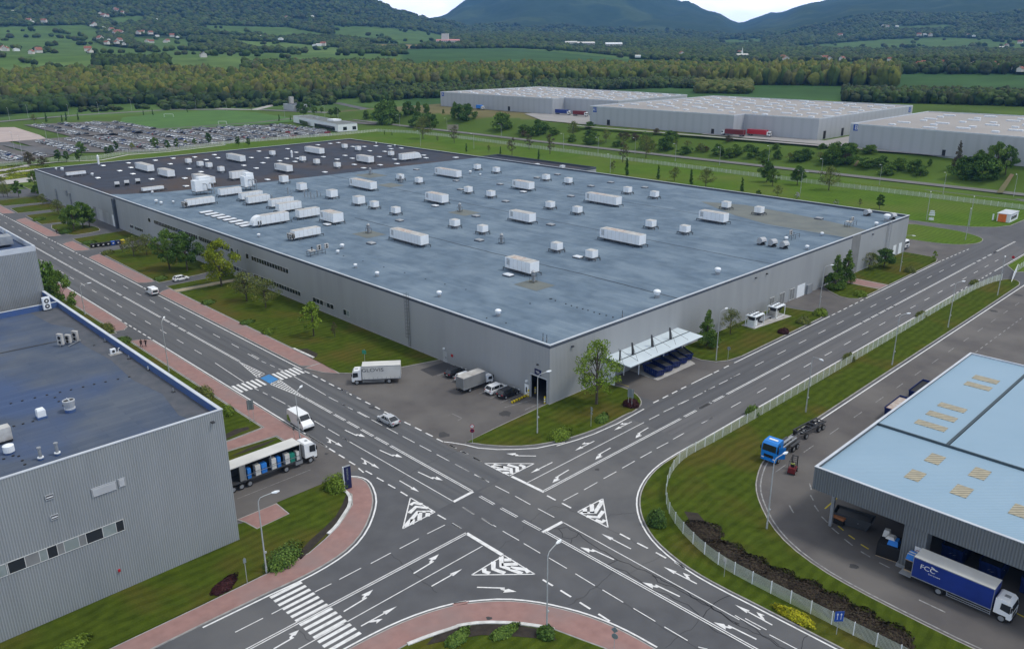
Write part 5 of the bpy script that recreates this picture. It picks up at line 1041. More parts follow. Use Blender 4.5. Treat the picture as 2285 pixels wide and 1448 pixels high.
# ================================================================ ROOFTOP PLANT
ZP = ZR + .03
def bx_fit(t, xL, xR, yR, W):
    """near bottom corner, length along +Y of a unit raised .8 m on its frame"""
    z = ZP + .75; Rr = g(t, xR, yR, z); N = Vector((Rr.x - W, Rr.y, z)); sX = tp(t, xL, 0)[0]; L_ = 1.0
    while L_ < 30 and proj(N.x, N.y + L_, z)[0] > sX: L_ += .1
    return N, L_
def ahu(N, lx, ly, h_, label=None, rust=False, louv=True, cond=0, name='air_handling_unit', grp='long white air handling units on the factory roof', hood=False, curved=False):
    e = empty(name, (N[0] + lx / 2, N[1] + ly / 2, ZP), 0, label, 'air handling unit', grp); a, b = lx / 2, ly / 2
    q = MB(); q.b2((-a, -b, .75), (a, b, .75 + h_)); n_ = max(2, int(max(lx, ly) / 1.3))
    body = q.build('housing', M['white'], e)
    q = MB(); q.b2((-a + .06, -b + .06, .75 + h_), (a - .06, b - .06, .79 + h_)); q.build('top', M['dirty'], body)
    if rust: q = MB(); q.b2((-a * .6, -b * .1, .79 + h_), (a * .7, b * .7, .8 + h_)); q.build('rust_patch', M['rust'], body)
    q = MB()
    for k in range(1, n_):
        if ly > lx: y = -b + ly * k / n_; q.b2((-a - .015, y - .02, .8), (-a, y + .02, .7 + h_))
        else: x = -a + lx * k / n_; q.b2((x - .02, -b - .015, .8), (x + .02, -b, .7 + h_))
    q.build('panel_joint', M['dirty'], body)
    if louv:
        q = MB()
        for k in range(5):
            z = .75 + h_ * (.35 + .12 * k)
            if ly > lx: q.b2((-a - .04, b - 1.5, z), (-a, b - .5, z + .1))
            else: q.b2((a - 1.5, -b - .04, z), (a - .5, -b, z + .1))
        q.build('louvre', M['darkmetal'], e)
    q = MB(); ex = .9
    for s1 in (-1, 1):
        if ly > lx: q.b2((s1 * a * .9 - .07, -b - ex, .5), (s1 * a * .9 + .07, b + ex, .7))
        else: q.b2((-a - ex, s1 * b * .9 - .07, .5), (a + ex, s1 * b * .9 + .07, .7))
    m_ = max(2, int(max(lx, ly) / 2.2))
    for k in range(m_ + 1):
        t = -1 + 2 * k / m_
        for s1 in (-1, 1):
            x, y = (s1 * a * .9, t * (b + ex * .9)) if ly > lx else (t * (a + ex * .9), s1 * b * .9); q.b2((x - .06, y - .06, 0), (x + .06, y + .06, .5))
        if ly > lx: q.b2((-a, t * b - .05, .6), (a, t * b + .05, .72))
        else: q.b2((t * a - .05, -b, .6), (t * a + .05, b, .72))
    for s1 in (-1, 1):
        if ly > lx: q.b2((s1 * (a + .9) - .03, -b * .8, .62), (s1 * (a + .9) + .03, b * .5, .68)); q.b2((s1 * (a + .9) - .03, -b * .8, 0), (s1 * (a + .9) + .03, -b * .8 + .06, 1.0)); q.b2((s1 * a, -b * .8, .62), (s1 * (a + .9), -b * .8 + .06, .68))
        else: q.b2((-a * .8, s1 * (b + .9) - .03, .62), (a * .5, s1 * (b + .9) + .03, .68)); q.b2((-a * .8, s1 * (b + .9) - .03, 0), (-a * .8 + .06, s1 * (b + .9) + .03, 1.0))
    q.build('frame', M['darkmetal'], e)
    q = MB()
    for (x, y) in ((0, -b * .5), (0, b * .45)) if ly > lx else ((-a * .5, 0), (a * .45, 0)): q.b2((x - .55, y - .55, 0), (x + .55, y + .55, .75))
    q.build('duct', M['steel'], e)
    if hood:
        q = MB(); q.ext([(a, .75 + h_ * .2), (a + .02, .75 + h_ * .85), (a + .5, .75 + h_ * .3)], -b * .55, b * .45); q.build('hood', M['black'], e)
    if cond:
        for k in range(cond):
            q = MB(); q.b2((-a - .35 - .75 * k, -b - .1, .6), (-a - .05 - .75 * k, b + .1, 2.0)); c_ = q.build('condenser', M['dirty'], e)
            q = MB()
            for z in (.95, 1.62):
                for yy in (-b * .5, b * .5): q.cyl((-a - .36 - .75 * k, yy, z), (-a - .39 - .75 * k, yy, z), .28, n=10)
            q.build('fan', M['black'], c_)
            q = MB()
            for yy in (-b * .5, b * .4): q.b2((-a - .33 - .75 * k, -b - .13, .9), (-a - .1 - .75 * k, -b - .1, 1.8))
            q.build('grille', M['darkmetal'], c_)
    if curved:
        q = MB(); r_ = h_ + .1; pr_ = [(a + r_ * math.sin(t), .75 + r_ * math.cos(t)) for t in np.linspace(0, math.pi / 2, 7)] if curved > 0 else [(-a - r_ * math.sin(t), .75 + r_ * math.cos(t)) for t in np.linspace(0, math.pi / 2, 7)]
        q.ext(pr_ + [((a if curved > 0 else -a), .75)], -b + .15, b - .15); q.build('curved_duct', M['white'], e)
    return e
longs = []
for t, xL, xR, yR, W, h_, ru in (('B2', 330, 592, 312, 2.7, 2.4, 1), ('B2', 1740, 2047, 312, 2.8, 2.5, 1), ('B2', 1105, 1332, 498, 3.0, 2.5, 1), ('B2', 1133, 1310, 160, 2.8, 2.4, 0), ('A2', 1643, 1885, 1370, 2.8, 2.5, 1), ('A2', 570, 725, 1355, 2.9, 2.5, 1), ('A2', 1153, 1300, 1266, 2.8, 2.4, 1), ('A2', 632, 812, 1186, 2.6, 2.4, 1), ('A2', 62, 245, 1266, 2.8, 2.5, 1), ('A2', 108, 225, 1086, 2.8, 2.4, 0), ('B3', 118, 315, 160, 2.8, 2.4, 0), ('E2', 1800, 2098, 648, 3.6, 2.6, 1), ('E3', 190, 405, 272, 2.7, 2.4, 0), ('E3', 700, 885, 374, 2.8, 2.4, 0), ('E3', 995, 1208, 194, 2.8, 2.4, 0), ('E3', 1537, 1712, 282, 2.9, 2.5, 0), ('E1', 1217, 1475, 452, 2.8, 2.4, 0), ('E1', 1520, 1732, 518, 3.0, 2.4, 0), ('E2', 165, 465, 160, 3.4, 2.3, 0)):
    N, L_ = bx_fit(t, xL, xR, yR, W); longs.append(ahu(N, W, max(4.5, min(13.5, L_)), h_, rust=bool(ru), louv=(L_ > 7)))
order_labels(longs, '{}nearest to the front roof corner of the long white air handling units', (BX0, BY0))
rows = []
for t, xN, yN, xR, W, h_, cd, cv, zz in (('E2', 1478, 868, 1805, 2.4, 1.9, 2, 0, 0), ('E2', 1052, 695, 1405, 2.7, 2.5, 2, -1, 0), ('E2', 110, 455, 455, 2.3, 1.8, 2, 0, 0), ('E2', 530, 322, 798, 2.2, 2.0, 0, 0, 0), ('E2', 885, 425, 1160, 2.6, 2.0, 0, 0, 0), ('E2', 800, 375, 1068, 2.4, 2.0, 0, 0, 0), ('E2', 1278, 525, 1560, 2.4, 2.2, 0, 0, 0), ('E2', 1183, 468, 1465, 2.4, 2.2, 0, 0, 0), ('E2', 1535, 608, 1795, 2.4, 2.2, 0, 0, 0), ('E1', 1335, 706, 1593, 1.8, 1.0, 0, 0, 0), ('E3', 270, 455, 400, 2.6, 2.6, 0, 1, 0), ('E3', 2000, 262, 2150, 2.6, 2.6, 0, 1, 0), ('E1', 390, 512, 625, 1.5, 1.1, 0, 0, 0)):
    z = ZP + .75; N = g(t, xN, yN, z); sX = tp(t, xR, 0)[0]; L_ = 1.0
    while L_ < 30 and proj(N.x + L_, N.y, z)[0] < sX: L_ += .1
    rows.append(ahu(N, min(L_, 15), W, h_, cond=cd, curved=cv, louv=False, grp='air handling units set crosswise on the factory roof'))
order_labels(rows, '{}nearest to the front roof corner of the white units set crosswise', (BX0, BY0))
sp = []; smalls = []
SM = [('B2',770,195),('B2',957,235),('B2',1457,355),('B2',1692,408),('B2',372,108),('B2',228,68),('B2',1412,70),('B2',1595,105),('B2',2090,200),('A2',920,1135),('A2',1048,1155),('A2',1383,1205),('A2',1533,1228),('A2',1932,1292),('A2',2113,1322),('A2',860,1290),('A2',1012,1318),('A2',402,1203),('A2',527,1226),('A2',340,1043),('A2',118,1008),('A2',28,993),('B3',310,70),('B3',530,106),('B3',35,235),('E3',675,210),('E3',985,270),('E3',1127,298),('E3',1338,333),('E3',150,376),('E1',1893,355),('E1',2040,393),('E1',2150,408)]
BG = [('E3',792,488,2.6),('E3',975,568,2.7),('E3',1285,640,2.8),('E3',1560,708,2.9)]
pr = None
for i, (t, x, y) in enumerate(SM):
    c_ = g(t, x, y, ZP + .75)
    if pr is None: o = pr = ahu((c_.x - 1.1, c_.y - 1.2), 2.1, 2.3, 1.75, louv=False, hood=True, name='box_fan_unit', grp='small white box fan units on the factory roof')
    else: o = copytree(pr)
    o.location = (c_.x + .6, c_.y + .9, ZP); smalls.append(o)
for o in smalls: o['category'] = 'fan unit'; o['group'] = 'small white box fan units on the factory roof'
order_labels(smalls, '{}nearest to the front roof corner of the small box fan units', (BX0, BY0))
bigs = []
for t, x, y, s_ in BG: c_ = g(t, x, y, ZP + .75); bigs.append(ahu((c_.x - s_ / 2 + .7, c_.y - s_ / 2 + 1), s_, s_ * 1.05, 2.3, louv=False, hood=(x == 792), name='cube_air_unit', grp='white cube shaped air units in mid roof'))
order_labels(bigs, '{}nearest to the front roof corner of the white cube shaped air units', (BX0, BY0))
# skylight hatches
def hatch(m_, lx=1.7, ly=2.3):
    e = empty('roof_hatch', (0, 0, 0)); q = MB(); q.b2((-lx / 2, -ly / 2, 0), (lx / 2, ly / 2, .32)); q.build('curb', M['parapet_dark'], e)
    q = MB(); q.box((0, 0, .42), (lx - .06, ly - .06, .2), taper=.86); q.build('dome', M[m_], e); return e
hw = []; hd_ = []; pw = hatch('skylight'); pd = hatch('steel', 1.8, 2.2); fw = fd = True
HW = [('E3',x,y) for x, y in ((83,210),(120,242),(460,240),(537,175),(620,243),(830,150),(917,186),(750,272),(578,293),(383,319),(510,347),(1140,110),(1265,96),(1347,88),(1495,127),(1610,127),(1668,171),(1415,218),(1195,232),(1335,257),(1490,247),(1765,231),(1820,177),(1885,151),(1990,143),(1870,123),(1922,257),(1510,310),(1605,345),(1775,314),(1945,302),(1210,387),(625,463),(2218,215),(2240,243),(905,280),(930,247),(1730,121),(820,250))] + [('E1',x,y) for x, y in ((835,390),(770,543),(1040,455),(1205,493),(1180,415),(1150,358),(1435,558),(1483,325),(1705,300),(1670,370),(1975,285),(2115,318),(1900,430),(2050,468),(1850,547),(1865,643))] + [('E2',1885,690),('E2',85,203),('A2',635,1380),('A2',1225,1287),('B2',1125,520),('B2',1592,400),('A2',775,1058),('G5',120,398)]
HD = [('A2',x,y) for x, y in ((508,1137),(775,1212),(1070,1235),(1545,1315),(1107,1350),(1318,1192),(1455,1170),(1680,1248),(1812,1223),(2040,1257),(805,1270))] + [('B2',x,y) for x, y in ((395,155),(205,307),(930,287),(908,125),(1410,183))] + [('B3',918,140)]
for L_, p_, out in ((HW, pw, hw), (HD, pd, hd_)):
    for i, (t, x, y) in enumerate(L_):
        c_ = g(t, x, y, ZP + .3); o = p_ if i == 0 else copytree(p_); o.location = (c_.x, c_.y, ZP); tag(o, 'hatch', 'skylight hatch', 'white skylight hatches on the factory roof' if out is hw else 'dull grey roof hatches on the blue felt'); out.append(o)
order_labels(hw, '{}nearest to the front roof corner of the white skylight hatches', (BX0, BY0)); order_labels(hd_, '{}nearest to the front roof corner of the dull grey hatches', (BX0, BY0))
p8 = hatch('skylight', 4.2, 1.7); r8 = []
for i, (x, y) in enumerate(((345, 532), (415, 557), (495, 579), (570, 602), (645, 627), (725, 652), (805, 678), (865, 703))):
    c_ = g('E2', x, y, ZP + .3); o = p8 if i == 0 else copytree(p8); o.location = (c_.x, c_.y, ZP); tag(o, 'h', 'skylight', 'row of eight long skylights'); r8.append(o)
order_labels(r8, '{}nearest to the front roof corner in the row of eight long skylights', (BX0, BY0))
# exhaust stacks
def stack(h_=2.9, m_='steel', stand=True):
    e = empty('exhaust_stack', (0, 0, 0)); q = MB(); q.cyl((0, 0, .3), (0, 0, h_ * .55), .42, n=12); q.cyl((0, 0, h_ * .6), (0, 0, h_ * .82), .5, n=12); q.build('pipe', M[m_], e)
    q = MB(); q.cyl((0, 0, h_ * .86), (0, 0, h_ * .93), .55, .3, n=12); q.cyl((0, 0, h_ * .93), (0, 0, h_), .3, .1, n=12); q.build('cap', M['white' if m_ == 'white' else 'steel'], e)
    if stand:
        q = MB()
        for sx in (-.6, .6):
            for sy in (-.6, .6): q.cyl((sx, sy, 0), (sx, sy, h_ * .5), .04, n=4)
        for z in (.25, h_ * .5):
            for s_ in (-.6, .6): q.cyl((-.6, s_, z), (.6, s_, z), .04, n=4); q.cyl((s_, -.6, z), (s_, .6, z), .04, n=4)
        q.build('stand', M['darkmetal'], e)
    return e
ps = stack(); sts = []
for i, (t, x, y) in enumerate((('B2', 188, 243), ('B2', 1080, 313), ('B2', 1293, 572), ('B2', 800, 98), ('A2', 200, 1173), ('E3', 1985, 495))):
    c_ = g(t, x, y, ZP); o = ps if i == 0 else copytree(ps); o.location = (c_.x, c_.y, ZP); tag(o, 's', 'exhaust stack', 'grey steel exhaust stacks in stands on the factory roof'); sts.append(o)
order_labels(sts, '{}nearest to the front roof corner of the grey exhaust stacks', (BX0, BY0))
o = stack(4.6, 'white', False); c_ = g('E1', 785, 383, ZP); o.location = (c_.x, c_.y, ZP); tag(o, 'tall white exhaust stack near the far left edge of the factory roof', 'exhaust stack')
o = stack(3.6, 'white', False); c_ = g('E3', 876, 242, ZP); o.location = (c_.x, c_.y, ZP); tag(o, 'white exhaust stack standing on the dark felt beside white hatches', 'exhaust stack')
# mushroom vents
def vent(s_=1.0, m_='white'):
    e = empty('roof_vent', (0, 0, 0)); q = MB(); q.cyl((0, 0, 0), (0, 0, .55), .42, n=10); q.build('curb', M['steel'], e); q = MB(); q.cyl((0, 0, .55), (0, 0, 1.05), .42, .6, n=12); q.dome((0, 0, 1.05), .6, .6, .3, 12, 3); q.build('cowl', M[m_], e); e.scale = (s_,) * 3; return e
vs2 = []; pv = vent()
for i, (t, x, y, s_) in enumerate((('B2', 100, 475, .8), ('B2', 246, 532, .9), ('B2', 662, 668, 1.0), ('B2', 1057, 798, 1.1), ('B2', 2122, 675, 1.35), ('B3', 242, 515, 1.25), ('B3', 937, 258, .8), ('B3', 837, 350, .9), ('B3', 1368, 162, 1.7), ('B3', 698, 292, .9), ('E2', 1015, 855, .8), ('E2', 2023, 1068, .8), ('E1', 255, 445, .8), ('E1', 332, 460, 1.2), ('E1', 1560, 878, .9), ('E1', 1710, 858, .7), ('E2', 2078, 1000, 1.0), ('E1', 1500, 858, 1.0), ('G5', 375, 672, 1.0), ('G5', 548, 705, .7), ('E3', 1735, 100, .8), ('E3', 1925, 125, .8), ('B3', 1298, 195, 1.0), ('E1', 705, 520, 1.0), ('E1', 1450, 740, .8))):
    c_ = g(t, x, y, ZP); o = pv if i == 0 else copytree(pv); o.location = (c_.x, c_.y, ZP); o.scale = (s_,) * 3; tag(o, 'v', 'roof vent', 'white mushroom vents on the factory roof'); vs2.append(o)
order_labels(vs2, '{}nearest to the front roof corner of the white mushroom vents', (BX0, BY0))
# quarter round hoods
def qhood():
    e = empty('exhaust_hood', (0, 0, 0)); q = MB(); q.ext([(.95, .35), (.95, 1.2), (.8, 1.6), (.45, 1.95), (0, 2.05), (-.45, 1.95), (-.85, 1.6), (-1.05, 1.1), (-.2, .4)], -.85, .85); q.build('hood', M['wall_back'], e); q = MB(); q.b2((-.7, -.75, 0), (.85, .75, .4)); q.build('curb', M['darkmetal'], e); q = MB(); q.add([(-1.06, -.75, 1.04), (-1.06, .75, 1.04), (-.24, .75, .38), (-.24, -.75, .38)], [(0, 3, 2, 1)]); q.build('opening', M['black'], e); e.rotation_euler = (0, 0, R(75)); return e
ph = qhood(); hh_ = []
for i, (t, x, y) in enumerate((('B3', 535, 318), ('B3', 608, 330), ('B3', 685, 343), ('B3', 1240, 125), ('B3', 1405, 150), ('E1', 1015, 655), ('E1', 1135, 637), ('E1', 1272, 615))):
    c_ = g(t, x, y, ZP); o = ph if i == 0 else copytree(ph); o.location = (c_.x, c_.y, ZP); tag(o, 'q', 'exhaust hood', 'grey quarter round exhaust hoods'); hh_.append(o)
order_labels(hh_, '{}nearest to the front roof corner of the quarter round grey hoods', (BX0, BY0))
# cooling tower clusters with pipes
for t, x, y, lab in (('E2', 285, 318, 'white cooling tower cluster with bent pipes near the left roof edge'), ('E2', 875, 262, 'white cooling tower with bent pipes in the middle of the left roof part')):
    c_ = g(t, x, y, ZP); e = empty('cooling_tower', (c_.x + 1, c_.y + 1.5, ZP), 0, lab, 'cooling tower'); wd = 1.0 if x < 500 else .65
    q = MB(); q.b2((-3 * wd, -1.6, 1.4), (1.2 * wd, 1.6, 5.2)); q.b2((-1.2 * wd, -1.2, 5.2), (3 * wd, 1.4, 6.2)); q.b2((1.2 * wd, -1.4, 2), (3.0 * wd, 1.4, 5.2)); q.build('housing', M['white'], e)
    q = MB()
    for xx in (-2.8 * wd, 0, 2.8 * wd):
        for yy in (-1.5, 1.5): q.cyl((xx, yy, 0), (xx, yy, 1.5), .07, n=4)
    q.b2((-3.2 * wd, -1.9, 1.2), (3.2 * wd, 1.9, 1.38)); q.build('frame', M['darkmetal'], e)
    for xx in (1.0 * wd, 3.4 * wd): q = MB(); q.tube([(xx, -2.4, 0), (xx, -2.4, 3.6), (xx - .5, -2.4, 3.9), (xx - 1.1, -1.5, 3.9)], .16, 6); q.build('pipe', M['steel'], e)
# pipe stands near the cube units
for i, (t, x, y) in enumerate((('E3', 850, 610), ('E3', 1020, 640), ('E3', 1085, 660), ('E3', 690, 690), ('E3', 425, 720), ('E3', 1150, 640))):
    c_ = g(t, x, y, ZP); e = empty('pipe_stand', (c_.x, c_.y, ZP), 0, ['pipes standing left of the middle cube unit', 'pipes standing right of the middle cube unit, upper pair', 'pipes standing right of the middle cube unit, lower pair', 'short pipes at the right end of the twin crosswise units', 'short pipes in front of the twin crosswise units', 'thin pipes beside the dark fan by the second cube unit'][i], 'pipes', 'pipe stands between the roof units')
    for k in range(3): q = MB(); q.cyl((k * .7 - .7, (k % 2) * .8, 0), (k * .7 - .7, (k % 2) * .8, 2.6 - .5 * k), .13, n=6); q.build('pipe', M['steel'], e)
# condenser racks
def rack(loc, label, n_=2, up=True):
    e = empty('condenser_rack', loc, 0, label, 'condenser'); q = MB()
    for x in (-2.2, 0, 2.2):
        for y in (-.8, .8): q.cyl((x, y, 0), (x, y, 1.3), .05, n=4)
    for z in (.6, 1.25):
        for y in (-.8, .8): q.cyl((-2.4, y, z), (2.4, y, z), .05, n=4)
    q.build('frame', M['darkmetal'], e)
    for k in range(n_):
        q = MB(); x = -1.3 + 2.2 * k; q.b2((x - .55, -.2, 1.3), (x + .55, .2, 2.5)) if up or k else q.b2((x - .8, -.7, 1.3), (x + .8, .7, 1.6)); c_ = q.build('condenser', M['dirty'], e)
        q = MB(); q.cyl((x, -.22, 1.65), (x, -.24, 1.65), .24, n=12); q.cyl((x, -.22, 2.2), (x, -.24, 2.2), .24, n=12); q.build('fan', M['black'], c_)
    return e
c_ = g('E2', 1770, 1090, ZP); rack((c_.x, c_.y + .8, ZP), 'condenser rack above the left facade near the short windows', 3, False)
c_ = g('B3', 760, 280, ZP); rack((c_.x, c_.y + .8, ZP), 'single condenser on a wide frame behind the three grey hoods', 1)
c_ = g('B3', 1145, 195, ZP); rack((c_.x, c_.y + .8, ZP), 'low condenser rack on the olive felt near the right roof corner', 2, False)
# rooftop of the left building
ZQ = ZLR + .01
c_ = g('F1', 670, 1260, ZQ); e = empty('condenser', (c_.x + .2, 154.5, ZQ), R(6), 'twin fan condenser at the blue parapet corner of the left roof', 'condenser'); q = MB(); q.b2((-.6, -.25, .2), (.6, .25, 2.4)); q.build('housing', M['white'], e); q = MB()
for z in (.8, 1.75): q.cyl((0, -.26, z), (0, -.29, z), .4, n=16, mi=0); q.cyl((0, -.29, z), (0, -.3, z), .16, n=10, mi=1)
q.build('fan', [M['darkmetal'], M['white']], e); q = MB(); q.b2((-.7, -.25, 0), (-.55, .25, .2)); q.b2((.55, -.25, 0), (.7, .25, .2)); q.build('foot', M['darkmetal'], e)
c_ = g('F2', 610, 265, ZQ); e = empty('condenser_group', (c_.x, c_.y + .5, ZQ), R(35), 'cluster of three weathered condensers on a steel frame on the left roof', 'condenser')
e.scale = (.72, .72, .85)
for x, y, hh, mm in ((-1.5, 1.0, 2.4, 'dirty'), (-.2, .2, 1.9, 'dirty'), (1.3, -.4, 2.2, 'dirty')):
    q = MB(); q.b2((x - .35, y - .6, .35), (x + .3, y + .6, hh)); c2 = q.build('condenser', M[mm], e); q = MB(); q.cyl((x - .36, y, hh * .7), (x - .39, y, hh * .7), .35, n=12); q.cyl((x - .36, y, hh * .35), (x - .39, y, hh * .35), .3, n=12); q.build('fan', M['black'], c2)
q = MB()
for y in (-1, 1): q.b2((-2, y - .06, .2), (2, y + .06, .35))
for x in (-1.8, 1.8):
    for y in (-1, 1): q.b2((x - .06, y - .06, 0), (x + .06, y + .06, .2))
q.build('frame', M['steel'], e)
def single(name, t, x, y, label, cat, parts, rz=0):
    c_ = g(t, x, y, ZQ); e = empty(name, (c_.x, c_.y, ZQ), rz, label, cat); e.scale = (.74,) * 3
    for nm, fn, mm in parts: q = MB(); fn(q); q.build(nm, M[mm], e)
    return e
single('condenser', 'F2', 965, 345, 'small white condenser near the blue parapet of the left roof', 'condenser', [('housing', lambda q: q.b2((-.5, -.3, .2), (.5, .3, 1.2)), 'white'), ('fan', lambda q: q.cyl((0, -.3, .7), (0, -.33, .7), .3, n=12), 'darkmetal'), ('pipe', lambda q: q.tube([(.5, 0, .3), (1.0, .1, .2), (1.1, .1, 1.0), (1.4, .1, 1.0)], .06, 6), 'white'), ('pad', lambda q: q.b2((-.8, -.7, 0), (1.6, .7, .1)), 'concrete')])
single('roof_fan', 'F2', 600, 830, 'round grey roof fan with two open flaps on the left roof', 'roof fan', [('curb', lambda q: q.cyl((0, 0, 0), (0, 0, .55), .85, n=18), 'parapet_blue'), ('ring', lambda q: q.cyl((0, 0, .55), (0, 0, .75), .88, n=18), 'coping'), ('housing', lambda q: q.cyl((0, 0, .75), (0, 0, 2.1), .75, 1.0, n=18), 'wall_back'), ('opening', lambda q: (q.cyl((-.42, 0, 2.1), (-.42, 0, 2.13), .4, n=12), q.cyl((.42, 0, 2.1), (.42, 0, 2.13), .4, n=12)), 'black'), ('bar', lambda q: q.b2((-.06, -.9, 2.13), (.06, .9, 2.25)), 'coping')])
single('box_vent', 'F2', 355, 885, 'square white box vent on a blue curb on the left roof', 'roof vent', [('curb', lambda q: q.b2((-.75, -.7, 0), (.75, .7, .4)), 'parapet_blue'), ('cowl', lambda q: (q.b2((-.65, -.6, .4), (.65, .6, 1.5)), q.box((0, 0, 1.62), (1.3, 1.2, .24), taper=.8)), 'white')])
single('air_handler', 'F2', 50, 1085, 'beige air handling box at the left photo edge on the left roof', 'air handling unit', [('housing', lambda q: q.b2((-1.6, -.9, .5), (.9, .9, 2.6)), 'dirty'), ('frame', lambda q: (q.b2((-1.6, -.8, .2), (.9, -.7, .5)), q.b2((-1.6, .7, .2), (.9, .8, .5)), q.b2((.7, -.8, 0), (.8, .8, .3))), 'darkmetal')])
single('drum_vent', 'F2', 82, 1185, 'pale grey drum vent in front of the beige air box on the left roof', 'roof vent', [('curb', lambda q: q.cyl((0, 0, 0), (0, 0, .35), .7, n=16), 'parapet_blue'), ('drum', lambda q: (q.cyl((0, 0, .35), (0, 0, 1.35), .8, n=18), q.dome((0, 0, 1.35), .8, .8, .15, 18, 2)), 'white')])
for x, y, lab in ((492, 1200, 'steel pipe vent with a white collar, nearer the building corner of a pair'), (350, 1240, 'steel pipe vent with a white collar, farther from the building corner')):
    single('pipe_vent', 'F2', x, y, lab, 'pipe vent', [('curb', lambda q: q.cyl((0, 0, 0), (0, 0, .35), .42, n=12), 'parapet_blue'), ('collar', lambda q: q.cyl((0, 0, .35), (0, 0, .5), .45, n=12), 'white'), ('pipe', lambda q: q.cyl((0, 0, .5), (0, 0, 1.9), .24, n=12), 'steel'), ('cap', lambda q: q.cyl((0, 0, 1.9), (0, 0, 2.1), .32, n=12), 'steel')])
for i, (x, y) in enumerate(((1098, 385), (1475, 665), (895, 240), (1262, 480))):
    single('roof_pipe', 'F2', x, y, ['short dark pipe beside the dirt strip, second nearest the front corner', 'short dark pipe in the dirt strip nearest the front roof corner', 'short dark pipe farthest back in the dirt strip', 'white bent rod at the blue parapet'][i], 'pipe', [('pipe', lambda q: q.cyl((0, 0, 0), (0, 0, .8), .09, n=6), 'steel' if i < 3 else 'white'), ('base', lambda q: q.box((0, 0, .08), (.6, .6, .16)), 'darkmetal')])
dots = MB(); 
for x, y in ((1100, 537), (1003, 557), (898, 580), (800, 600), (707, 623), (605, 647), (510, 668), (400, 692), (297, 716), (190, 740), (93, 763), (467, 713), (500, 746), (540, 780), (280, 915), (197, 936), (118, 956), (160, 1210), (190, 1248), (212, 1282), (112, 1208), (33, 1235), (800, 270)):
    c_ = g('F2', x, y, ZQ); dots.cyl((c_.x, c_.y, ZQ), (c_.x, c_.y, ZQ + .07), .16, n=6)
o = dots.build('roof_anchor', M['black'], lroof); o.location = (0, 0, 0)
q = MB(); a, b = g('F2', 0, 337, ZQ), g('F2', 525, 228, ZQ); q.b2((a.x - 12, a.y - .12, ZQ), (b.x, a.y + .12, ZQ + .1)) if 0 else pl([a + (a - b), a, b], .3, q, ZQ + .06); o = q.build('cable_tray', M['darkmetal'], lroof, fix=False); o.location = (0, 0, 0)
dots = MB()
for x, y in ((15, 98), (330, 62), (460, 103), (530, 125), (600, 147), (670, 165), (735, 183), (812, 208), (880, 227), (963, 247), (1045, 270), (265, 40), (282, 40)): c_ = g('E7', x, y, ZP); dots.cyl((c_.x, c_.y, ZP), (c_.x, c_.y, ZP + .12), .16, n=6)
for t, L_ in (('B2', ((20, 395), (150, 430), (290, 470), (430, 508), (570, 550), (700, 585), (840, 620), (980, 812), (1110, 845))), ('A2', ((1300, 1200), (1500, 1250), (1700, 1290), (1900, 1330), (700, 1110), (900, 1160)))):
    for x, y in L_: c_ = g(t, x, y, ZP); dots.cyl((c_.x, c_.y, ZP), (c_.x, c_.y, ZP + .1), .15, n=6)
o = dots.build('roof_anchor', M['black'], roof); o.location = (0, 0, 0)
an2 = [('B2', 1358, 965, 930), ('B2', 1383, 975, 940), ('B2', 1890, 808, 770)]
for i, (t, x, y, yt) in enumerate(an2):
    c_ = g(t, x, y, ZP); e = empty('roof_pipe', (c_.x, c_.y, ZP), 0, ['thin antenna pipe at the front roof corner, left one', 'thin antenna pipe at the front roof corner, right one', 'thin antenna pipe by the right roof edge'][i], 'pipe'); q = MB(); q.cyl((0, 0, 0), (0, 0, 1.5), .06, n=6); q.build('pipe', M['darkmetal'], e); q = MB(); q.cyl((0, 0, .2), (0, 0, .7), .14, n=8); q.build('sleeve', M['steel'], e)
# blue chiller at the tower roof corner
e = empty('chiller', (41 - 6, 172, 26.6), 0, 'blue grey roof chiller with pipes on the tower of the left building', 'chiller')
q = MB(); q.b2((-3, -1.5, .5), (1.5, 1.5, 2.0)); q.build('housing', M['steel'], e); q = MB()
for k in range(5): q.cyl((-2.8 + k, 2.0, 0), (-2.8 + k, 2.0, 2.6 + .4 * (k % 2)), .15, n=6)
q.build('pipe', M['steel'], e)
# ================================================================ TREES AND SHRUBS
def gpt(px, py):
    """point of the ground seen at a photo pixel, bank included"""
    d = ray(px, py); h_ = math.hypot(d.x, d.y); r_ = 250.0
    P = G(px, py, 0)
    if P.x < 396: return P
    r_ = 380.0
    while r_ < 1200:
        x, y = d.x / h_ * r_, d.y / h_ * r_
        if H + d.z / h_ * r_ <= near_z(x, y): return Vector((x, y, near_z(x, y)))
        r_ += 1.0
    return P
PAL = dict(dark=[(.05, .10, .02), (.07, .13, .022), (.032, .07, .016), (.085, .15, .03)], green=[(.085, .145, .025), (.11, .18, .03), (.05, .10, .02), (.13, .20, .04)], spring=[(.16, .21, .015), (.20, .24, .018), (.11, .15, .014), (.24, .26, .03)],
 olive=[(.14, .165, .04), (.10, .13, .03), (.17, .18, .045), (.08, .10, .028)], brown=[(.085, .07, .04), (.11, .085, .05), (.07, .075, .03), (.06, .05, .03)], dead=[(.05, .036, .026), (.035, .026, .02), (.06, .05, .03)], lime=[(.13, .20, .02), (.17, .24, .03), (.09, .14, .016)],
 blossom=[(.55, .55, .48), (.45, .47, .38), (.12, .17, .05)], maroon=[(.045, .012, .016), (.03, .010, .012), (.06, .02, .02)], yellow=[(.34, .33, .01), (.42, .38, .02), (.22, .24, .015)])
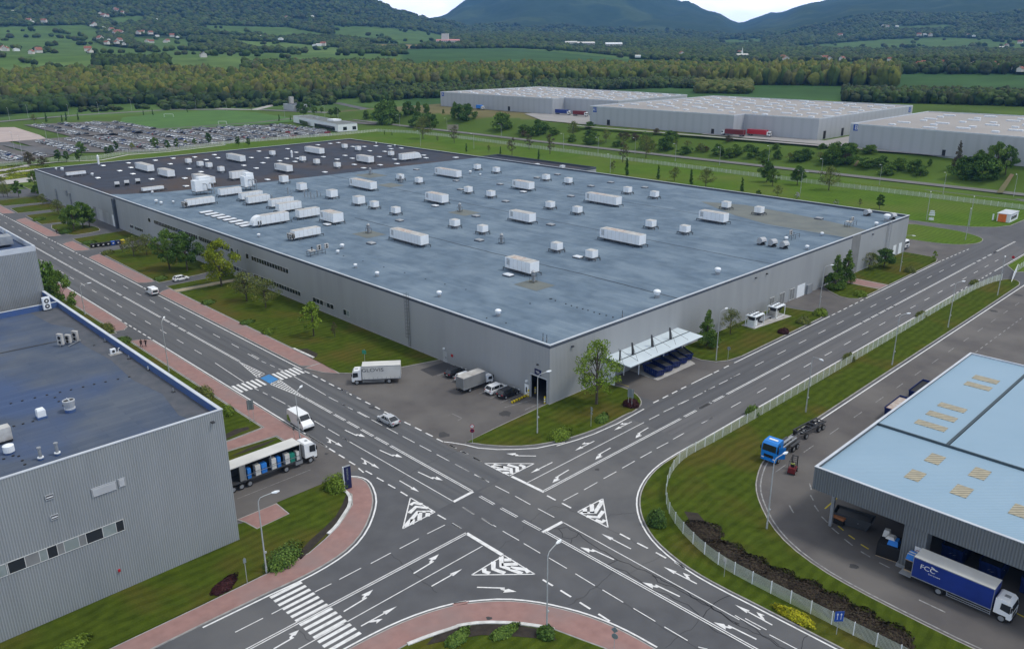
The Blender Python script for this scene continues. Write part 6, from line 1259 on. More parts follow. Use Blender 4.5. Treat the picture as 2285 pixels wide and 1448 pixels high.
def leaf_mesh(centers, n, size, pal, rnd, flat=.0):
    """centers: (point, radius, shade). small quads through the clump volumes"""
    m = MB(); pal = [tuple(min(.5, v * 1.3) for v in c_) for c_ in pal]
    tot = sum(c[1] ** 2 for c in centers)
    for (c, r_, sh) in centers:
        k = max(3, int(n * r_ ** 2 / tot)); base_c = rnd.choice(pal)
        for _ in range(k):
            u = Vector((rnd.gauss(0, 1), rnd.gauss(0, 1), rnd.gauss(0, 1))).normalized() * r_ * rnd.random() ** .4; u.z *= .8
            p = c + u; a = Vector((rnd.gauss(0, 1), rnd.gauss(0, 1), rnd.gauss(0, .6))).normalized(); b = a.orthogonal().normalized(); b = (Matrix.Rotation(rnd.random() * 6.28, 3, a) @ b); s_ = size * rnd.uniform(.6, 1.3)
            cc = base_c if rnd.random() < .7 else rnd.choice(pal); q = rnd.uniform(.8, 1.25) * sh
            m.add([p - b * s_ * .5, p + a.cross(b) * s_ * .32, p + b * s_ * .55, p - a.cross(b) * s_ * .32], [(0, 1, 2, 3)], 0, tuple(v * q for v in cc))
    return m
def make_tree(kind, seed):
    rnd = random.Random(seed); e = empty('tree', (0, 0, -600)); tr = MB(); C_ = []
    kd = dict(broad=(10, 4.2, 3.0, 'dark', 5200, .42, 34, .085), green=(10, 4.0, 2.6, 'green', 5000, .42, 32, .085), spring=(11.5, 4.6, 2.8, 'spring', 5600, .42, 34, .085), sparse=(11.5, 4.4, 3.2, 'lime', 3000, .36, 44, .10), olive=(8.5, 4.0, 2.4, 'olive', 2000, .34, 34, .07),
              bare=(9, 2.6, 2.5, 'brown', 900, .32, 24, .07), cone=(11, 3.4, 1.0, 'green', 4600, .45, 46, .08), column=(6.5, .75, .4, 'dark', 900, .4, 14, .05), young=(6.5, 2.2, 2.0, 'lime', 1000, .38, 18, .05), bush=(5.5, 3.6, .2, 'green', 3000, .5, 26, .06), blossom=(4.5, 2.0, 1.0, 'blossom', 1100, .35, 14, .05), lolly=(7.5, 2.3, 2.2, 'dark', 2200, .45, 22, .06), purple=(6, 3.2, .6, 'brown', 1800, .42, 20, .06), darkbush=(6, 4.0, .2, 'dark', 2800, .55, 26, .06), conifer_brown=(11, 2.4, .6, 'brown', 1800, .45, 30, .08))[kind]
    h_, cr_, z0, pal, n, ls, nc, tk = kd
    tr.tube([(0, 0, -.3), (rnd.uniform(-.1, .1), rnd.uniform(-.1, .1), h_ * .3), (rnd.uniform(-.3, .3), rnd.uniform(-.3, .3), h_ * .62), (rnd.uniform(-.3, .3), rnd.uniform(-.3, .3), h_ * .9)], [tk * 2.6, tk * 2.1, tk * 1.3, tk * .3], 7)
    for k in range(nc):
        t = (k + .5) / nc; z = z0 + (h_ - z0) * t; a = rnd.random() * 6.283
        if kind in ('cone', 'conifer_brown'): rr_ = cr_ * (1.02 - t) * rnd.uniform(.55, 1); cs = .5 + .9 * (1 - t)
        elif kind == 'column': rr_ = cr_ * .5 * (1 - .6 * t); cs = cr_ * (1 - .55 * t)
        elif kind in ('bush', 'darkbush', 'purple'): rr_ = cr_ * math.sqrt(max(.05, 1 - t ** 2)) * rnd.uniform(.2, .95); cs = rnd.uniform(.8, 1.4)
        else: rr_ = cr_ * math.sin(math.pi * min(1, .18 + .80 * t)) ** .7 * rnd.uniform(.35, 1.0); cs = rnd.uniform(.75, 1.35) * cr_ / 4
        p = Vector((rr_ * math.cos(a), rr_ * math.sin(a), z)); C_.append((p, max(cs, .35), 1.0))
        if kind not in ('column', 'bush', 'darkbush') and k % 2 == 0:
            s_ = Vector((0, 0, max(z0 * .8, z * .62))); mid = s_.lerp(p, .55) + Vector((0, 0, .3)); tr.tube([s_, mid, p], [tk * .9, tk * .5, tk * .15], 5)
    if kind in ('sparse', 'bare', 'olive'):
        for k in range(46): a = rnd.choice(C_)[0]; b = a + Vector((rnd.uniform(-1, 1), rnd.uniform(-1, 1), rnd.uniform(.2, 1.3))); tr.tube([a.lerp(Vector((0, 0, a.z * .8)), .3), b], [.035, .012], 4)
    tr.build('trunk', M['bark'], e); c_ = leaf_mesh(C_, n, ls, PAL[pal], rnd).build('crown', M['leaf'], e, fix=False)
    return e, h_, cr_
TP = {}; tused = set(); ALLT = []
KL = dict(broad='dark green broad tree', green='green leafy tree', spring='yellow green spring tree', sparse='tall light green tree with open branches', olive='loose olive brown tree', bare='nearly bare young tree', cone='conical dark green tree', column='slim columnar evergreen', young='small light green young tree', bush='rounded green bank bush', blossom='white blossoming shrub', lolly='small round headed tree', purple='purple brown shrub tree', darkbush='dense dark green bush', conifer_brown='tall brownish pointed conifer')
def tree(kind, t, x, y, ytop, where, grp=None, wid=1.0, pt=None):
    px, py = tp(t, x, y); P = pt or gpt(px, py); py2 = tp(t, x, ytop)[1]
    v = (len(ALLT) % 2)
    key = (kind, v)
    if key not in TP: TP[key] = make_tree(kind, 31 + len(TP) * 7)
    e, h_, cr_ = TP[key]
    d = ray(px, py2); hh = H + d.z * math.hypot(P.x, P.y) / math.hypot(d.x, d.y) - P.z; s_ = hh / h_
    o = e if key not in tused else copytree(e); tused.add(key); o.location = P; o.rotation_euler = (0, 0, (len(ALLT) * 2.4) % 6.28); o.scale = (s_ * wid, s_ * wid, s_)
    tag(o, KL[kind] + ' ' + where, 'bush' if kind in ('bush', 'darkbush', 'blossom', 'purple') else 'tree', grp); ALLT.append(o); return o
tree('sparse', 'E7', 840, 1352, 590, 'on the corner lawn left of the loading canopy')
tree('cone', 'D3', 1130, 430, 122, 'just right of the loading canopy', wid=.95); tree('olive', 'D3', 1330, 330, 125, 'between the canopy and the white chillers', wid=.9)
tree('cone', 'B3', 1022, 612, 385, 'left one of the pair beside the short brick path', wid=.95); tree('cone', 'B3', 1098, 570, 352, 'right one of the pair beside the short brick path', wid=.95)
tree('olive', 'B3', 1250, 480, 375, 'left of the broad pair near the right facade end', wid=1.6); tree('broad', 'B3', 1350, 470, 345, 'right of the broad pair near the right facade end', wid=1.5); tree('young', 'B3', 1683, 430, 362, 'on the lawn tip by the far yard', wid=.9)
tree('spring', 'B1', 1487, 600, 300, 'tallest by the long left facade', wid=1.0); tree('broad', 'B1', 1257, 495, 250, 'left of the tall yellow green tree', wid=1.0); tree('green', 'B1', 1140, 490, 232, 'second left of the tall yellow green tree'); tree('olive', 'B1', 900, 400, 270, 'behind the waste bins', wid=1.3); tree('olive', 'B1', 985, 390, 255, 'right of the waste bins by the facade', wid=1.2); tree('bare', 'B1', 825, 372, 290, 'right beside the yellow bin')
tree('green', 'B1', 497, 225, 60, 'left one of three by the loading doors', wid=1.1); tree('broad', 'B1', 560, 205, 40, 'middle one of three by the loading doors', wid=1.2); tree('green', 'B1', 603, 205, 60, 'right one of three by the loading doors')
tree('olive', 'B1', 1655, 700, 510, 'below the lower window band, left one', wid=1.3); tree('olive', 'B1', 1785, 745, 560, 'below the lower window band, right one', wid=1.1); tree('young', 'B1', 2105, 935, 710, 'alone on the long left lawn', wid=1.1); tree('bare', 'B1', 2245, 940, 840, 'thin one on the long left lawn')
for kx, x, y, yt, wh in (('olive', 480, 385, 265, 'by the small side path at the left'), ('olive', 650, 498, 330, 'over the small side path at the left'), ('lolly', 212, 302, 120, 'on the left lawn near the facade corner'), ('olive', 40, 295, 165, 'at the left edge of the photo'), ('olive', 88, 300, 160, 'second from the left edge of the photo'), ('green', 388, 180, 10, 'just left of the far facade corner'), ('darkbush', 400, 255, 165, 'at the foot of the far facade corner'), ('olive', 20, 200, 70, 'above the left edge lawn')):
    tree(kx, 'E6', x, y, yt, wh)
tree('darkbush', 'F1', 700, 1080, 520, 'filling the gap beside the ribbed tower', wid=.75, pt=Vector((50.5, 222, 0))); tree('green', 'F1', 800, 1150, 720, 'in front of the dense bush beside the ribbed tower', wid=.8, pt=Vector((52, 209, 0)))
bk = [('broad',570,1217,1083),('green',608,1242,1130),('broad',773,1237,1112),('olive',983,1272,1118),('column',65,1232,1128),('olive',163,1252,1128),('column',403,1278,1182),('olive',640,1310,1240),('blossom',770,1327,1283),('blossom',1030,1366,1330),('bare',1190,1378,1325),('lolly',1320,1398,1300),('darkbush',515,1300,1270)]
NB = []
for k, x, y, yt in bk: NB.append(tree(k, 'A3', x, y, yt, '', 'trees on the lawn along the back fence'))
for k, x, y, yt in (('olive',553,935,790),('bare',762,962,845),('column',843,1020,962),('column',1072,1037,985),('bare',1150,1045,928),('bare',1265,1005,900),('column',1330,1072,1003),('bare',1405,1037,905),('bare',1893,1092,955),('olive',2048,1062,915),('column',1917,1178,1062),('column',2130,1203,1112),('bare',1827,1158,1080),('olive',2240,1218,1125),('bare',995,1022,975),('bare',650,952,915),('column',295,905,875),('column',345,910,885)): NB.append(tree(k, 'A2', x, y, yt, '', 'trees on the lawn along the back fence'))
order_labels(NB, 'xx {}', (258, 92))
cnt = {}
for o in sorted(NB, key=lambda q: (q.location - Vector((258, 92, 0))).length): pass
# label per kind, counted from the guard kiosk along the fence
def label_by_kind(objs, where, ref):
    kinds = {}
    for o in objs: kinds.setdefault(o['kn'], []).append(o)
    for k, L_ in kinds.items():
        if len(L_) == 1: L_[0]['label'] = k + ', alone of its kind ' + where
        else: order_labels(L_, '{}nearest ' + k + ' ' + where, ref)
    for o in objs: del o['kn']
for o, k in zip(NB, [b[0] for b in bk] + ['olive','bare','column','column','bare','bare','column','bare','bare','olive','column','column','bare','olive','bare','bare','column','column']): o['kn'] = KL[k]
label_by_kind(NB, 'along the back fence from the guard kiosk', (330, 84))
cpt = [('lolly',600,602,480),('lolly',680,602,495),('lolly',812,602,478),('green',835,532,400),('lolly',1095,548,448),('lolly',1145,543,436),('lolly',1185,492,392),('spring',1350,472,408),('green',1580,468,358),('lolly',1710,488,383),('lolly',1810,472,368),('spring',1895,432,383),('green',1990,432,368),('bare',2065,432,378),('lolly',2128,432,308),('purple',430,638,552),('purple',300,628,508),('olive',480,620,560),('column',475,195,100),('column',635,190,120),('column',680,180,95),('column',800,175,100),('column',1465,125,75),('column',1560,125,60),('column',1910,95,45),('olive',350,200,120)]
CPt = []
for k, x, y, yt in cpt: o = tree(k, 'E4', x, y, yt, '', 'trees round the far car park'); o['kn'] = KL[k]; CPt.append(o)
for k, x, y, yt in (('lolly',238,490,392),('lolly',340,490,408),('column',655,230,165),('column',770,225,175),('olive',370,120,50)): o = tree(k, 'E5', x, y, yt, '', 'trees round the far car park'); o['kn'] = KL[k]; CPt.append(o)
label_by_kind(CPt, 'by the car park from the hall', (98, 396))
BK = []
for x, y, yt, w_, k in ((175,800,745,1,'bush'),(300,835,685,1,'bush'),(330,820,690,1,'darkbush'),(455,772,688,1,'darkbush'),(520,742,688,.8,'bush'),(575,755,698,.8,'bush'),(530,855,758,1.2,'darkbush'),(600,855,765,1.1,'darkbush'),(690,762,738,.8,'bush'),(850,805,705,1.1,'darkbush'),(790,800,710,1,'darkbush'),(765,770,690,.5,'bush'),(1080,862,768,1.6,'bush'),(1230,892,838,1.5,'bush'),(1330,905,812,1,'darkbush'),(1430,905,858,1.4,'bush'),(1560,925,818,.9,'olive'),(1680,965,905,1.4,'bush'),(1780,955,875,1,'olive'),(1900,965,918,1.3,'olive'),(2050,1000,900,1,'bush'),(2170,1010,930,1.3,'darkbush'),(2250,990,950,1,'olive')):
    o = tree(k, 'A2', x, y, yt, '', 'bushes on the grass bank below the warehouses', wid=w_); o['kn'] = KL[k]; BK.append(o)
for x, y, yt, w_, k in ((130,1012,958,1.4,'olive'),(250,1035,968,1.3,'darkbush'),(360,1035,968,1.3,'bush'),(480,1052,985,1.4,'darkbush'),(560,1062,1000,1.1,'bush'),(640,1060,1005,1,'darkbush'),(720,1075,1020,1.2,'olive'),(830,1065,995,1.2,'darkbush'),(780,1070,1010,1.2,'darkbush'),(1010,1085,960,1,'bush'),(1090,1095,968,1.1,'darkbush'),(1340,1112,1045,1.3,'darkbush'),(1450,1125,1058,1.4,'bush'),(1560,1145,1070,1.3,'darkbush'),(1655,1110,1062,.6,'bush'),(1835,1125,938,.8,'conifer_brown'),(1880,1185,1050,1.2,'darkbush'),(2000,1195,1040,1.2,'darkbush'),(2085,1185,958,.9,'green'),(2160,1165,980,.9,'broad'),(1980,1130,1010,.9,'bush')):
    o = tree(k, 'A3', x, y, yt, '', 'bushes on the grass bank below the warehouses', wid=w_); o['kn'] = KL[k]; BK.append(o)
for x, y, yt in ((900,190,60),(1010,170,80),(1090,150,90),(1180,190,110),(1240,190,90),(960,120,20),(860,130,40),(1060,60,10)): o = tree('green' if x % 20 else 'broad', 'E5', x, y, yt, '', 'bushes on the grass bank below the warehouses'); o['kn'] = KL['green' if x % 20 else 'broad']; BK.append(o)
rnd = random.Random(77); yb = 118
while yb < 415:
    xb = rnd.uniform(402, 420) if rnd.random() < .7 else rnd.uniform(420, 430); k = rnd.choice(['bush', 'darkbush', 'olive', 'bush', 'purple']); P_ = Vector((xb, yb, near_z(xb, yb))); q1 = proj(*P_); q2 = proj(P_.x, P_.y, P_.z + rnd.uniform(2.2, 4.6)); o = tree(k, 'P', q1[0], q1[1], q2[1], '', 'bushes on the grass bank below the warehouses', wid=rnd.uniform(1.3, 2.1), pt=P_); o['kn'] = KL[k]; BK.append(o); yb += rnd.choice([4.5, 5.5, 7, 14])
for P4 in ([(2095, 1290), (2140, 1290), (2215, 1170), (2190, 1165)], [(1145, 1110), (1165, 1115), (1185, 1078), (1172, 1075)]): struct(MB().poly([gpt(*tp('A3', x, y)) + Vector((-.3, -.3, .35)) for x, y in P4]).build('bare_earth', M['brown_earth'], fix=False))
label_by_kind(BK, 'on the warehouse bank from the guard kiosk', (330, 84))
# ---- trimmed shrubs and hedges
def shrub(P, rx, ry, h_, pal, label, rz=0.0, n=1500, ls=.22, lumps=1):
    rnd = random.Random(int(P[0] * 7 + P[1] * 13)); e = empty('shrub', (P[0], P[1], .12), rz, label, 'shrub' if max(rx, ry) < 2.6 else 'hedge'); m = MB()
    inner = MB(); inner.dome((0, 0, 0), rx * .82, ry * .82, h_ * .8, 10, 4); inner.t = [tuple(v * .6 for v in PAL[pal][0])] * len(inner.f); inner.build('inner_dome', M['leaf'], e, fix=False)  # solid dome in darkened leaf colour, set inside the leaf shell
    for _ in range(n):
        a = rnd.random() * 6.283; t = math.asin(rnd.random() ** .8); k = rnd.uniform(.82, 1.06) * (1 + .1 * math.sin(a * 3 + lumps) + .07 * math.sin(a * 7 + t * 5)); p = Vector((rx * k * math.cos(t) * math.cos(a), ry * k * math.cos(t) * math.sin(a), h_ * k * math.sin(t) + .05))
        nn = Vector((p.x / rx, p.y / ry, p.z / h_ + .3)).normalized(); b = nn.orthogonal().normalized(); b = Matrix.Rotation(rnd.random() * 6.28, 3, nn) @ b; c_ = nn.cross(b) + nn * rnd.uniform(-.6, .6); s_ = ls * rnd.uniform(.6, 1.4); q = rnd.uniform(.7, 1.3); cc = rnd.choice(PAL[pal])
        m.add([p - b * s_ * .5, p + c_ * s_ * .4, p + b * s_ * .5, p - c_ * s_ * .4], [(0, 1, 2, 3)], 0, tuple(v * q for v in cc))
    m.build('foliage', M['leaf'], e, fix=False); return e
for t, x, y, rx, ry, h_, pal, lab, rz in (
 ('C3', 1232, 712, 1.35, 1.35, 2.1, 'dark', 'round dark green shrub beside the white fence curve', 0), ('C2', 490, 925, 3.3, 1.7, 1.9, 'green', 'long trimmed green hedge behind the corner lamp', .35), ('C2', 795, 500, 1.9, 1.9, 2.1, 'lime', 'bright green round shrub left of the blue totem', 0),
 ('C3', 665, 195, 2.6, 1.6, 1.3, 'lime', 'wide yellow green shrub on the corner lawn by the lamp', .1), ('C3', 910, 95, 1.9, 1.0, .9, 'green', 'low green shrub on the corner lawn behind the two board sign', .3), ('C3', 60, 1385, 1.9, .9, .6, 'green', 'low green ground shrub, left one in the bottom bed', .2), ('C3', 335, 1352, 2.0, .8, .6, 'green', 'low green ground shrub, right one in the bottom bed', -.1), ('C3', 578, 1368, 1.0, 1.0, 1.1, 'dark', 'round dark shrub at the foot of the bottom lamp', 0),
 ('C4', 352, 1262, 2.6, .85, .8, 'yellow', 'bright yellow long shrub in front of the white fence', 1.57), ('C4', 105, 65, 1.5, 1.2, 1.5, 'green', 'trimmed green shrub on the fence strip nearest the junction', 0), ('B3', 1118, 1085, 1.4, 1.2, 1.4, 'olive', 'trimmed shrub on the fence strip, second from the junction', 0), ('B3', 1600, 795, 1.6, 1.2, 1.2, 'olive', 'trimmed shrub on the fence strip, third from the junction', 0), ('B3', 1955, 582, 1.7, 1.2, 1.2, 'olive', 'trimmed shrub on the fence strip, farthest from the junction', 0),
 ('B3', 930, 782, 2.0, 1.6, 1.4, 'lime', 'bright green shrub on the lawn tip beyond the chillers', 0), ('B3', 815, 835, 2.1, 1.5, 1.3, 'olive', 'olive shrub on the lawn beyond the chillers', .2), ('B3', 682, 903, 1.5, 1.2, .9, 'maroon', 'dark red shrub on the lawn in front of the chillers', 0), ('B3', 1195, 655, 1.9, 1.6, 1.2, 'lime', 'light green shrub on the small lawn by the brick path', 0), ('B3', 1525, 498, 1.9, 1.5, 1.5, 'olive', 'dark olive shrub by the kerb near the far yard', 0),
 ('E7', 1275, 1360, 1.5, 1.5, 1.1, 'maroon', 'dark red shrub under the grey double board sign', 0), ('C2', 138, 1075, 2.2, 1.0, .5, 'maroon', 'flat dark red shrub on the left corner lawn', .45), ('C1', 425, 1447, 2.2, 1.0, 1.0, 'lime', 'bright green shrub cut by the bottom edge of the photo', .2), ('D2', 130, 650, 1.2, 1.2, 1.5, 'lime', 'bright green round shrub at the corner of the ribbed building', 0),
 ('F2', 908, 150, 1.7, 1.7, 1.9, 'olive', 'round olive shrub before the left side entry', 0), ('F2', 1048, 245, 1.7, 1.5, 1.2, 'green', 'round green shrub after the left side entry', 0), ('F2', 1740, 700, 1.6, 2.6, 1.8, 'olive', 'large olive green shrub beside the blue parapet', 0), ('B1', 725, 382, 2.0, 1.5, 1.2, 'olive', 'low olive shrub below the waste bins', 0), ('B1', 1080, 552, 1.9, 1.5, .9, 'green', 'low green shrub left of the white hatchback', 0), ('B1', 1400, 712, 1.8, 1.4, .8, 'green', 'low green shrub, upper one on the long left lawn', 0), ('B1', 1660, 845, 1.8, 1.2, .7, 'green', 'low green shrub, middle one on the long left lawn', 0), ('B1', 1802, 910, 1.5, 1.3, 1.0, 'lime', 'low round shrub, lower one on the long left lawn', 0), ('B1', 600, 312, 2.2, 1.4, .9, 'green', 'low dark shrub left of the black bins', 0), ('B1', 262, 155, 2.2, 1.4, .8, 'green', 'low green shrub on the third left lawn', 0), ('B1', 440, 240, 2.2, 2.2, 1.2, 'dark', 'dark low shrub below the three trees at the loading doors', 0)):
    P = g(t, x, y, .1); shrub(P, rx, ry, h_, pal, lab, rz)
bedp = [g('C4', *p) for p in [(-190, 760), (-60, 880), (80, 960), (240, 1040), (400, 1110), (560, 1190), (720, 1280), (900, 1380)]]
for i, p in enumerate(bedp): shrub(p, 2.9, 2.4, .6, 'dead', ordw(i + 1) + ' clump from the top of the dark brown hedge row behind the fence', 1.5 + .05 * i, n=2200)
# clipped maze hedges at the far left corner
for i, (x, y, rx, ry) in enumerate(((106, 500, 12, 4), (118, 488, 10, 3.5), (100, 480, 11, 3.5), (112, 470, 10, 3.5), (104, 458, 10, 3))):
    shrub((x, y), rx, ry, 1.0, 'spring', ordw(i + 1) + ' wavy clipped hedge from the top in the far left ornamental garden', .15, n=1400, ls=.6)
struct(MB().poly([(92, 508), (122, 506), (120, 440), (92, 440)], .15).build('gravel_bed', M['concrete'], fix=False))
# ================================================================ LAMPS
def lamp_proto(h_=10.6, arm=2.4):
    e = empty('street_lamp', (0, 0, -700)); q = MB(); q.cyl((0, 0, 0), (0, 0, .9), .13, n=8); q.cyl((0, 0, .9), (0, 0, h_ - .9), .10, .065, n=8); q.build('pole', M['pole'], e)
    q = MB(); pts = [(0, 0, h_ - .95), (.05, 0, h_ - .5), (.3, 0, h_ - .12), (.8, 0, h_), (arm - .6, 0, h_ + .12)]; q.tube(pts, .055, 6); q.build('arm', M['pole'], e)
    q = MB(); q.loft([[(arm - .7, -.09, h_ + .07), (arm - .7, .09, h_ + .07), (arm - .7, .09, h_ + .17), (arm - .7, -.09, h_ + .17)], [(arm - .2, -.19, h_ + .02), (arm - .2, .19, h_ + .02), (arm - .2, .16, h_ + .22), (arm - .2, -.16, h_ + .22)], [(arm + .25, -.08, h_ + .08), (arm + .25, .08, h_ + .08), (arm + .25, .06, h_ + .18), (arm + .25, -.06, h_ + .18)]]); q.build('lamp_head', M['white'], e)
    q = MB(); q.box((.16, 0, 2.9), (.25, .2, .22)); q.build('control_box', M['pole'], e); return e
LPp = lamp_proto(); lused = [0]
def lamp(P, head=None, ang=None, label='', hgt=None, grp='street lamps'):
    o = LPp if not lused[0] else copytree(LPp); lused[0] = 1; o.location = (P[0], P[1], P[2] if len(P) > 2 else .1)
    if head is not None:
        hd2 = G(head[0], head[1], 10.7); d = Vector((hd2.x - P[0], hd2.y - P[1])); ang = math.atan2(d.y, d.x); s_ = min(1.6, max(.7, d.length / 2.2))
    o.rotation_euler = (0, 0, ang or 0)
    if hgt: o.scale = (1, 1, hgt / 10.7)
    return tag(o, label, 'street lamp', grp)
for b, hd2, lab in ((('P', 595, 1277), ('C2', 365, 545), 'street lamp on the left corner lawn beside the long hedge'), (('C3', 582, 1358), ('C3', 678, 797), 'street lamp in the bottom bed with its head over the junction'), (('P', 1199, 966), ('D1', 2110, 230), 'street lamp on the corner lawn in front of the T01 gate'), (('D3', 1210, 548), ('D3', 1330, 100), 'street lamp on the lawn between canopy and chillers'),
  (('B3', 830, 1432), ('B3', 975, 1108), 'street lamp behind the white fence, nearest the junction'), (('B3', 1405, 1118), ('B3', 1555, 772), 'street lamp behind the white fence, second from the junction'), (('B3', 1778, 868), ('B3', 1925, 558), 'street lamp behind the white fence, third from the junction'), (('B3', 2108, 655), ('B3', 2150, 470), 'street lamp behind the white fence beside the sliding gate'),
  (('F2', 1437, 492), ('B1', 1133, 770), 'street lamp on the left pavement strip in front of two walkers'), (('C4', 187, 738), ('C4', 340, 278), 'street lamp at the service road bend in front of the blue lorry'), (('B3', 920, 740), ('B3', 1010, 455), 'street lamp by the drive past the chillers'), (('B3', 1458, 497), None, 'street lamp on the lawn near the right facade end'), (('D6', 1693, 612), ('D6', 1740, 480), 'street lamp on the oval lawn by the exit'), (('D6', 1730, 472), ('D6', 1768, 270), 'street lamp on the big lawn beyond the oval'), (('D6', 1298, 415), ('D6', 1345, 130), 'street lamp beside the white sign stack')):
    P = g(*b, .1); lamp(P, tp(*hd2) if hd2 else None, R(-90), lab)
lamp((56.6, 107.0, .1), tp('D2', 905, 345), None, 'street lamp behind the open curtain trailer lorry'); lamp(g('F1', 1250, 1330, .1), None, 0, 'thin lamp post on the left pavement above the red bin', 7.5)
fl = []
for x, y in ((255,1102),(580,1092),(930,1192),(1320,1237),(1745,1297),(2215,1312),(793,1292)): P = gpt(*tp('A3', x, y)); fl.append(lamp(P, None, R(180) if x not in (793,) else R(-90), 'x', 9.5, 'street lamps along the far road'))
for x, y in ((895,1002),(1078,927),(715,882),(1495,1002),(1727,1032),(1975,1037),(2245,1082),(398,852),(537,982),(1808,1162)): P = gpt(*tp('A2', x, y)); fl.append(lamp(P, None, R(180), 'x', 9.5, 'street lamps along the far road'))
order_labels(fl, '{}nearest street lamp to the guard kiosk along the far road', (330, 84))
fl = []
for x, y in ((610,442),(475,365),(705,140),(1345,85),(1010,112),(2000,62),(290,150),(100,180),(225,520),(145,470)): P = G(*tp('E4', x, y)); fl.append(lamp(P, None, R(90), 'x', 10.5, 'street lamps round the far car park'))
for x, y in ((710,195),(980,155),(1120,190),(1255,205),(120,130)): P = G(*tp('E5', x, y)); fl.append(lamp(P, None, R(90), 'x', 9.5, 'street lamps round the far car park'))
order_labels(fl, '{}nearest street lamp to the hall roof by the far car park', (98, 396))
# ================================================================ FENCES
def fence(name, pts, h_, label, step=2.5, wire=.16, ww=.05, z0=.1, m_='fence', hw=10):
    P = [Vector((p[0], p[1])) for p in pts]; e = empty(name, (P[0].x, P[0].y, z0), 0, label, 'fence'); tot = [0]
    for i in range(len(P) - 1): tot.append(tot[-1] + (P[i + 1] - P[i]).length)
    def at(s_):
        i = 0
        while i < len(P) - 2 and tot[i + 1] < s_: i += 1
        t = (P[i + 1] - P[i]); return P[i] + t * ((s_ - tot[i]) / t.length) - P[0], t.normalized()
    pm = MB(); pm.b2((-.045, -.045, 0), (.045, .045, h_ + .06)); pme = pm.mesh('post', [M['white']], True); n_ = int(tot[-1] / step); posts = []
    for k in range(n_ + 1): p, t = at(min(tot[-1] - .01, k * step)); posts.append((p, t))
    order = sorted(range(len(posts)), key=lambda k: (posts[k][0] + P[0]).length)
    rest = MB()
    for j, k in enumerate(order):
        p, t = posts[k]
        if j < 99: o = bpy.data.objects.new('post', pme); col.objects.link(o); o.parent = e; o.location = (p.x, p.y, 0); o.rotation_euler = (0, 0, math.atan2(t.y, t.x))
        else: rest.box((p.x, p.y, h_ / 2 + .03), (.09, .09, h_ + .06), 0, math.atan2(t.y, t.x))
    if rest.f: rest.build('post_row', M['white'], e)['kind'] = 'stuff'
    pn = MB(); s_ = 0
    while s_ < tot[-1]:
        p, t = at(s_); d = t * ww / 2; pn.add([(p.x - d.x, p.y - d.y, .05), (p.x + d.x, p.y + d.y, .05), (p.x + d.x, p.y + d.y, h_), (p.x - d.x, p.y - d.y, h_)], [(0, 1, 2, 3)]); s_ += wire
    for z in np.arange(.08, h_ + .01, h_ / hw):
        for k in range(len(posts) - 1):
            a, b = posts[k][0], posts[k + 1][0]; pn.add([(a.x, a.y, z), (b.x, b.y, z), (b.x, b.y, z + .03), (a.x, a.y, z + .03)], [(0, 1, 2, 3)])
    pn.build('mesh_panel', M[m_], e, fix=False); return e
fence('mesh_fence', [tuple(v) for v in smooth([(244, 60.6), (240, 61.6), (225, 63.0), (155, 62.6), (107, 62.9), (100.6, 63.3), (97.4, 63), (94.1, 62.2), (90.5, 60.6), (86.8, 58.3), (84.1, 55.9), (82.2, 53.3), (80.6, 50.4), (79.2, 47.0), (78.4, 44), (78.1, 40), (78.0, 31), (78, 20), (78, -20)], 1, False)], 1.75, 'white mesh fence curving between the junction and the service road', wire=.13, ww=.06)
fence('mesh_fence', [(258, 60.4), (275, 60.8), (330, 60.8), (352, 60.8)], 1.75, 'white mesh fence right of the sliding gate', wire=.2, ww=.06)
fence('back_fence', [(356, 50), (357.5, 123), (358, 200), (360, 272), (364, 354), (368, 446), (366, 480), (356, 509), (323, 508.5), (240, 518)], 1.9, 'long pale mesh fence along the far road behind the hall', wire=.32, ww=.13, z0=.12)
fence('car_park_fence', [(240, 515), (200, 507.5), (176, 512), (157, 500.5), (138, 512), (100, 510)], 2.2, 'white post fence between the car park and the hall lawn', step=3, wire=.5, ww=.16, z0=.12)
e = empty('sliding_gate', (246, 58.5, 0), math.atan2(2.2, 12), 'white lattice sliding gate standing half open at the end of the fence', 'gate'); q = MB(); q.b2((0, -.05, .15), (12.5, .05, .3)); q.b2((0, -.05, 1.75), (12.5, .05, 1.88)); q.b2((0, -.05, .15), (.1, .05, 1.88)); q.b2((12.4, -.05, .15), (12.5, .05, 1.88)); q.tube([(-2.2, 0, .2), (0, 0, 1.8)], .05, 5); q.tube([(-2.2, 0, .2), (0, 0, .2)], .05, 5); q.build('frame', M['white'], e); q = MB()
for k in range(100): q.b2((.1 + k * .124, -.02, .3), (.16 + k * .124, .02, 1.75))
q.build('infill', M['white'], e)
# ================================================================ SIGNS
def sign(P, label, boards, h_, rz=0.0, pole='pole', two=False):
    e = empty('road_sign', (P[0], P[1], .1), rz, label, 'sign'); 
    for dy in ((-.35, .35) if two else (0,)): q = MB(); q.cyl((0, dy, 0), (0, dy, h_), .035, n=6); q.build('post', M[pole], e)
    for (shape, z, s_, mm, dx) in boards:
        q = MB()
        if shape == 'o': q.cyl((.05, dx, z), (.08, dx, z), s_, n=20)
        elif shape == 'b': q.b2((.05, dx - s_[0] / 2, z - s_[1] / 2), (.08, dx + s_[0] / 2, z + s_[1] / 2))
        elif shape == 'd': q.add([(.05, dx, z - s_), (.05, dx + s_, z), (.05, dx, z + s_), (.05, dx - s_, z), (.08, dx, z - s_), (.08, dx + s_, z), (.08, dx, z + s_), (.08, dx - s_, z)], [(0, 1, 2, 3), (4, 7, 6, 5), (0, 4, 5, 1), (1, 5, 6, 2), (2, 6, 7, 3), (3, 7, 4, 0)])
        q.build('sign_plate', M[mm], e)
    return e
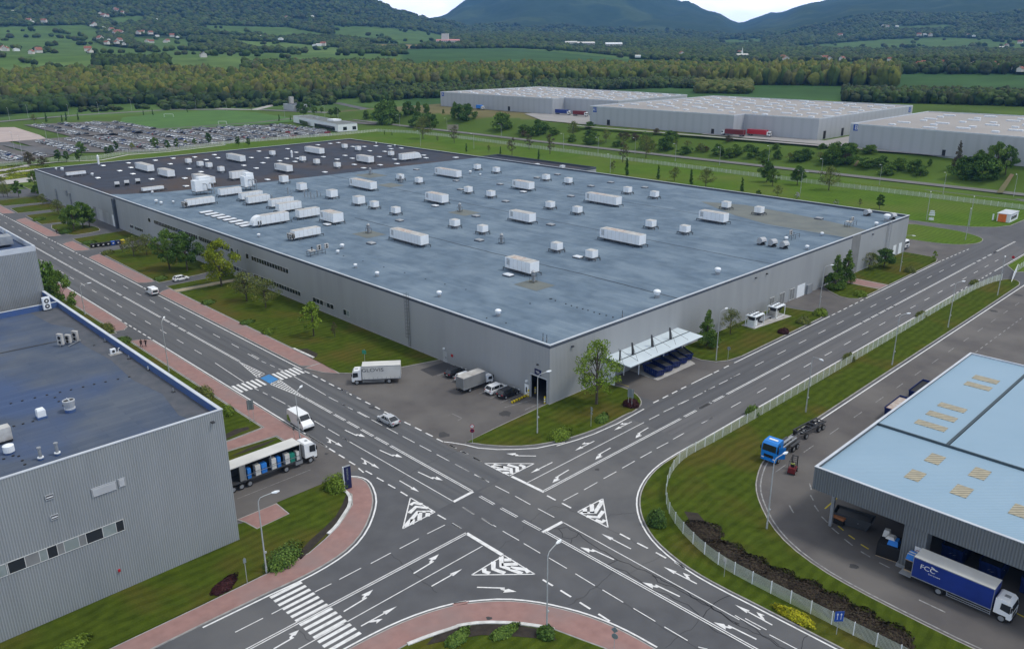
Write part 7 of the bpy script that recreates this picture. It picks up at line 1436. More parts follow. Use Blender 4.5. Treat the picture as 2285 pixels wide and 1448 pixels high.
tocam = lambda P: math.atan2(-P[1], -P[0])
P = g('D1', 1345, 948, .1); e = sign(P, 'pole with two round red ringed no stopping signs beside the yard exit', [('o', 3.0, .36, 'red', 0), ('o', 2.2, .36, 'red', 0)], 3.4, tocam(P)); q = MB(); q.cyl((.08, 0, 3.0), (.095, 0, 3.0), .27, n=20); c1 = q.build('sign_face', M['paint'], e); text_obj('12', .3, M['black'], c1, Matrix.Translation((.1, 0, 3.0)) @ Matrix(((0, 0, 1, 0), (1, 0, 0, 0), (0, 1, 0, 0), (0, 0, 0, 1))), .003); q = MB(); q.cyl((.08, 0, 2.2), (.095, 0, 2.2), .28, n=20); q.build('sign_face', M['navy'], e); q = MB(); q.box((.1, 0, 2.2), (.02, .6, .07)); b_ = q.build('cross_bar', M['red'], e); b_.rotation_euler = (0, 0, 0)
P = g('D3', 478, 948, .1); sign(P, 'grey backed double board sign above a dark red shrub', [('b', 2.75, (1.2, 1.7), 'signgrey', 0)], 3.6, R(10), two=True); P = g('D3', 147, 1112, .1); sign(P, 'slim sign post with two small green backed plates on the corner lawn', [('b', 3.3, (.7, .7), 'signgrey', 0), ('b', 2.5, (.6, .4), 'signgrey', 0)], 3.6, R(-20)); P = g('D3', 1308, 560, .1); sign(P, 'round grey backed sign on the lawn near the canopy lamp', [('o', 2.9, .38, 'signgrey', 0)], 3.2, R(0))
P = g('D2', 374, 730, .1); sign(P, 'grey backed twin board sign on the left brick pavement', [('b', 3.2, (1.1, 1.8), 'signgrey', -.0)], 4.0, R(60), two=True); P = g('D2', 806, 945, .1); sign(P, 'dark diamond sign beside the lamp behind the lorry', [('d', 2.7, .42, 'darkmetal', 0)], 3.0, R(-60)); P = g('C2', 270, 1062, .1); sign(P, 'thin post with a small grey plate on the left corner lawn', [('b', 3.3, (.35, .6), 'signgrey', 0)], 3.7, R(-100))
P = g('C3', 1627, 1022, .1); sign(P, 'small rounded grey green plate on a post inside the fence bend', [('b', 2.4, (.6, .6), 'dirty', 0)], 2.7, R(150)); P = g('F3', 400, 400, .1); sign(P, 'grey backed round and triangular sign pair at the bottom pavement', [('d', 2.7, .4, 'signgrey', 0), ('o', 1.9, .36, 'signgrey', .05)], 3.0, R(200))
P = g('C4', 597, 1362, .1); e = sign(P, 'blue lane arrow board on a post in front of the white fence', [('b', 2.5, (1.0, 1.3), 'signblue', 0)], 3.0, R(-132)); q = MB()
for dx in (-.2, .2): q.b2((.082, dx - .03, 2.1), (.088, dx + .03, 2.75)); q.add([(.088, dx - .12, 2.7), (.088, dx + .12, 2.7), (.088, dx, 2.95)], [(0, 1, 2)])
q.build('arrow_mark', M['paint'], e)
P = g('B3', 2205, 440, .1); sign(P, 'small round red sign on the lawn tip by the sliding gate', [('o', 1.8, .4, 'red', 0)], 2.2, tocam(P)); P = g('D6', 1345, 425, .1); sign(P, 'stack of four white information plates on the lawn beyond the hall', [('b', .9, (1.6, 1.0), 'white', 0), ('b', 2.3, (2.0, .5), 'white', 0), ('b', 3.0, (1.8, .5), 'white', 0), ('b', 3.7, (1.4, .5), 'white', 0)], 4.0, tocam(P)); P = g('D6', 1966, 420, .1); sign(P, 'narrow white pillar plate left of the guard kiosk', [('b', 1.4, (.5, 2.2), 'white', 0)], 2.6, tocam(P)); P = g('D1', 213, 240, .1); sign((84.5, 129.8, .1), 'green plate sign behind the white curtain side lorry', [('b', 3.6, (.9, .8), 'signgreen', 0)], 4.2, R(-150))
P = gpt(*tp('A2', 755, 885)); e = empty('billboard', P, tocam(P), 'pale billboard on two posts beside the far road', 'billboard'); q = MB(); q.b2((-.1, -4, 1.5), (.1, 4, 5)); q.build('panel', M['beige'], e); q = MB(); q.b2((-.1, -3, 0), (.1, -2.7, 1.5)); q.b2((-.1, 2.7, 0), (.1, 3, 1.5)); q.build('post', M['bark'], e)
# totem
e = empty('totem_sign', (55.9, 92.6, .1), R(-8), 'tall narrow dark blue totem sign with vertical white lettering beside the curved wall', 'totem'); q = MB(); q.b2((-.55, -.15, .1), (.55, .15, 3.7)); q.build('body', M['navy'], e); q = MB(); q.b2((-.62, -.17, .1), (-.55, .17, 3.75)); q.build('edge', M['white'], e); q = MB(); q.b2((-.55, -.16, 3.7), (.55, .16, 3.75)); q.build('cap', M['steel'], e)
text_obj('HYUNDAI', .42, M['glass_light'], e, Matrix.Translation((0, -.16, 2.5)) @ Matrix(((0, -1, 0, 0), (0, 0, -1, 0), (1, 0, 0, 0), (0, 0, 0, 1))), .005, 1.0)
# yard furniture
P0 = g('D1', 1745, 552); P1 = g('D1', 1900, 478); e = empty('guard_rail', P0, math.atan2(P1.y - P0.y, P1.x - P0.x), 'low yellow and black guard rail beside the last parked car', 'guard rail'); L_ = (P1 - P0).length; q = MB(); q.b2((0, -.15, .15), (L_, .15, .45)); q.build('rail', M['yellow'], e)
for k in range(6): q = MB(); q.b2((.2 + k * L_ / 6, -.16, .14), (.38 + k * L_ / 6, .16, .46)); q.build('black_stripe', M['black'], e)
for k in range(3): q = MB(); q.b2((.3 + k * (L_ - .6) / 2 - .08, -.1, 0), (.3 + k * (L_ - .6) / 2 + .08, .1, .15)); q.build('foot', M['yellow'], e)
for i, (x, y) in enumerate(((1915, 478), (2082, 548), (1985, 448))):
    P = g('D1', x, y); e = empty('bollard', P, 0, ['yellow banded bollard left of the gate opening', 'yellow banded bollard right of the gate opening', 'yellow banded bollard just inside the gate opening'][i], 'bollard', 'bollards at the T01 gate'); q = MB(); q.cyl((0, 0, 0), (0, 0, 1.3), .16, n=10); q.dome((0, 0, 1.3), .16, .16, .12, 10, 2); q.build('post', M['yellow'], e)
    for z in (.35, .8): q = MB(); q.cyl((0, 0, z), (0, 0, z + .2), .166, n=10); q.build('band', M['white'], e)
# chillers on the pad right of the canopy
struct(MB().prism([(160.8, 87.1), (175.2, 85.6), (175.2, 90.6), (161, 90.6)], 0, .2).build('concrete_pad', M['concrete'], fix=False))
for x, lab in ((161.3, 'white framed V shaped chiller with roof fans, the one nearer the canopy'), (170.9, 'white framed V shaped chiller with roof fans, the one farther from the canopy')):
    e = empty('chiller', (x, 87.3, .2), 0, lab, 'chiller', 'pair of white chillers beside the hall'); X, Y, Z = 3.9, 2.4, 2.6; q = MB()
    for a in (0, X):
        for b in (0, Y): q.b2((a - .07, b - .07, 0), (a + .07, b + .07, Z))
    for z in (.0, Z - .12):
        for b in (0, Y): q.b2((0, b - .07, z), (X, b + .07, z + .14))
        for a in (0, X): q.b2((a - .07, 0, z), (a + .07, Y, z + .14))
    q.build('frame', M['white'], e); q = MB(); q.b2((.05, .05, Z), (X - .05, Y - .05, Z + .1)); q.build('top_deck', M['white'], e); q = MB()
    for k in range(3):
        q = MB(); q.add([(.3 + k * 1.2, .15, Z - .1), (1.35 + k * 1.2, .15, Z - .1), (1.1 + k * 1.2, Y / 2 - .1, .5), (.55 + k * 1.2, Y / 2 - .1, .5), (.3 + k * 1.2, Y - .15, Z - .1), (1.35 + k * 1.2, Y - .15, Z - .1), (1.1 + k * 1.2, Y / 2 + .1, .5), (.55 + k * 1.2, Y / 2 + .1, .5)], [(0, 1, 2, 3), (4, 7, 6, 5), (0, 3, 7, 4), (1, 5, 6, 2)]); q.build('coil', M['darkmetal'], e)
    q = MB(); q.b2((.15, .3, .15), (1.6, Y - .3, 1.5)); q.build('compressor_box', M['white' if x < 165 else 'dirty'], e)
    for k in range(4):
        for b in (.65, 1.75): q = MB(); q.cyl((.55 + k * .93, b, Z + .1), (.55 + k * .93, b, Z + .3), .38, n=14, mi=0); q.cyl((.55 + k * .93, b, Z + .3), (.55 + k * .93, b, Z + .31), .34, n=14, mi=1); q.build('fan', [M['white'], M['black']], e)
e = empty('pipework', (167.8, 88.6, .2), 0, 'grey horizontal pipes running between the two white chillers', 'pipes'); q = MB()
for k in range(4): q.cyl((-2.4, -.4 + .35 * k, .5), (3.1, -.4 + .35 * k, .5), .11, n=6)
q.build('pipe', M['steel'], e); q = MB(); q.b2((-2, -.6, 0), (-1.8, .9, .4)); q.b2((2, -.6, 0), (2.2, .9, .4)); q.build('support', M['darkmetal'], e)
# blue skips
def skip(lx=4.6, ly=2.1, h_=1.6, m_='blue_skip', nm='skip'):
    e = empty(nm, (0, 0, -800)); q = MB(); a, b = lx / 2, ly / 2; t = .6; q.add([(-a + t, -b, .15), (a - t, -b, .15), (a - t, b, .15), (-a + t, b, .15), (-a, -b, h_), (a, -b, h_), (a, b, h_), (-a, b, h_)], [(0, 3, 2, 1), (0, 1, 5, 4), (1, 2, 6, 5), (2, 3, 7, 6), (3, 0, 4, 7)]); q.b2((-a - .05, -b - .06, h_ - .1), (a + .05, -b, h_)); q.b2((-a - .05, b, h_ - .1), (a + .05, b + .06, h_)); q.b2((-a - .06, -b, h_ - .1), (-a, b, h_)); q.b2((a, -b, h_ - .1), (a + .06, b, h_)); q.build('hull', M[m_], e)
    q = MB(); q.b2((-a + .35, -b + .06, h_ - .35), (a - .35, b - .06, h_ - .25)); q.build('contents', M['darkmetal'], e)
    q = MB()
    for s_ in (-1, 1): q.cyl((s_ * .8, -b - .12, h_ * .6), (s_ * .8, b + .12, h_ * .6), .05, n=6)
    q.build('lifting_lug', M['steel'], e); return e
sk = skip(); SK = [(123.4, 87.4), (126.6, 87.6), (129.6, 87.8), (132.3, 88.0), (134.8, 88.4)]
for i, (x, y) in enumerate(SK): o = sk if i == 0 else copytree(sk); o.location = (x, y, .05); o.rotation_euler = (0, 0, R(78 - 4 * i)); tag(o, ordw(i + 1) + ' blue skip from the left under the white canopy', 'skip', 'blue skips under the loading canopy')
# under the blue roof
ct = skip(4.6, 2.4, 2.5, 'blue_skip', 'container')
CT = [(101.5, 24.2, 'dark blue container with a white emblem under the roof, nearest the pillar'), (101.2, 19.8, 'dark blue container with a white emblem under the roof, second from the pillar'), (101.0, 15.2, 'dark blue container with a white emblem under the roof, third from the pillar'), (100.6, 10.8, 'dark blue container under the roof at the right photo edge')]
em = MB(); em.add([(-2.36, -.1, 1.5), (-2.36, -.6, 1.7), (-2.36, -.3, 1.55)], [(0, 1, 2)]); em.add([(-2.36, .2, 1.6), (-2.36, -.2, 1.85), (-2.36, .1, 1.7)], [(0, 1, 2)]); emo = em.build('emblem', M['paint'], ct)
for i, (x, y, lab) in enumerate(CT): o = ct if i == 0 else copytree(ct); o.location = (x, y, 0); tag(o, lab, 'container', 'dark blue containers under the light blue roof')
o = skip(5, 2.2, 1.6, 'darkmetal', 'skip'); P = g('C4', 700, 690); o.location = (99.6, 36.6, 0); o.rotation_euler = (0, 0, R(-80)); tag(o, 'black open skip behind the orange crate under the roof corner', 'skip')
P = g('C4', 612, 712); e = empty('crate', (P.x + .3, P.y, 0), R(-5), 'orange topped crate on a black base at the roof corner column', 'crate'); q = MB(); q.b2((-.6, -.7, .1), (.6, .7, .9)); q.build('base', M['black'], e); q = MB(); q.b2((-.65, -.75, .9), (.65, .75, 1.25)); q.build('box', M['cardboard'], e)
P = g('C4', 905, 900); e = empty('bale_stack', (96.3, 30.3, 0), R(8), 'blue and white wrapped bale on a tall black stack beside the pillar', 'bales'); q = MB(); q.b2((-1.5, -1.4, .1), (1.5, 1.4, 1.9)); q.build('black_stack', M['black'], e); q = MB(); q.b2((-1.5, -1.4, 0), (1.5, 1.4, .1)); q.build('pallet', M['pallet'], e); q = MB(); q.box((-.5, -.3, 2.25), (1.3, 1.3, .7), taper=.8); q.build('blue_bale', M['bagblue'], e); q = MB(); q.box((-.45, .1, 2.75), (1.2, 1.1, .3), taper=.6); q.box((.4, .8, 2.6), (.9, .9, .9), taper=.7); q.build('white_wrap', M['tarp_white'], e)
for x, y, a, lab in ((138.5, 46.25, R(1), 'open navy container with rusty floor standing behind the light blue roof edge'), (148.9, 46.2, R(1), 'navy container with a dark open top, farther along the roof edge')):
    o = skip(7.0, 2.3, 2.3, 'blue_skip', 'container'); [c_.data.materials.__setitem__(0, M['rust' if x < 140 else 'black']) for c_ in o.children if c_.name.startswith('contents')]; o.location = (x, y, 0); o.rotation_euler = (0, 0, a); tag(o, lab, 'container')
# bins
def binn(m_):
    e = empty('waste_bin', (0, 0, -900)); q = MB(); q.box((0, 0, .65), (1.2, 1.0, 1.0), taper=1.1); q.build('body', M[m_], e); q = MB(); q.ext([(-.68, 1.15), (.68, 1.15), (.55, 1.4), (-.55, 1.42)], -.58, .58, 0, 'x'); q.build('lid', M[m_], e)
    q = MB()
    for x in (-.45, .45):
        for y in (-.35, .35): q.cyl((x - .04, y, .08), (x + .04, y, .08), .09, n=8)
    q.build('castor', M['rubber'], e); q = MB(); q.b2((-.25, -.56, .6), (.25, -.54, .95)); q.build('sticker', M['paint'], e); return e
bm_ = {}; 
for k in range(8):
    mm = 'black' if k < 4 else ('signblue' if k == 4 else ('navy' if k == 5 else ('yellow' if k == 6 else 'darkmetal')))
    if mm not in bm_: o = bm_[mm] = binn(mm)
    else: o = copytree(bm_[mm])
    o.location = (81.4 + k * 1.5, 277.9 - k * .15, .02); tag(o, [f'{ordw(k + 1)} black waste bin from the left in the row' if k < 4 else '', 'bright blue waste bin in the row after the black ones', 'dark blue waste bin next to the yellow bin', 'yellow waste bin in the row by the facade lawn', 'dark waste bin last in the row behind the bare tree'][0 if k < 4 else k - 3], 'waste bin', 'row of waste bins')
P = g('F1', 1045, 1165); e = empty('litter_bin', P, 0, 'small dark red litter bin beside the left brick pavement', 'litter bin'); q = MB(); q.box((0, 0, .7), (.9, .8, 1.1)); q.build('body', M['darkred'], e); q = MB(); q.box((0, 0, 1.3), (1.0, .9, .12)); q.build('lid', M['black'], e)
# goals on the sports field
for x0, x1, y, lab in ((1675, 1768, 145, 'white football goal at the far side of the sports field'), (2228, 2310, 222, 'white football goal at the near side of the sports field')):
    A = g('E4', x0, y); B = g('E4', x1, y); e = empty('football_goal', A, math.atan2(B.y - A.y, B.x - A.x), lab, 'goal'); L_ = (B - A).length; q = MB(); q.cyl((0, 0, 0), (0, 0, 2.6), .12, n=6); q.cyl((L_, 0, 0), (L_, 0, 2.6), .12, n=6); q.cyl((0, 0, 2.6), (L_, 0, 2.6), .12, n=6); q.build('frame', M['white'], e); q = MB(); q.cyl((0, 0, 2.6), (0, 2, 0), .06, n=4); q.cyl((L_, 0, 2.6), (L_, 2, 0), .06, n=4); q.build('stay', M['white'], e)
# ================================================================ VEHICLES   (forward is +X, origin on the ground)
def wheels(e, L_, r_, tw, n=12):
    for (x, y) in L_:
        w_ = MB(); w_.cyl((x, y - tw / 2, r_), (x, y + tw / 2, r_), r_, n=n + 6); o = w_.build('wheel', M['rubber'], e); q = MB(); s_ = 1 if y > 0 else -1; q.cyl((x, y + s_ * tw * .45, r_), (x, y + s_ * (tw * .5 + .01), r_), r_ * .62, n=12); q.build('rim', M['steel'], o)
def car(paint, kind='hatch'):
    e = empty('parked_car', (0, 0, -900)); L_, W, Hh = dict(hatch=(4.2, 1.78, 1.48), suv=(4.55, 1.88, 1.66), sedan=(4.7, 1.85, 1.45))[kind]; a = L_ / 2; hw = W / 2; bl = Hh * .62
    def sec(x, w_, z0, z1): return [(x, -w_ * .92, z0), (x, -w_, z0 + .18), (x, -w_, z1 - .14), (x, -w_ * .88, z1), (x, w_ * .88, z1), (x, w_, z1 - .14), (x, w_, z0 + .18), (x, w_ * .92, z0)]
    m = MB(); m.loft([sec(-a, hw * .86, .35, bl * .86), sec(-a + .12, hw * .95, .24, bl * 1.0), sec(-a + .7, hw, .2, bl * 1.02), sec(0, hw, .19, bl), sec(a - 1.3, hw, .19, bl * .95), sec(a - .35, hw * .94, .22, bl * .80), sec(a, hw * .8, .33, bl * .66)]); m.build('body', M[paint], e)
    rr_ = dict(hatch=(-a + .18, -a + .75, .35, 1.15), suv=(-a + .15, -a + .55, .45, 1.2), sedan=(-a + .45, -a + 1.45, .3, 1.15))[kind]
    xb, xt0, xt1, xf = rr_[0], rr_[1], rr_[2] + .1, rr_[3]
    m = MB(); t_ = hw * .74; b_ = hw * .93
    def ring(f): return [(xb + (xt0 - xb) * f, -(b_ + (t_ - b_) * f), bl + (Hh - .05 - bl) * f), (xf + (xt1 - xf) * f, -(b_ + (t_ - b_) * f), bl - .03 + (Hh - .02 - bl) * f), (xf + (xt1 - xf) * f, (b_ + (t_ - b_) * f), bl - .03 + (Hh - .02 - bl) * f), (xb + (xt0 - xb) * f, (b_ + (t_ - b_) * f), bl + (Hh - .05 - bl) * f)]
    m.loft([ring(0), ring(.9)]); m.build('window', M['glass'], e)
    m = MB(); r9 = [(x, y, z - .02) for x, y, z in ring(.88)]; r1 = [(x, y, z + .02) for x, y, z in ring(1)]; m.loft([r9, r1]); rf_ = m.build('roof', M[paint], e)
    m = MB()
    for s_ in (-1, 1):
        for x, x2 in ((xb + .62, xt0 + .5), (.05, .05), (xf, xt1)): 
            y0, y1 = s_ * (b_ + .012), s_ * (t_ + .022); m.cyl((x, y0, bl - .03), (x2, y1, Hh - .05), .035, n=5)
        m.cyl((xb, s_ * b_, bl), (xt0, s_ * t_, Hh - .06), .06, n=5)
    m.build('pillar', M[paint], e)
    wheels(e, [(a - .85, hw - .1), (a - .85, -hw + .1), (-a + .85, hw - .1), (-a + .85, -hw + .1)], .33, .2)
    for s_ in (-1, 1):
        m = MB(); m.box((a - .18, s_ * hw * .66, bl * .72), (.2, .34, .13)); m.build('headlight', M['headlamp'], e); m = MB(); m.box((-a + .06, s_ * hw * .70, bl * .86), (.14, .34, .16)); m.build('tail_light', M['taillamp'], e); m = MB(); m.box((xf - .35, s_ * (hw + .08), bl + .03), (.14, .2, .13)); m.build('mirror', M[paint], e)
    m = MB(); m.box((a - .03, 0, .42), (.12, hw * 1.1, .16)); m.box((-a + .02, 0, .40), (.1, hw * 1.3, .18)); m.build('bumper', M['black'], e); m = MB(); m.box((-a - .03, 0, .62), (.02, .5, .12)); m.build('number_plate', M['paint'], e)
    return e
def put(e, x, y, rz, label, cat='car', name=None, grp=None, z=.02):
    e.location = (x, y, z); e.rotation_euler = (0, 0, rz)
    if name: e.name = name
    return tag(e, label, cat, grp)
put(car('car_silver', 'sedan'), 73.35, 106.6, R(90), 'silver liftback driving away on the left road', name='car')
put(car('car_black', 'suv'), 95.4, 114.6, 0, 'black estate parked nose to the facade, first from the yard corner', grp='cars parked at the facade'); put(car('car_white', 'suv'), 95.2, 111.3, 0, 'white car half hidden behind the grey box lorry', grp='cars parked at the facade'); put(car('car_white', 'suv'), 95.6, 103.1, 0, 'white SUV parked between the box lorry and the black car', grp='cars parked at the facade'); put(car('car_black', 'suv'), 95.9, 100.2, 0, 'black SUV parked beside the yellow guard rail', grp='cars parked at the facade')
put(car('car_white', 'hatch'), 85.6, 220.4, 0, 'white hatchback on the narrow side drive across the lawn', name='car')
def text_side(body, size, mm, parent, x, y, z, side, sx=1.0):
    """lettering on the side (side=+1: +Y side, -1: -Y side)"""
    mw = Matrix.Translation((x, y, z)) @ (Matrix(((1, 0, 0, 0), (0, 0, -1, 0), (0, 1, 0, 0), (0, 0, 0, 1))) if side < 0 else Matrix(((-1, 0, 0, 0), (0, 0, 1, 0), (0, 1, 0, 0), (0, 0, 0, 1)))); return text_obj(body, size, M[mm], parent, mw, .004, sx)
def van(e, L_, W, Hh, small=False):
    a, hw = L_ / 2, W / 2; bz = .3
    pr_ = [(-a, bz + .1), (-a, Hh - .12), (-a + .12, Hh), (a - (1.55 if not small else 1.45), Hh), (a - (.95 if not small else 1.05), Hh * .62 + .1), (a - .1, Hh * .42), (a, Hh * .3), (a, bz)]
    m = MB(); n = len(pr_); inn = .10
    V = [(x, -hw + (inn if z > Hh * .6 else 0), z) for x, z in pr_] + [(x, hw - (inn if z > Hh * .6 else 0), z) for x, z in pr_]; m.add(V, [(i, (i + 1) % n, n + (i + 1) % n, n + i) for i in range(n)] + [tuple(range(n - 1, -1, -1)), tuple(range(n, 2 * n))]); m.build('body', M['car_white'], e)
    x0, z0 = a - (1.55 if not small else 1.45), Hh; x1, z1 = a - (.95 if not small else 1.05), Hh * .62 + .1; dx, dz = x1 - x0, z1 - z0; nx, nz = -dz, dx; l_ = math.hypot(nx, nz); nx, nz = nx / l_ * .02, nz / l_ * .02; nx, nz = abs(nx), abs(nz)
    m = MB(); m.add([(x0 + dx * .12 + nx, -hw + .2, z0 + dz * .12 + nz), (x1 + nx, -hw + .14, z1 + nz), (x1 + nx, hw - .14, z1 + nz), (x0 + dx * .12 + nx, hw - .2, z0 + dz * .12 + nz)], [(0, 1, 2, 3)]); m.build('windscreen', M['glass'], e, fix=False)
    for s_ in (-1, 1):
        m = MB(); y = s_ * (hw - .02); pts = [(x0 - .5, Hh * .6), (x1 - .05, Hh * .58), (x0 + .12, Hh * .86), (x0 - .5, Hh * .86)]; m.add([(p[0], s_ * (hw - (.09 if p[1] > Hh * .6 else .0) + .012), p[1]) for p in pts], [(0, 1, 2, 3)]); m.build('side_window', M['glass'], e, fix=False); m = MB(); m.box((a - .12, s_ * hw * .74, Hh * .36), (.22, .32, .2)); m.build('headlight', M['headlamp'], e); m = MB(); m.box((-a, s_ * hw * .92, Hh * .45), (.06, .12, .5)); m.build('tail_light', M['taillamp'], e); m = MB(); m.box((x1 - .1, s_ * (hw + .12), Hh * .6), (.12, .2, .3)); m.build('mirror', M['black'], e)
    m = MB(); m.box((a - .02, 0, bz + .16), (.2, W * .96, .34)); m.box((-a + .02, 0, bz + .12), (.12, W * .96, .25)); m.build('bumper', M['black'], e); wheels(e, [(a - .95, hw - .12), (a - .95, -hw + .12), (-a + 1.0, hw - .12), (-a + 1.0, -hw + .12)], .34, .22)
    m = MB(); m.box((-a - .02, 0, Hh * .62), (.02, W * .7, Hh * .3)); m.build('rear_window', M['glass'], e) if small else None
e = empty('delivery_van', (0, 0, 0)); van(e, 5.6, 2.05, 2.55); m = MB(); m.add([(-2.75, 1.04, .5), (-1.5, 1.04, .5), (-1.9, 1.04, 1.25), (-2.2, 1.035, 1.7), (-2.75, 1.035, 1.5)], [(0, 1, 2, 3, 4)]); m.add([(-2.75, -1.04, .5), (-1.5, -1.04, .5), (-1.9, -1.04, 1.25), (-2.2, -1.035, 1.7), (-2.75, -1.035, 1.5)], [(4, 3, 2, 1, 0)]); m.build('green_graphic', mat('graphic_green', (.16, .28, .02), .4), e, fix=False); put(e, 61.9, 116.2, R(-91), 'white high roof van with a green graphic at its tail on the left road', 'van')
e = empty('delivery_van', (0, 0, 0)); van(e, 4.6, 1.85, 1.9, True); put(e, 74.8, 212.9, R(88), 'small white van with a rear window at the kerb of the left road', 'van')
def cab(e, paint, x0, x1, w_=2.3, h0=.75, h1=2.75, sleeper=False, nm='cab'):
    """tilt cab between x0 (rear) and x1 (front)"""
    hw = w_ / 2; m = MB(); pr_ = [(x0, h0), (x0, h1 - .05), (x0 + .15, h1 + (.12 if sleeper else .05)), (x1 - .5, h1), (x1 - .16, h1 - .35), (x1 - .02, h0 + (h1 - h0) * .42), (x1, h0 - .1), (x1 - .08, h0 - .3), (x1 - .5, h0 - .3), (x1 - .55, h0)]
    n = len(pr_); V = [(x, -hw + (.08 if z > h1 - .3 else 0), z) for x, z in pr_] + [(x, hw - (.08 if z > h1 - .3 else 0), z) for x, z in pr_]; m.add(V, [(i, (i + 1) % n, n + (i + 1) % n, n + i) for i in range(n)] + [tuple(range(n - 1, -1, -1)), tuple(range(n, 2 * n))]); c_ = m.build(nm, M[paint], e)
    zb, zt = h0 + (h1 - h0) * .42, h1 - .35; m = MB(); m.add([(x1 + .0, -hw + .12, zb + .05), (x1 + .0, hw - .12, zb + .05), (x1 - .14, hw - .18, zt), (x1 - .14, -hw + .18, zt)], [(0, 1, 2, 3)]); m.add([(x1 - .03, -hw + .12, zb - .02), (x1 - .03, hw - .12, zb - .02)] + [(x1 + .0, hw - .12, zb + .05), (x1 + .0, -hw + .12, zb + .05)], [(0, 1, 2, 3)]); m.build('windscreen', M['glass'], c_, fix=False)
    for s_ in (-1, 1):
        m = MB(); y = s_ * (hw + .012); m.add([(x1 - 1.25, y, zb - .1), (x1 - .22, y, zb - .28), (x1 - .26, y, zt - .02), (x1 - 1.2, y, zt)], [(0, 1, 2, 3)]); m.build('side_window', M['glass'], c_, fix=False); m = MB(); m.box((x1 - .1, s_ * (hw + .18), zb + .35), (.12, .16, .6)); m.build('mirror', M['black'], c_); m = MB(); m.box((x1 - .04, s_ * hw * .75, h0 - .12), (.12, .4, .18)); m.build('headlight', M['headlamp'], c_)
    m = MB(); m.box((x1 - .02, 0, h0 + .25), (.06, w_ * .62, .5)); m.build('grille', M['black'], c_); m = MB(); m.box((x1 - .12, 0, h0 - .4), (.3, w_ * .98, .3)); m.build('bumper', M['black'] if paint != 'blue_paint' else M['blue_paint'], c_); m = MB(); m.box((x0 + .9, 0, h1 + .02), (.6, .5, .1)); m.build('roof_hatch', M['steel'], c_); return c_
def chassis(e, x0, x1, z=.75, mm='black'): m = MB(); m.b2((x0, -.5, z - .12), (x1, -.35, z + .12)); m.b2((x0, .35, z - .12), (x1, .5, z + .12)); [m.b2((x, -.35, z - .08), (x + .12, .35, z + .08)) for x in np.arange(x0 + .3, x1 - .2, 1.3)]; return m.build('chassis', M[mm], e)
def boxbody(e, x0, x1, w_, z0, z1, side, top, nm='box_body'):
    m = MB(); m.b2((x0, -w_ / 2, z0), (x1, w_ / 2, z1)); b_ = m.build(nm, M[side], e); m = MB(); m.b2((x0 + .02, -w_ / 2 + .02, z1), (x1 - .02, w_ / 2 - .02, z1 + .05)); m.build('roof_sheet', M[top], b_); m = MB()
    for y in (-w_ / 2 - .02, w_ / 2 - .02): m.b2((x0, y, z0 - .06), (x1, y + .04, z0 + .05)); m.b2((x0, y, z1 - .05), (x1, y + .04, z1 + .03))
    for x in (x0 - .01, x1 - .05):
        for y in (-w_ / 2 - .015, w_ / 2 - .045): m.b2((x, y, z0), (x + .06, y + .06, z1))
    m.build('edge_trim', M['steel'], b_); return b_
def guards(e, x0, x1, w_, m_='steel'):
    for s_ in (-1, 1): m = MB(); m.b2((x0, s_ * w_ / 2 - .03, .75), (x1, s_ * w_ / 2 + .0, .85)); m.b2((x0, s_ * w_ / 2 - .03, .5), (x1, s_ * w_ / 2 + .0, .6)); m.b2((x0, s_ * w_ / 2 - .05, .45), (x0 + .08, s_ * w_ / 2 - .03, 1.0)); m.b2((x1 - .08, s_ * w_ / 2 - .05, .45), (x1, s_ * w_ / 2 - .03, 1.0)); m.build('side_guard', M[m_], e)
# white curtain side lorry in the yard
e = empty('curtain_lorry', (0, 0, 0)); cab(e, 'car_white', 3.1, 4.95, 2.3, .95, 2.85); chassis(e, -4.3, 4.2); b_ = boxbody(e, -4.4, 2.95, 2.5, 1.1, 3.75, 'tarp_white', 'tarp_white'); wheels(e, [(4.0, 1.0), (4.0, -1.0), (-2.1, 1.0), (-2.1, -1.0), (-2.1, .7), (-2.1, -.7)], .5, .28); guards(e, -1.2, 2.9, 2.5)
text_side('GLOVIS', 1.0, 'darkmetal', b_, .9, 1.265, 2.95, 1, 1.25); text_side('GLOVIS', 1.0, 'darkmetal', b_, .9, -1.265, 2.95, -1, 1.25)
for s_ in (-1, 1):
    m = MB()
    for k in range(9): m.b2((-4.1 + k * .82, s_ * 1.262 - .006, 1.15), (-4.06 + k * .82, s_ * 1.262 + .006, 1.5))
    m.build('strap', M['darkmetal'], b_)
put(e, 82.6, 122.6, math.atan2(3.8, -4.8), 'white curtain side lorry lettered GLOVIS turning in the yard', 'lorry')
# grey box lorry
e = empty('box_lorry', (0, 0, 0)); cab(e, 'car_white', 2.2, 3.95, 2.0, .75, 2.1); chassis(e, -3.5, 3.4, .6); boxbody(e, -3.6, 1.95, 2.2, .95, 3.15, 'tarp_grey', 'dirty'); wheels(e, [(3.0, .85), (3.0, -.85), (-1.9, .85), (-1.9, -.85)], .38, .22); m = MB(); m.box((-3.62, 0, .55), (.08, 2.1, .2)); m.build('rear_bumper', M['black'], e); put(e, 93.8, 107.3, 0, 'small lorry with a grey tarpaulin box parked among the cars', 'lorry')
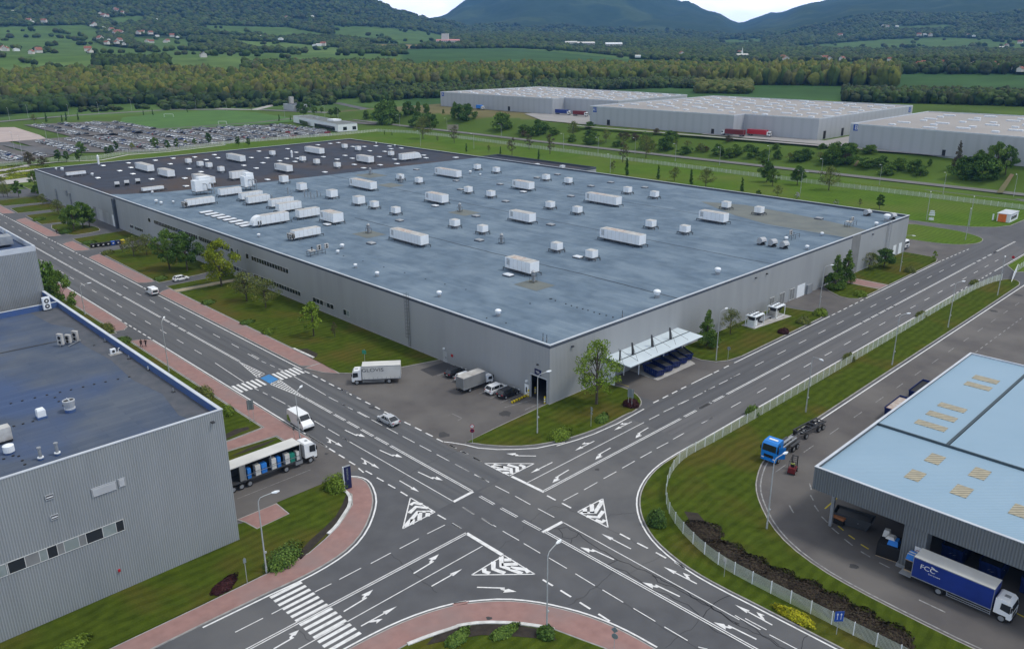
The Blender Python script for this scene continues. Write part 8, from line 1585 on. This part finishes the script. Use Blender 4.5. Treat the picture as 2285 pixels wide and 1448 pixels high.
# blue curtain lorry with tail lift
e = empty('tail_lift_lorry', (0, 0, 0)); cab(e, 'car_white', 3.9, 5.75, 2.35, .95, 2.8); chassis(e, -5.0, 5.0); b_ = boxbody(e, -5.1, 3.7, 2.5, 1.1, 3.75, 'fcc_blue', 'tarp_white'); wheels(e, [(4.8, 1.02), (4.8, -1.02), (-1.9, 1.02), (-1.9, -1.02), (-1.9, .7), (-1.9, -.7)], .5, .3); guards(e, -1.0, 3.7, 2.5)
for s_ in (-1, 1):
    text_side('FCC', .85, 'paint', b_, -3.4 if s_ < 0 else 3.4 - 6.6, s_ * 1.27, 2.85, s_, 1.1); text_side('Environment', .26, 'paint', b_, -2.6 if s_ < 0 else -4.0, s_ * 1.27, 2.28, s_)
    m = MB()
    for k, (dx, dz) in enumerate(((.55, .42), (.8, .30), (1.05, .22))): x = (-3.4 if s_ < 0 else -3.2) + (dx if s_ < 0 else -dx); m.add([(x - .2, s_ * 1.272, 2.85 + dz + .12), (x + .12, s_ * 1.272, 2.85 + dz + .02), (x - .2, s_ * 1.272, 2.85 + dz - .08)], [(0, 1, 2)])
    m.build('emblem', M['paint'], b_, fix=False)
m = MB(); m.b2((-6.5, -1.2, .72), (-5.15, 1.2, .8)); m.build('tail_lift', M['steel'], e); m = MB(); m.b2((-5.5, -.55, .3), (-5.1, -.4, .75)); m.b2((-5.5, .4, .3), (-5.1, .55, .75)); m.build('lift_arm', M['darkmetal'], e)
put(e, 93.15, 21.1, R(-90), 'white cab lorry with a dark blue tarpaulin lettered FCC beside the hall', 'lorry')
e = empty('wrapped_load', (93.5, 26.9, .82), 0, 'blue wrapped load on a pallet standing on the lorry tail lift', 'load'); q = MB(); q.b2((-.6, -.5, 0), (.6, .5, .15)); q.build('pallet', M['pallet'], e); q = MB(); q.b2((-.55, -.45, .15), (.55, .45, 1.5)); q.build('black_box', M['black'], e); q = MB(); q.b2((-.62, -.52, 1.5), (.62, .52, 1.62)); q.build('pallet', M['pallet'], e); q = MB(); q.box((0, 0, 2.0), (1.3, 1.0, .75), taper=.75); q.build('blue_bale', M['bagblue'], e); q = MB(); q.box((.05, 0, 2.0), (.3, 1.03, .77), taper=.77); q.box((-.45, 0, 2.0), (.12, 1.04, .77), taper=.77); q.build('white_wrap', M['tarp_white'], e)
# curtain trailer lorry with open side
e = empty('curtain_trailer_lorry', (0, 0, 0)); cab(e, 'car_white', 5.3, 7.35, 2.45, 1.1, 3.35, True); chassis(e, -8.2, 6.3, .95); wheels(e, [(6.2, 1.02), (6.2, -1.02), (2.0, 1.02), (2.0, -1.02), (2.0, .7), (2.0, -.7), (-4.0, 1.02), (-4.0, -1.02), (-5.3, 1.02), (-5.3, -1.02), (-6.6, 1.02), (-6.6, -1.02)], .5, .3)
m = MB(); m.b2((3.6, -1.2, .55), (4.8, -.6, 1.15)); m.build('fuel_tank', M['steel'], e); m = MB(); m.b2((-9.4, -1.25, 1.15), (4.7, 1.25, 1.32)); t2 = m.build('trailer_deck', M['darkmetal'], e); m = MB(); m.b2((-9.4, -1.27, 3.86), (4.7, 1.27, 4.0)); m.build('roof_tarp', M['tarp_white'], t2); m = MB(); m.b2((4.62, -1.25, 1.32), (4.7, 1.25, 3.86)); m.b2((-9.4, -1.25, 1.32), (-9.3, 1.25, 3.86)); m.b2((-9.3, 1.2, 1.32), (4.6, 1.25, 3.86)); m.build('headboard', M['darkmetal'], t2)
for x in (-4.6, -.4, 4.45): m = MB(); m.b2((x, -1.25, 1.32), (x + .12, -1.15, 3.86)); m.build('stanchion', M['steel'], t2)
m = MB(); m.b2((-5.4, -1.24, 1.4), (-4.65, -.9, 3.8)); m.build('gathered_curtain', M['tarp_grey'], t2); m = MB(); m.cyl((-4.5, -1.24, 2.0), (4.5, -1.24, 2.0), .03, n=5); m.build('rail', M['steel'], t2)
put(e, 50.0, 104.6, 0, 'white cab lorry whose pale roofed trailer is open on the near side', 'lorry')
for i, (x, mm, hh, w_) in enumerate(((-3.9, 'bagblue', 1.55, .55), (-2.5, 'tarp_white', 1.6, .8), (-1.5, 'bagblue', 1.5, .85), (.1, 'tarp_white', 1.7, .75), (.95, 'bagblue', 1.6, .55), (2.35, 'tarp_white', 1.6, .75), (3.2, 'green', 1.35, .75), (4.15, 'tarp_white', 1.4, .5))):
    e = empty('crate_stack', (50.0 + x, 103.85, 1.35), 0, ordw(i + 1) + ' ' + dict(bagblue='blue', tarp_white='white', green='teal')[mm] + ' crate stack from the rear inside the open trailer', 'crates', 'stacked crates in the open trailer'); q = MB(); q.b2((-w_ / 2, -.4, 0), (w_ / 2, .4, hh / 2 - .03)); q.build('crate', M[mm], e); q = MB(); q.b2((-w_ / 2 - .01, -.41, hh / 2 - .03), (w_ / 2 + .01, .41, hh / 2 + .03)); q.build('pallet', M['darkmetal'], e); q = MB(); q.b2((-w_ / 2, -.4, hh / 2 + .03), (w_ / 2, .4, hh)); q.build('crate', M[mm], e)
# blue hook lift lorry
e = empty('hook_lift_lorry', (0, 0, 0)); cab(e, 'blue_paint', 2.2, 4.5, 2.5, 1.1, 3.55, True); chassis(e, -4.2, 3.8, .95, 'darkmetal'); wheels(e, [(3.3, 1.05), (3.3, -1.05), (-1.9, 1.05), (-1.9, -1.05), (-3.2, 1.05), (-3.2, -1.05)], .5, .32)
m = MB(); m.b2((-4.2, -.5, 1.25), (1.8, -.3, 1.45)); m.b2((-4.2, .3, 1.25), (1.8, .5, 1.45)); m.b2((-3.8, -.1, 1.5), (.8, .1, 1.7)); m.tube([(1.2, 0, 1.5), (1.6, 0, 2.8), (1.2, 0, 3.0)], .1, 6); m.build('hook_arm', M['steel'], e)
for s_ in (-1, 1): m = MB(); m.ext([(-4.0, 1.05), (-3.9, 1.2), (-1.2, 1.2), (-1.1, 1.05)], s_ * .78 if s_ > 0 else -1.2, 1.2 if s_ > 0 else -.78); m.build('mudguard', M['darkmetal'], e)
m = MB(); m.add([(3.9, 1.27, 1.0), (3.2, 2.1, 1.0), (3.2, 2.1, 3.0), (3.9, 1.27, 3.0), (3.86, 1.22, 1.0), (3.16, 2.05, 1.0), (3.16, 2.05, 3.0), (3.86, 1.22, 3.0)], [(0, 1, 2, 3), (4, 7, 6, 5), (0, 4, 5, 1), (1, 5, 6, 2), (2, 6, 7, 3), (3, 7, 4, 0)]); dd = m.build('open_door', M['blue_paint'], e)
m = MB(); m.b2((3.0, -.7, 3.62), (3.4, .7, 3.68)); m.build('roof_bar', M['white'], e)
put(e, 111.0, 53.4, R(182), 'bright blue hook lift lorry with its door open on the service road', 'lorry')
e = empty('skeleton_trailer', (0, 0, 0)); m = MB(); m.b2((-3.6, -.95, 1.1), (3.6, -.8, 1.3)); m.b2((-3.6, .8, 1.1), (3.6, .95, 1.3)); m.build('side_rail', M['darkmetal'], e); m = MB(); [m.b2((x, -.8, 1.1), (x + .16, .8, 1.25)) for x in (-3.5, -2.2, -1, .3, 1.8, 3.3)]; m.build('cross_member', M['darkmetal'], e); chassis(e, -3.4, 3.4, .9, 'black'); wheels(e, [(2.6, 1.0), (2.6, -1.0), (-1.3, 1.0), (-1.3, -1.0), (-2.6, 1.0), (-2.6, -1.0)], .5, .32); m = MB(); m.tube([(3.4, 0, .9), (5.2, 0, .85)], .08, 6); m.build('drawbar', M['darkmetal'], e); put(e, 121.2, 53.9, R(176), 'black skeleton container trailer behind the blue hook lift lorry', 'trailer')
# forklift
e = empty('forklift', (0, 0, 0)); m = MB(); m.box((-.75, 0, .65), (.7, 1.1, .8), taper=.9); m.b2((-.5, -.5, .3), (.9, .5, .75)); m.build('body', M['darkred'], e); m = MB()
for x, y in ((-.9, -.48), (-.9, .48), (.6, -.48), (.6, .48)): m.cyl((x, y, .75), (x * .85, y, 2.15), .04, n=5)
[m.b2((-.8 + k * .62, -.5, 2.13), (-.76 + k * .62, .5, 2.18)) for k in range(3)]; m.build('roll_cage', M['black'], e); m = MB(); m.b2((.95, -.45, .1), (1.1, -.3, 2.3)); m.b2((.95, .3, .1), (1.1, .45, 2.3)); m.b2((.95, -.45, 2.2), (1.1, .45, 2.3)); m.build('mast', M['darkmetal'], e)
for s_ in (-.3, .3): m = MB(); m.b2((1.1, s_ - .06, .15), (2.2, s_ + .06, .2)); m.build('fork', M['darkmetal'], e)
wheels(e, [(-.75, .48), (-.75, -.48), (.6, .52), (.6, -.52)], .26, .18); m = MB(); m.box((-.2, 0, .95), (.5, .5, .12)); m.box((-.5, 0, 1.25), (.1, .5, .5)); m.build('seat', M['black'], e)
FK = (106.9, 49.3); put(e, FK[0], FK[1], R(15), 'dark red forklift driving towards the hall on the service road', 'forklift')
# loaded flat lorry at the right edge, partly hidden lorries
def container_lorry(label, x, y, rz, col_, z=.02, lx=7.5, cabc='car_white', name='container_lorry'):
    e = empty(name, (0, 0, 0)); cab(e, cabc, lx / 2 + .3, lx / 2 + 2.3, 2.4, 1.0, 3.0); chassis(e, -lx / 2, lx / 2 + 1.5, .9); boxbody(e, -lx / 2, lx / 2, 2.5, 1.15, 3.8, col_, col_); wheels(e, [(lx / 2 + 1.4, 1.0), (lx / 2 + 1.4, -1.0), (-lx / 2 + 1, 1.0), (-lx / 2 + 1, -1.0), (-lx / 2 + 2.3, 1.0), (-lx / 2 + 2.3, -1.0)], .5, .3); return put(e, x, y, rz, label, 'lorry', z=z)
container_lorry('white lorry looking out behind the right end of the hall', 262.0, 98.5, R(-95), 'tarp_white')
container_lorry('white curtain lorry with an oval red lettered mark behind the dark roof end', 287, 322, R(100), 'tarp_grey', lx=12)
def bank_pt(t, x, y): return gpt(*tp(t, x, y))
P = bank_pt('A3', 430, 930); container_lorry('dark red container lorry with its white cab at the left end by the A1 hall', 441.5, 264, R(92), 'darkred', 8.15, 12.5); container_lorry('bright red container lorry with its white cab at the right end by the A1 hall', 450, 254, R(-88), 'red', 8.15, 12.5)
container_lorry('blue box lorry at the dock between the A and A1 halls', 484, 443, R(-88), 'fcc_blue', 8.15, 12); container_lorry('dark red container lorry right of the blue one at the far dock', 483, 424, R(-88), 'darkred', 8.15, 11); P = bank_pt('A2', 915, 778); container_lorry('small blue box lorry beside the round bush in front of the A hall', 474, 528, R(-88), 'bagblue', 8.15, 6)
e = empty('car_transporter', (0, 0, 0)); chassis(e, -7, 3.5, .8, 'red'); m = MB(); m.b2((-7, -1.2, .9), (3, 1.2, 1.1)); m.build('deck', M['red'], e); m = MB()
for x in (-6.8, -3.5, -.5, 2.8):
    for y in (-1.15, 1.1): m.b2((x, y, 1.1), (x + .12, y + .08, 3.2))
m.b2((-6.8, -1.15, 3.1), (2.9, -1.05, 3.2)); m.b2((-6.8, 1.08, 3.1), (2.9, 1.18, 3.2)); m.build('rack', M['darkmetal'], e); wheels(e, [(-5, 1.0), (-5, -1.0), (-3.8, 1.0), (-3.8, -1.0), (1.5, 1), (1.5, -1)], .5, .3); put(e, 306.5, 67.9, R(182), 'red lorry trailer with dark racks entering at the right photo edge', 'trailer')
# ================================================================ CARS OF THE FAR CAR PARK
PC = ['car_white'] * 8 + ['car_silver'] * 6 + ['car_black'] * 4 + ['car_grey'] * 3 + ['car_lightgrey'] * 4 + ['car_blue'] * 2 + ['car_red'] * 1
def lowcar(paint):
    m = MB(); L_, W = 4.3, 1.8; a, hw = L_ / 2, W / 2
    m.add([(-a, -hw, .25), (a, -hw * .9, .3), (a, hw * .9, .3), (-a, hw, .25), (-a, -hw, .9), (a, -hw * .85, .68), (a, hw * .85, .68), (-a, hw, .9), (a - 1.3, -hw, .92), (a - 1.3, hw, .92)], [(0, 1, 5, 8, 4), (3, 7, 9, 6, 2), (1, 2, 6, 5), (0, 4, 7, 3), (4, 8, 9, 7), (8, 5, 6, 9)], 0)
    b = .9; t = [(-a + .15, -hw * .92, b), (a - 1.25, -hw * .92, b), (a - 1.25, hw * .92, b), (-a + .15, hw * .92, b), (-a + .7, -hw * .75, 1.42), (.35, -hw * .75, 1.45), (.35, hw * .75, 1.45), (-a + .7, hw * .75, 1.42)]; m.add(t, [(0, 1, 5, 4), (1, 2, 6, 5), (2, 3, 7, 6), (3, 0, 4, 7)], 1); m.add([(x, y, z + .015) for x, y, z in t[4:]], [(0, 1, 2, 3)], 0)
    for x in (-a + .85, a - .85):
        for y in (-hw + .08, hw - .08): m.cyl((x, y - .1, .32), (x, y + .1, .32), .32, n=8, mi=2)
    return m
lc = {p: lowcar(p).mesh('parked_car', [M[p], M['glass'], M['rubber']], True) for p in set(PC)}
rnd = random.Random(17); spots = []
PK1 = [(157, 566), (160, 545), (199, 514), (240, 524), (319, 514), (330, 538), (330, 606), (285, 626), (222, 628), (204, 622), (160, 622)]; PK2 = [(192, 752), (218, 752), (240, 748), (250, 729), (250, 642), (244, 638), (222, 627), (190, 642)]; PK3 = [(100, 612), (135, 610), (135, 578), (142, 540), (126, 528), (100, 524)]
for PK, fill in ((PK1, .84), (PK2, .4), (PK3, .82)):
    xs = [p[0] for p in PK]; ys = [p[1] for p in PK]; x = min(xs) + 3
    while x < max(xs):
        for dx, face in ((0, 0), (5.2, math.pi)):
            y = min(ys)
            while y < max(ys):
                if inpoly(x + dx, y, PK) and (int(y) % 64 > 5) and rnd.random() < fill: spots.append((x + dx + rnd.uniform(-.25, .25), y + rnd.uniform(-.1, .1), face + (math.pi if rnd.random() < .35 else 0)))
                y += 2.6
        x += 18.3
spots.sort(key=lambda s_: s_[0] ** 2 + s_[1] ** 2)
CN = dict(car_white='white', car_silver='silver', car_black='black', car_grey='dark grey', car_lightgrey='light grey', car_blue='dark blue', car_red='red')
rest = {}
for i, (x, y, rz) in enumerate(spots):
    p = rnd.choice(PC)
    if i < 300:
        o = bpy.data.objects.new('parked_car', lc[p]); col.objects.link(o); o.location = (x, y, .17); o.rotation_euler = (0, 0, rz); tag(o, CN[p] + ' car parked in the rows of the far car park', 'car', 'cars in the far car park')
    else: rest.setdefault(p, []).append((x, y, rz))
mb = MB(); ms = []; 
for k, (p, L_) in enumerate(rest.items()):
    ms.append(M[p]); q = lowcar(p); 
    for (x, y, rz) in L_:
        ca, sa = math.cos(rz), math.sin(rz); o_ = len(mb.v); mb.v.extend([(x + v[0] * ca - v[1] * sa, y + v[0] * sa + v[1] * ca, v[2] + .17) for v in q.v]); mb.f.extend([tuple(j + o_ for j in f) for f in q.f]); mb.m.extend([{0: k + 2, 1: 0, 2: 1}[mi] for mi in q.m]); mb.t.extend([None] * len(q.f))
if mb.f: tag(mb.build('distant_cars', [M['glass'], M['rubber']] + ms), 'rows of many small cars filling the far end of the car park', 'cars', kind='stuff')
# ================================================================ PEOPLE
def person(P, rz, label, pose='walk', scale=1.0, jacket='cloth', trousers='cloth', z=.14):
    e = empty('person', (P[0], P[1], z), rz, label, 'person'); 
    def skin(name, verts, edges, rad, m_, sub=2):
        me = bpy.data.meshes.new(name); me.from_pydata([Vector(v) * scale for v in verts], edges, []); me.materials.append(m_); o = bpy.data.objects.new(name, me); col.objects.link(o); o.parent = e
        sk_ = o.modifiers.new('skin', 'SKIN')
        for i, r_ in enumerate(rad): me.skin_vertices[0].data[i].radius = (r_[0] * scale, r_[1] * scale) if isinstance(r_, tuple) else (r_ * scale, r_ * scale)
        me.skin_vertices[0].data[0].use_root = True; s2 = o.modifiers.new('sub', 'SUBSURF'); s2.levels = 1; s2.render_levels = sub; return o
    if pose == 'walk': hipz = .95; kneeL = (.16, .1, .52); footL = (.22, .1, .08); toeL = (.36, .1, .04); kneeR = (-.02, -.1, .5); footR = (-.26, -.1, .14); toeR = (-.14, -.1, .03)
    elif pose == 'walk2': hipz = .95; kneeL = (.0, .1, .5); footL = (-.24, .1, .14); toeL = (-.12, .1, .03); kneeR = (.15, -.1, .52); footR = (.2, -.1, .08); toeR = (.34, -.1, .04)
    else: hipz = .55; kneeL = (.42, .14, .58); footL = (.45, .14, .16); toeL = (.6, .14, .12); kneeR = (.42, -.14, .58); footR = (.45, -.14, .16); toeR = (.6, -.14, .12)
    dz = hipz - .95; s1 = 1 if pose == 'walk' else -1
    hL = (-.10 * s1, .30, .92 + dz) if pose != 'sit' else (.38, .16, .98 + dz); hR = (.14 * s1, -.30, .94 + dz) if pose != 'sit' else (.38, -.16, .98 + dz); eL = (-.10 * s1, .27, 1.14 + dz) if pose != 'sit' else (.1, .26, 1.12 + dz); eR = (.02, -.27, 1.14 + dz) if pose != 'sit' else (.1, -.26, 1.12 + dz)
    V = [(0, 0, hipz), (0, 0, hipz + .22), (0, 0, 1.38 + dz), (0, 0, 1.48 + dz), (.01, 0, 1.56 + dz), (.03, 0, 1.66 + dz), (.02, 0, 1.74 + dz), (0, .19, 1.42 + dz), eL, hL, (0, -.19, 1.42 + dz), eR, hR, (0, .1, hipz - .06), kneeL, footL, toeL, (0, -.1, hipz - .06), kneeR, footR, toeR]
    Ed = [(0, 1), (1, 2), (2, 3), (3, 4), (4, 5), (5, 6), (2, 7), (7, 8), (8, 9), (2, 10), (10, 11), (11, 12), (0, 13), (13, 14), (14, 15), (15, 16), (0, 17), (17, 18), (18, 19), (19, 20)]
    skin('body', V, Ed, [(.13, .1), (.13, .1), (.13, .1), .055, .07, .1, .085, .06, .042, .03, .06, .042, .03, .085, .055, .04, .03, .085, .055, .04, .03], M['skin'])
    # hands with fingers
    for hnd, sd in ((hL, 1), (hR, -1)):
        hv = Vector(hnd); m = MB(); m.box(tuple((hv + Vector((.01, 0, -.06)))), (.035, .075, .09))
        for k in range(4): a = hv + Vector((.01, (-.028 + .019 * k), -.10)); m.tube([a, a + Vector((.008, 0, -.035 - .006 * (k in (1, 2)))), a + Vector((.028, 0, -.06))], [.009, .0085, .007], 5)
        a = hv + Vector((.02, -sd * .035, -.04)); m.tube([a, a + Vector((.02, -sd * .012, -.03)), a + Vector((.032, -sd * .01, -.05))], [.011, .010, .008], 5); m.v = [tuple(Vector(v) * scale) for v in m.v]; m.build('hand', M['skin'], e)
    skin('jacket', [V[0], V[1], V[2], (0, 0, 1.46 + dz), V[7], V[8], tuple(Vector(V[8]).lerp(Vector(V[9]), .85)), V[10], V[11], tuple(Vector(V[11]).lerp(Vector(V[12]), .85)), (0, 0, hipz - .08)], [(0, 1), (1, 2), (2, 3), (2, 4), (4, 5), (5, 6), (2, 7), (7, 8), (8, 9), (0, 10)], [(.17, .13), (.165, .13), (.18, .14), .07, .085, .065, .05, .085, .065, .05, (.17, .13)], M[jacket])
    skin('trousers', [(0, 0, hipz), V[13], V[14], tuple(Vector(V[15]) + Vector((0, 0, .04))), V[17], V[18], tuple(Vector(V[19]) + Vector((0, 0, .04)))], [(0, 1), (1, 2), (2, 3), (0, 4), (4, 5), (5, 6)], [(.15, .12), .105, .075, .06, .105, .075, .06], M[trousers])
    m = MB(); m.dome((.0 * scale, 0, (1.67 + dz) * scale), .112 * scale, .105 * scale, .14 * scale, 12, 4); m.dome((-.03 * scale, 0, (1.62 + dz) * scale), .098 * scale, .1 * scale, .12 * scale, 12, 3); m.build('hair', M['black'], e)
    m = MB(); m.box(tuple(Vector((.125, 0, 1.64 + dz)) * scale), (.03, .025, .04)); m.build('nose', M['skin'], e)
    for s_ in (-1, 1): m = MB(); m.box(tuple(Vector((.118, s_ * .035, 1.67 + dz)) * scale), (.012, .024, .012)); m.build('eye', M['black'], e); m = MB(); m.box(tuple(Vector((.02, s_ * .105, 1.65 + dz)) * scale), (.035, .02, .055)); m.build('ear', M['skin'], e)
    m = MB(); m.box(tuple(Vector((.12, 0, 1.595 + dz)) * scale), (.012, .045, .01)); m.build('mouth', M['darkred'], e)
    for f_ in (footL, footR): m = MB(); m.loft([[(f_[0] - .1, f_[1] - .045, 0 + f_[2] - .07), (f_[0] - .1, f_[1] + .045, f_[2] - .07), (f_[0] - .1, f_[1] + .04, f_[2] + .04), (f_[0] - .1, f_[1] - .04, f_[2] + .04)], [(f_[0] + .18, f_[1] - .04, max(.0, f_[2] - .09)), (f_[0] + .18, f_[1] + .04, max(.0, f_[2] - .09)), (f_[0] + .17, f_[1] + .035, max(.05, f_[2] - .03)), (f_[0] + .17, f_[1] - .035, max(.05, f_[2] - .03))]]); m.v = [tuple(Vector(v) * scale) for v in m.v]; m.build('shoe', M['black'], e)
    return e
c_ = g('F2', 1205, 287); person((c_.x, c_.y), R(95), 'left walker of the pair in dark clothes on the left brick pavement', 'walk'); c_ = g('F2', 1243, 282); person((c_.x, c_.y), R(95), 'right walker of the pair in dark clothes on the left brick pavement', 'walk2')
c_ = g('E6', 634, 712); person((c_.x, c_.y), R(-80), 'lone walker in black on the far brick pavement before the second driveway', 'walk2', scale=1.05); c_ = g('E6', 626, 700); 
person((FK[0] - .25, FK[1] - .05), R(15), 'forklift driver in a bright yellow vest', 'sit', jacket='hivis', z=.56)
# ================================================================ AIR
hz = MB(); hz.b2((-9000, -9000, -420), (11500, 11500, 1050)); hzo = hz.build('haze', [])
hm = bpy.data.materials.new('haze'); hm.use_nodes = True; hn = hm.node_tree; hn.nodes.clear(); ho = hn.nodes.new('ShaderNodeOutputMaterial'); hv = hn.nodes.new('ShaderNodeVolumePrincipled')
hv.inputs['Color'].default_value = (.16, .42, .95, 1); hv.inputs['Density'].default_value = 7e-5; hv.inputs['Anisotropy'].default_value = 0.0
hn.links.new(hv.outputs[0], ho.inputs['Volume']); hzo.data.materials.clear(); hzo.data.materials.append(hm); tag(hzo, 'thin bluish air between the camera and the far hills', 'haze', kind='stuff')
sc.cycles.volume_bounces = 0
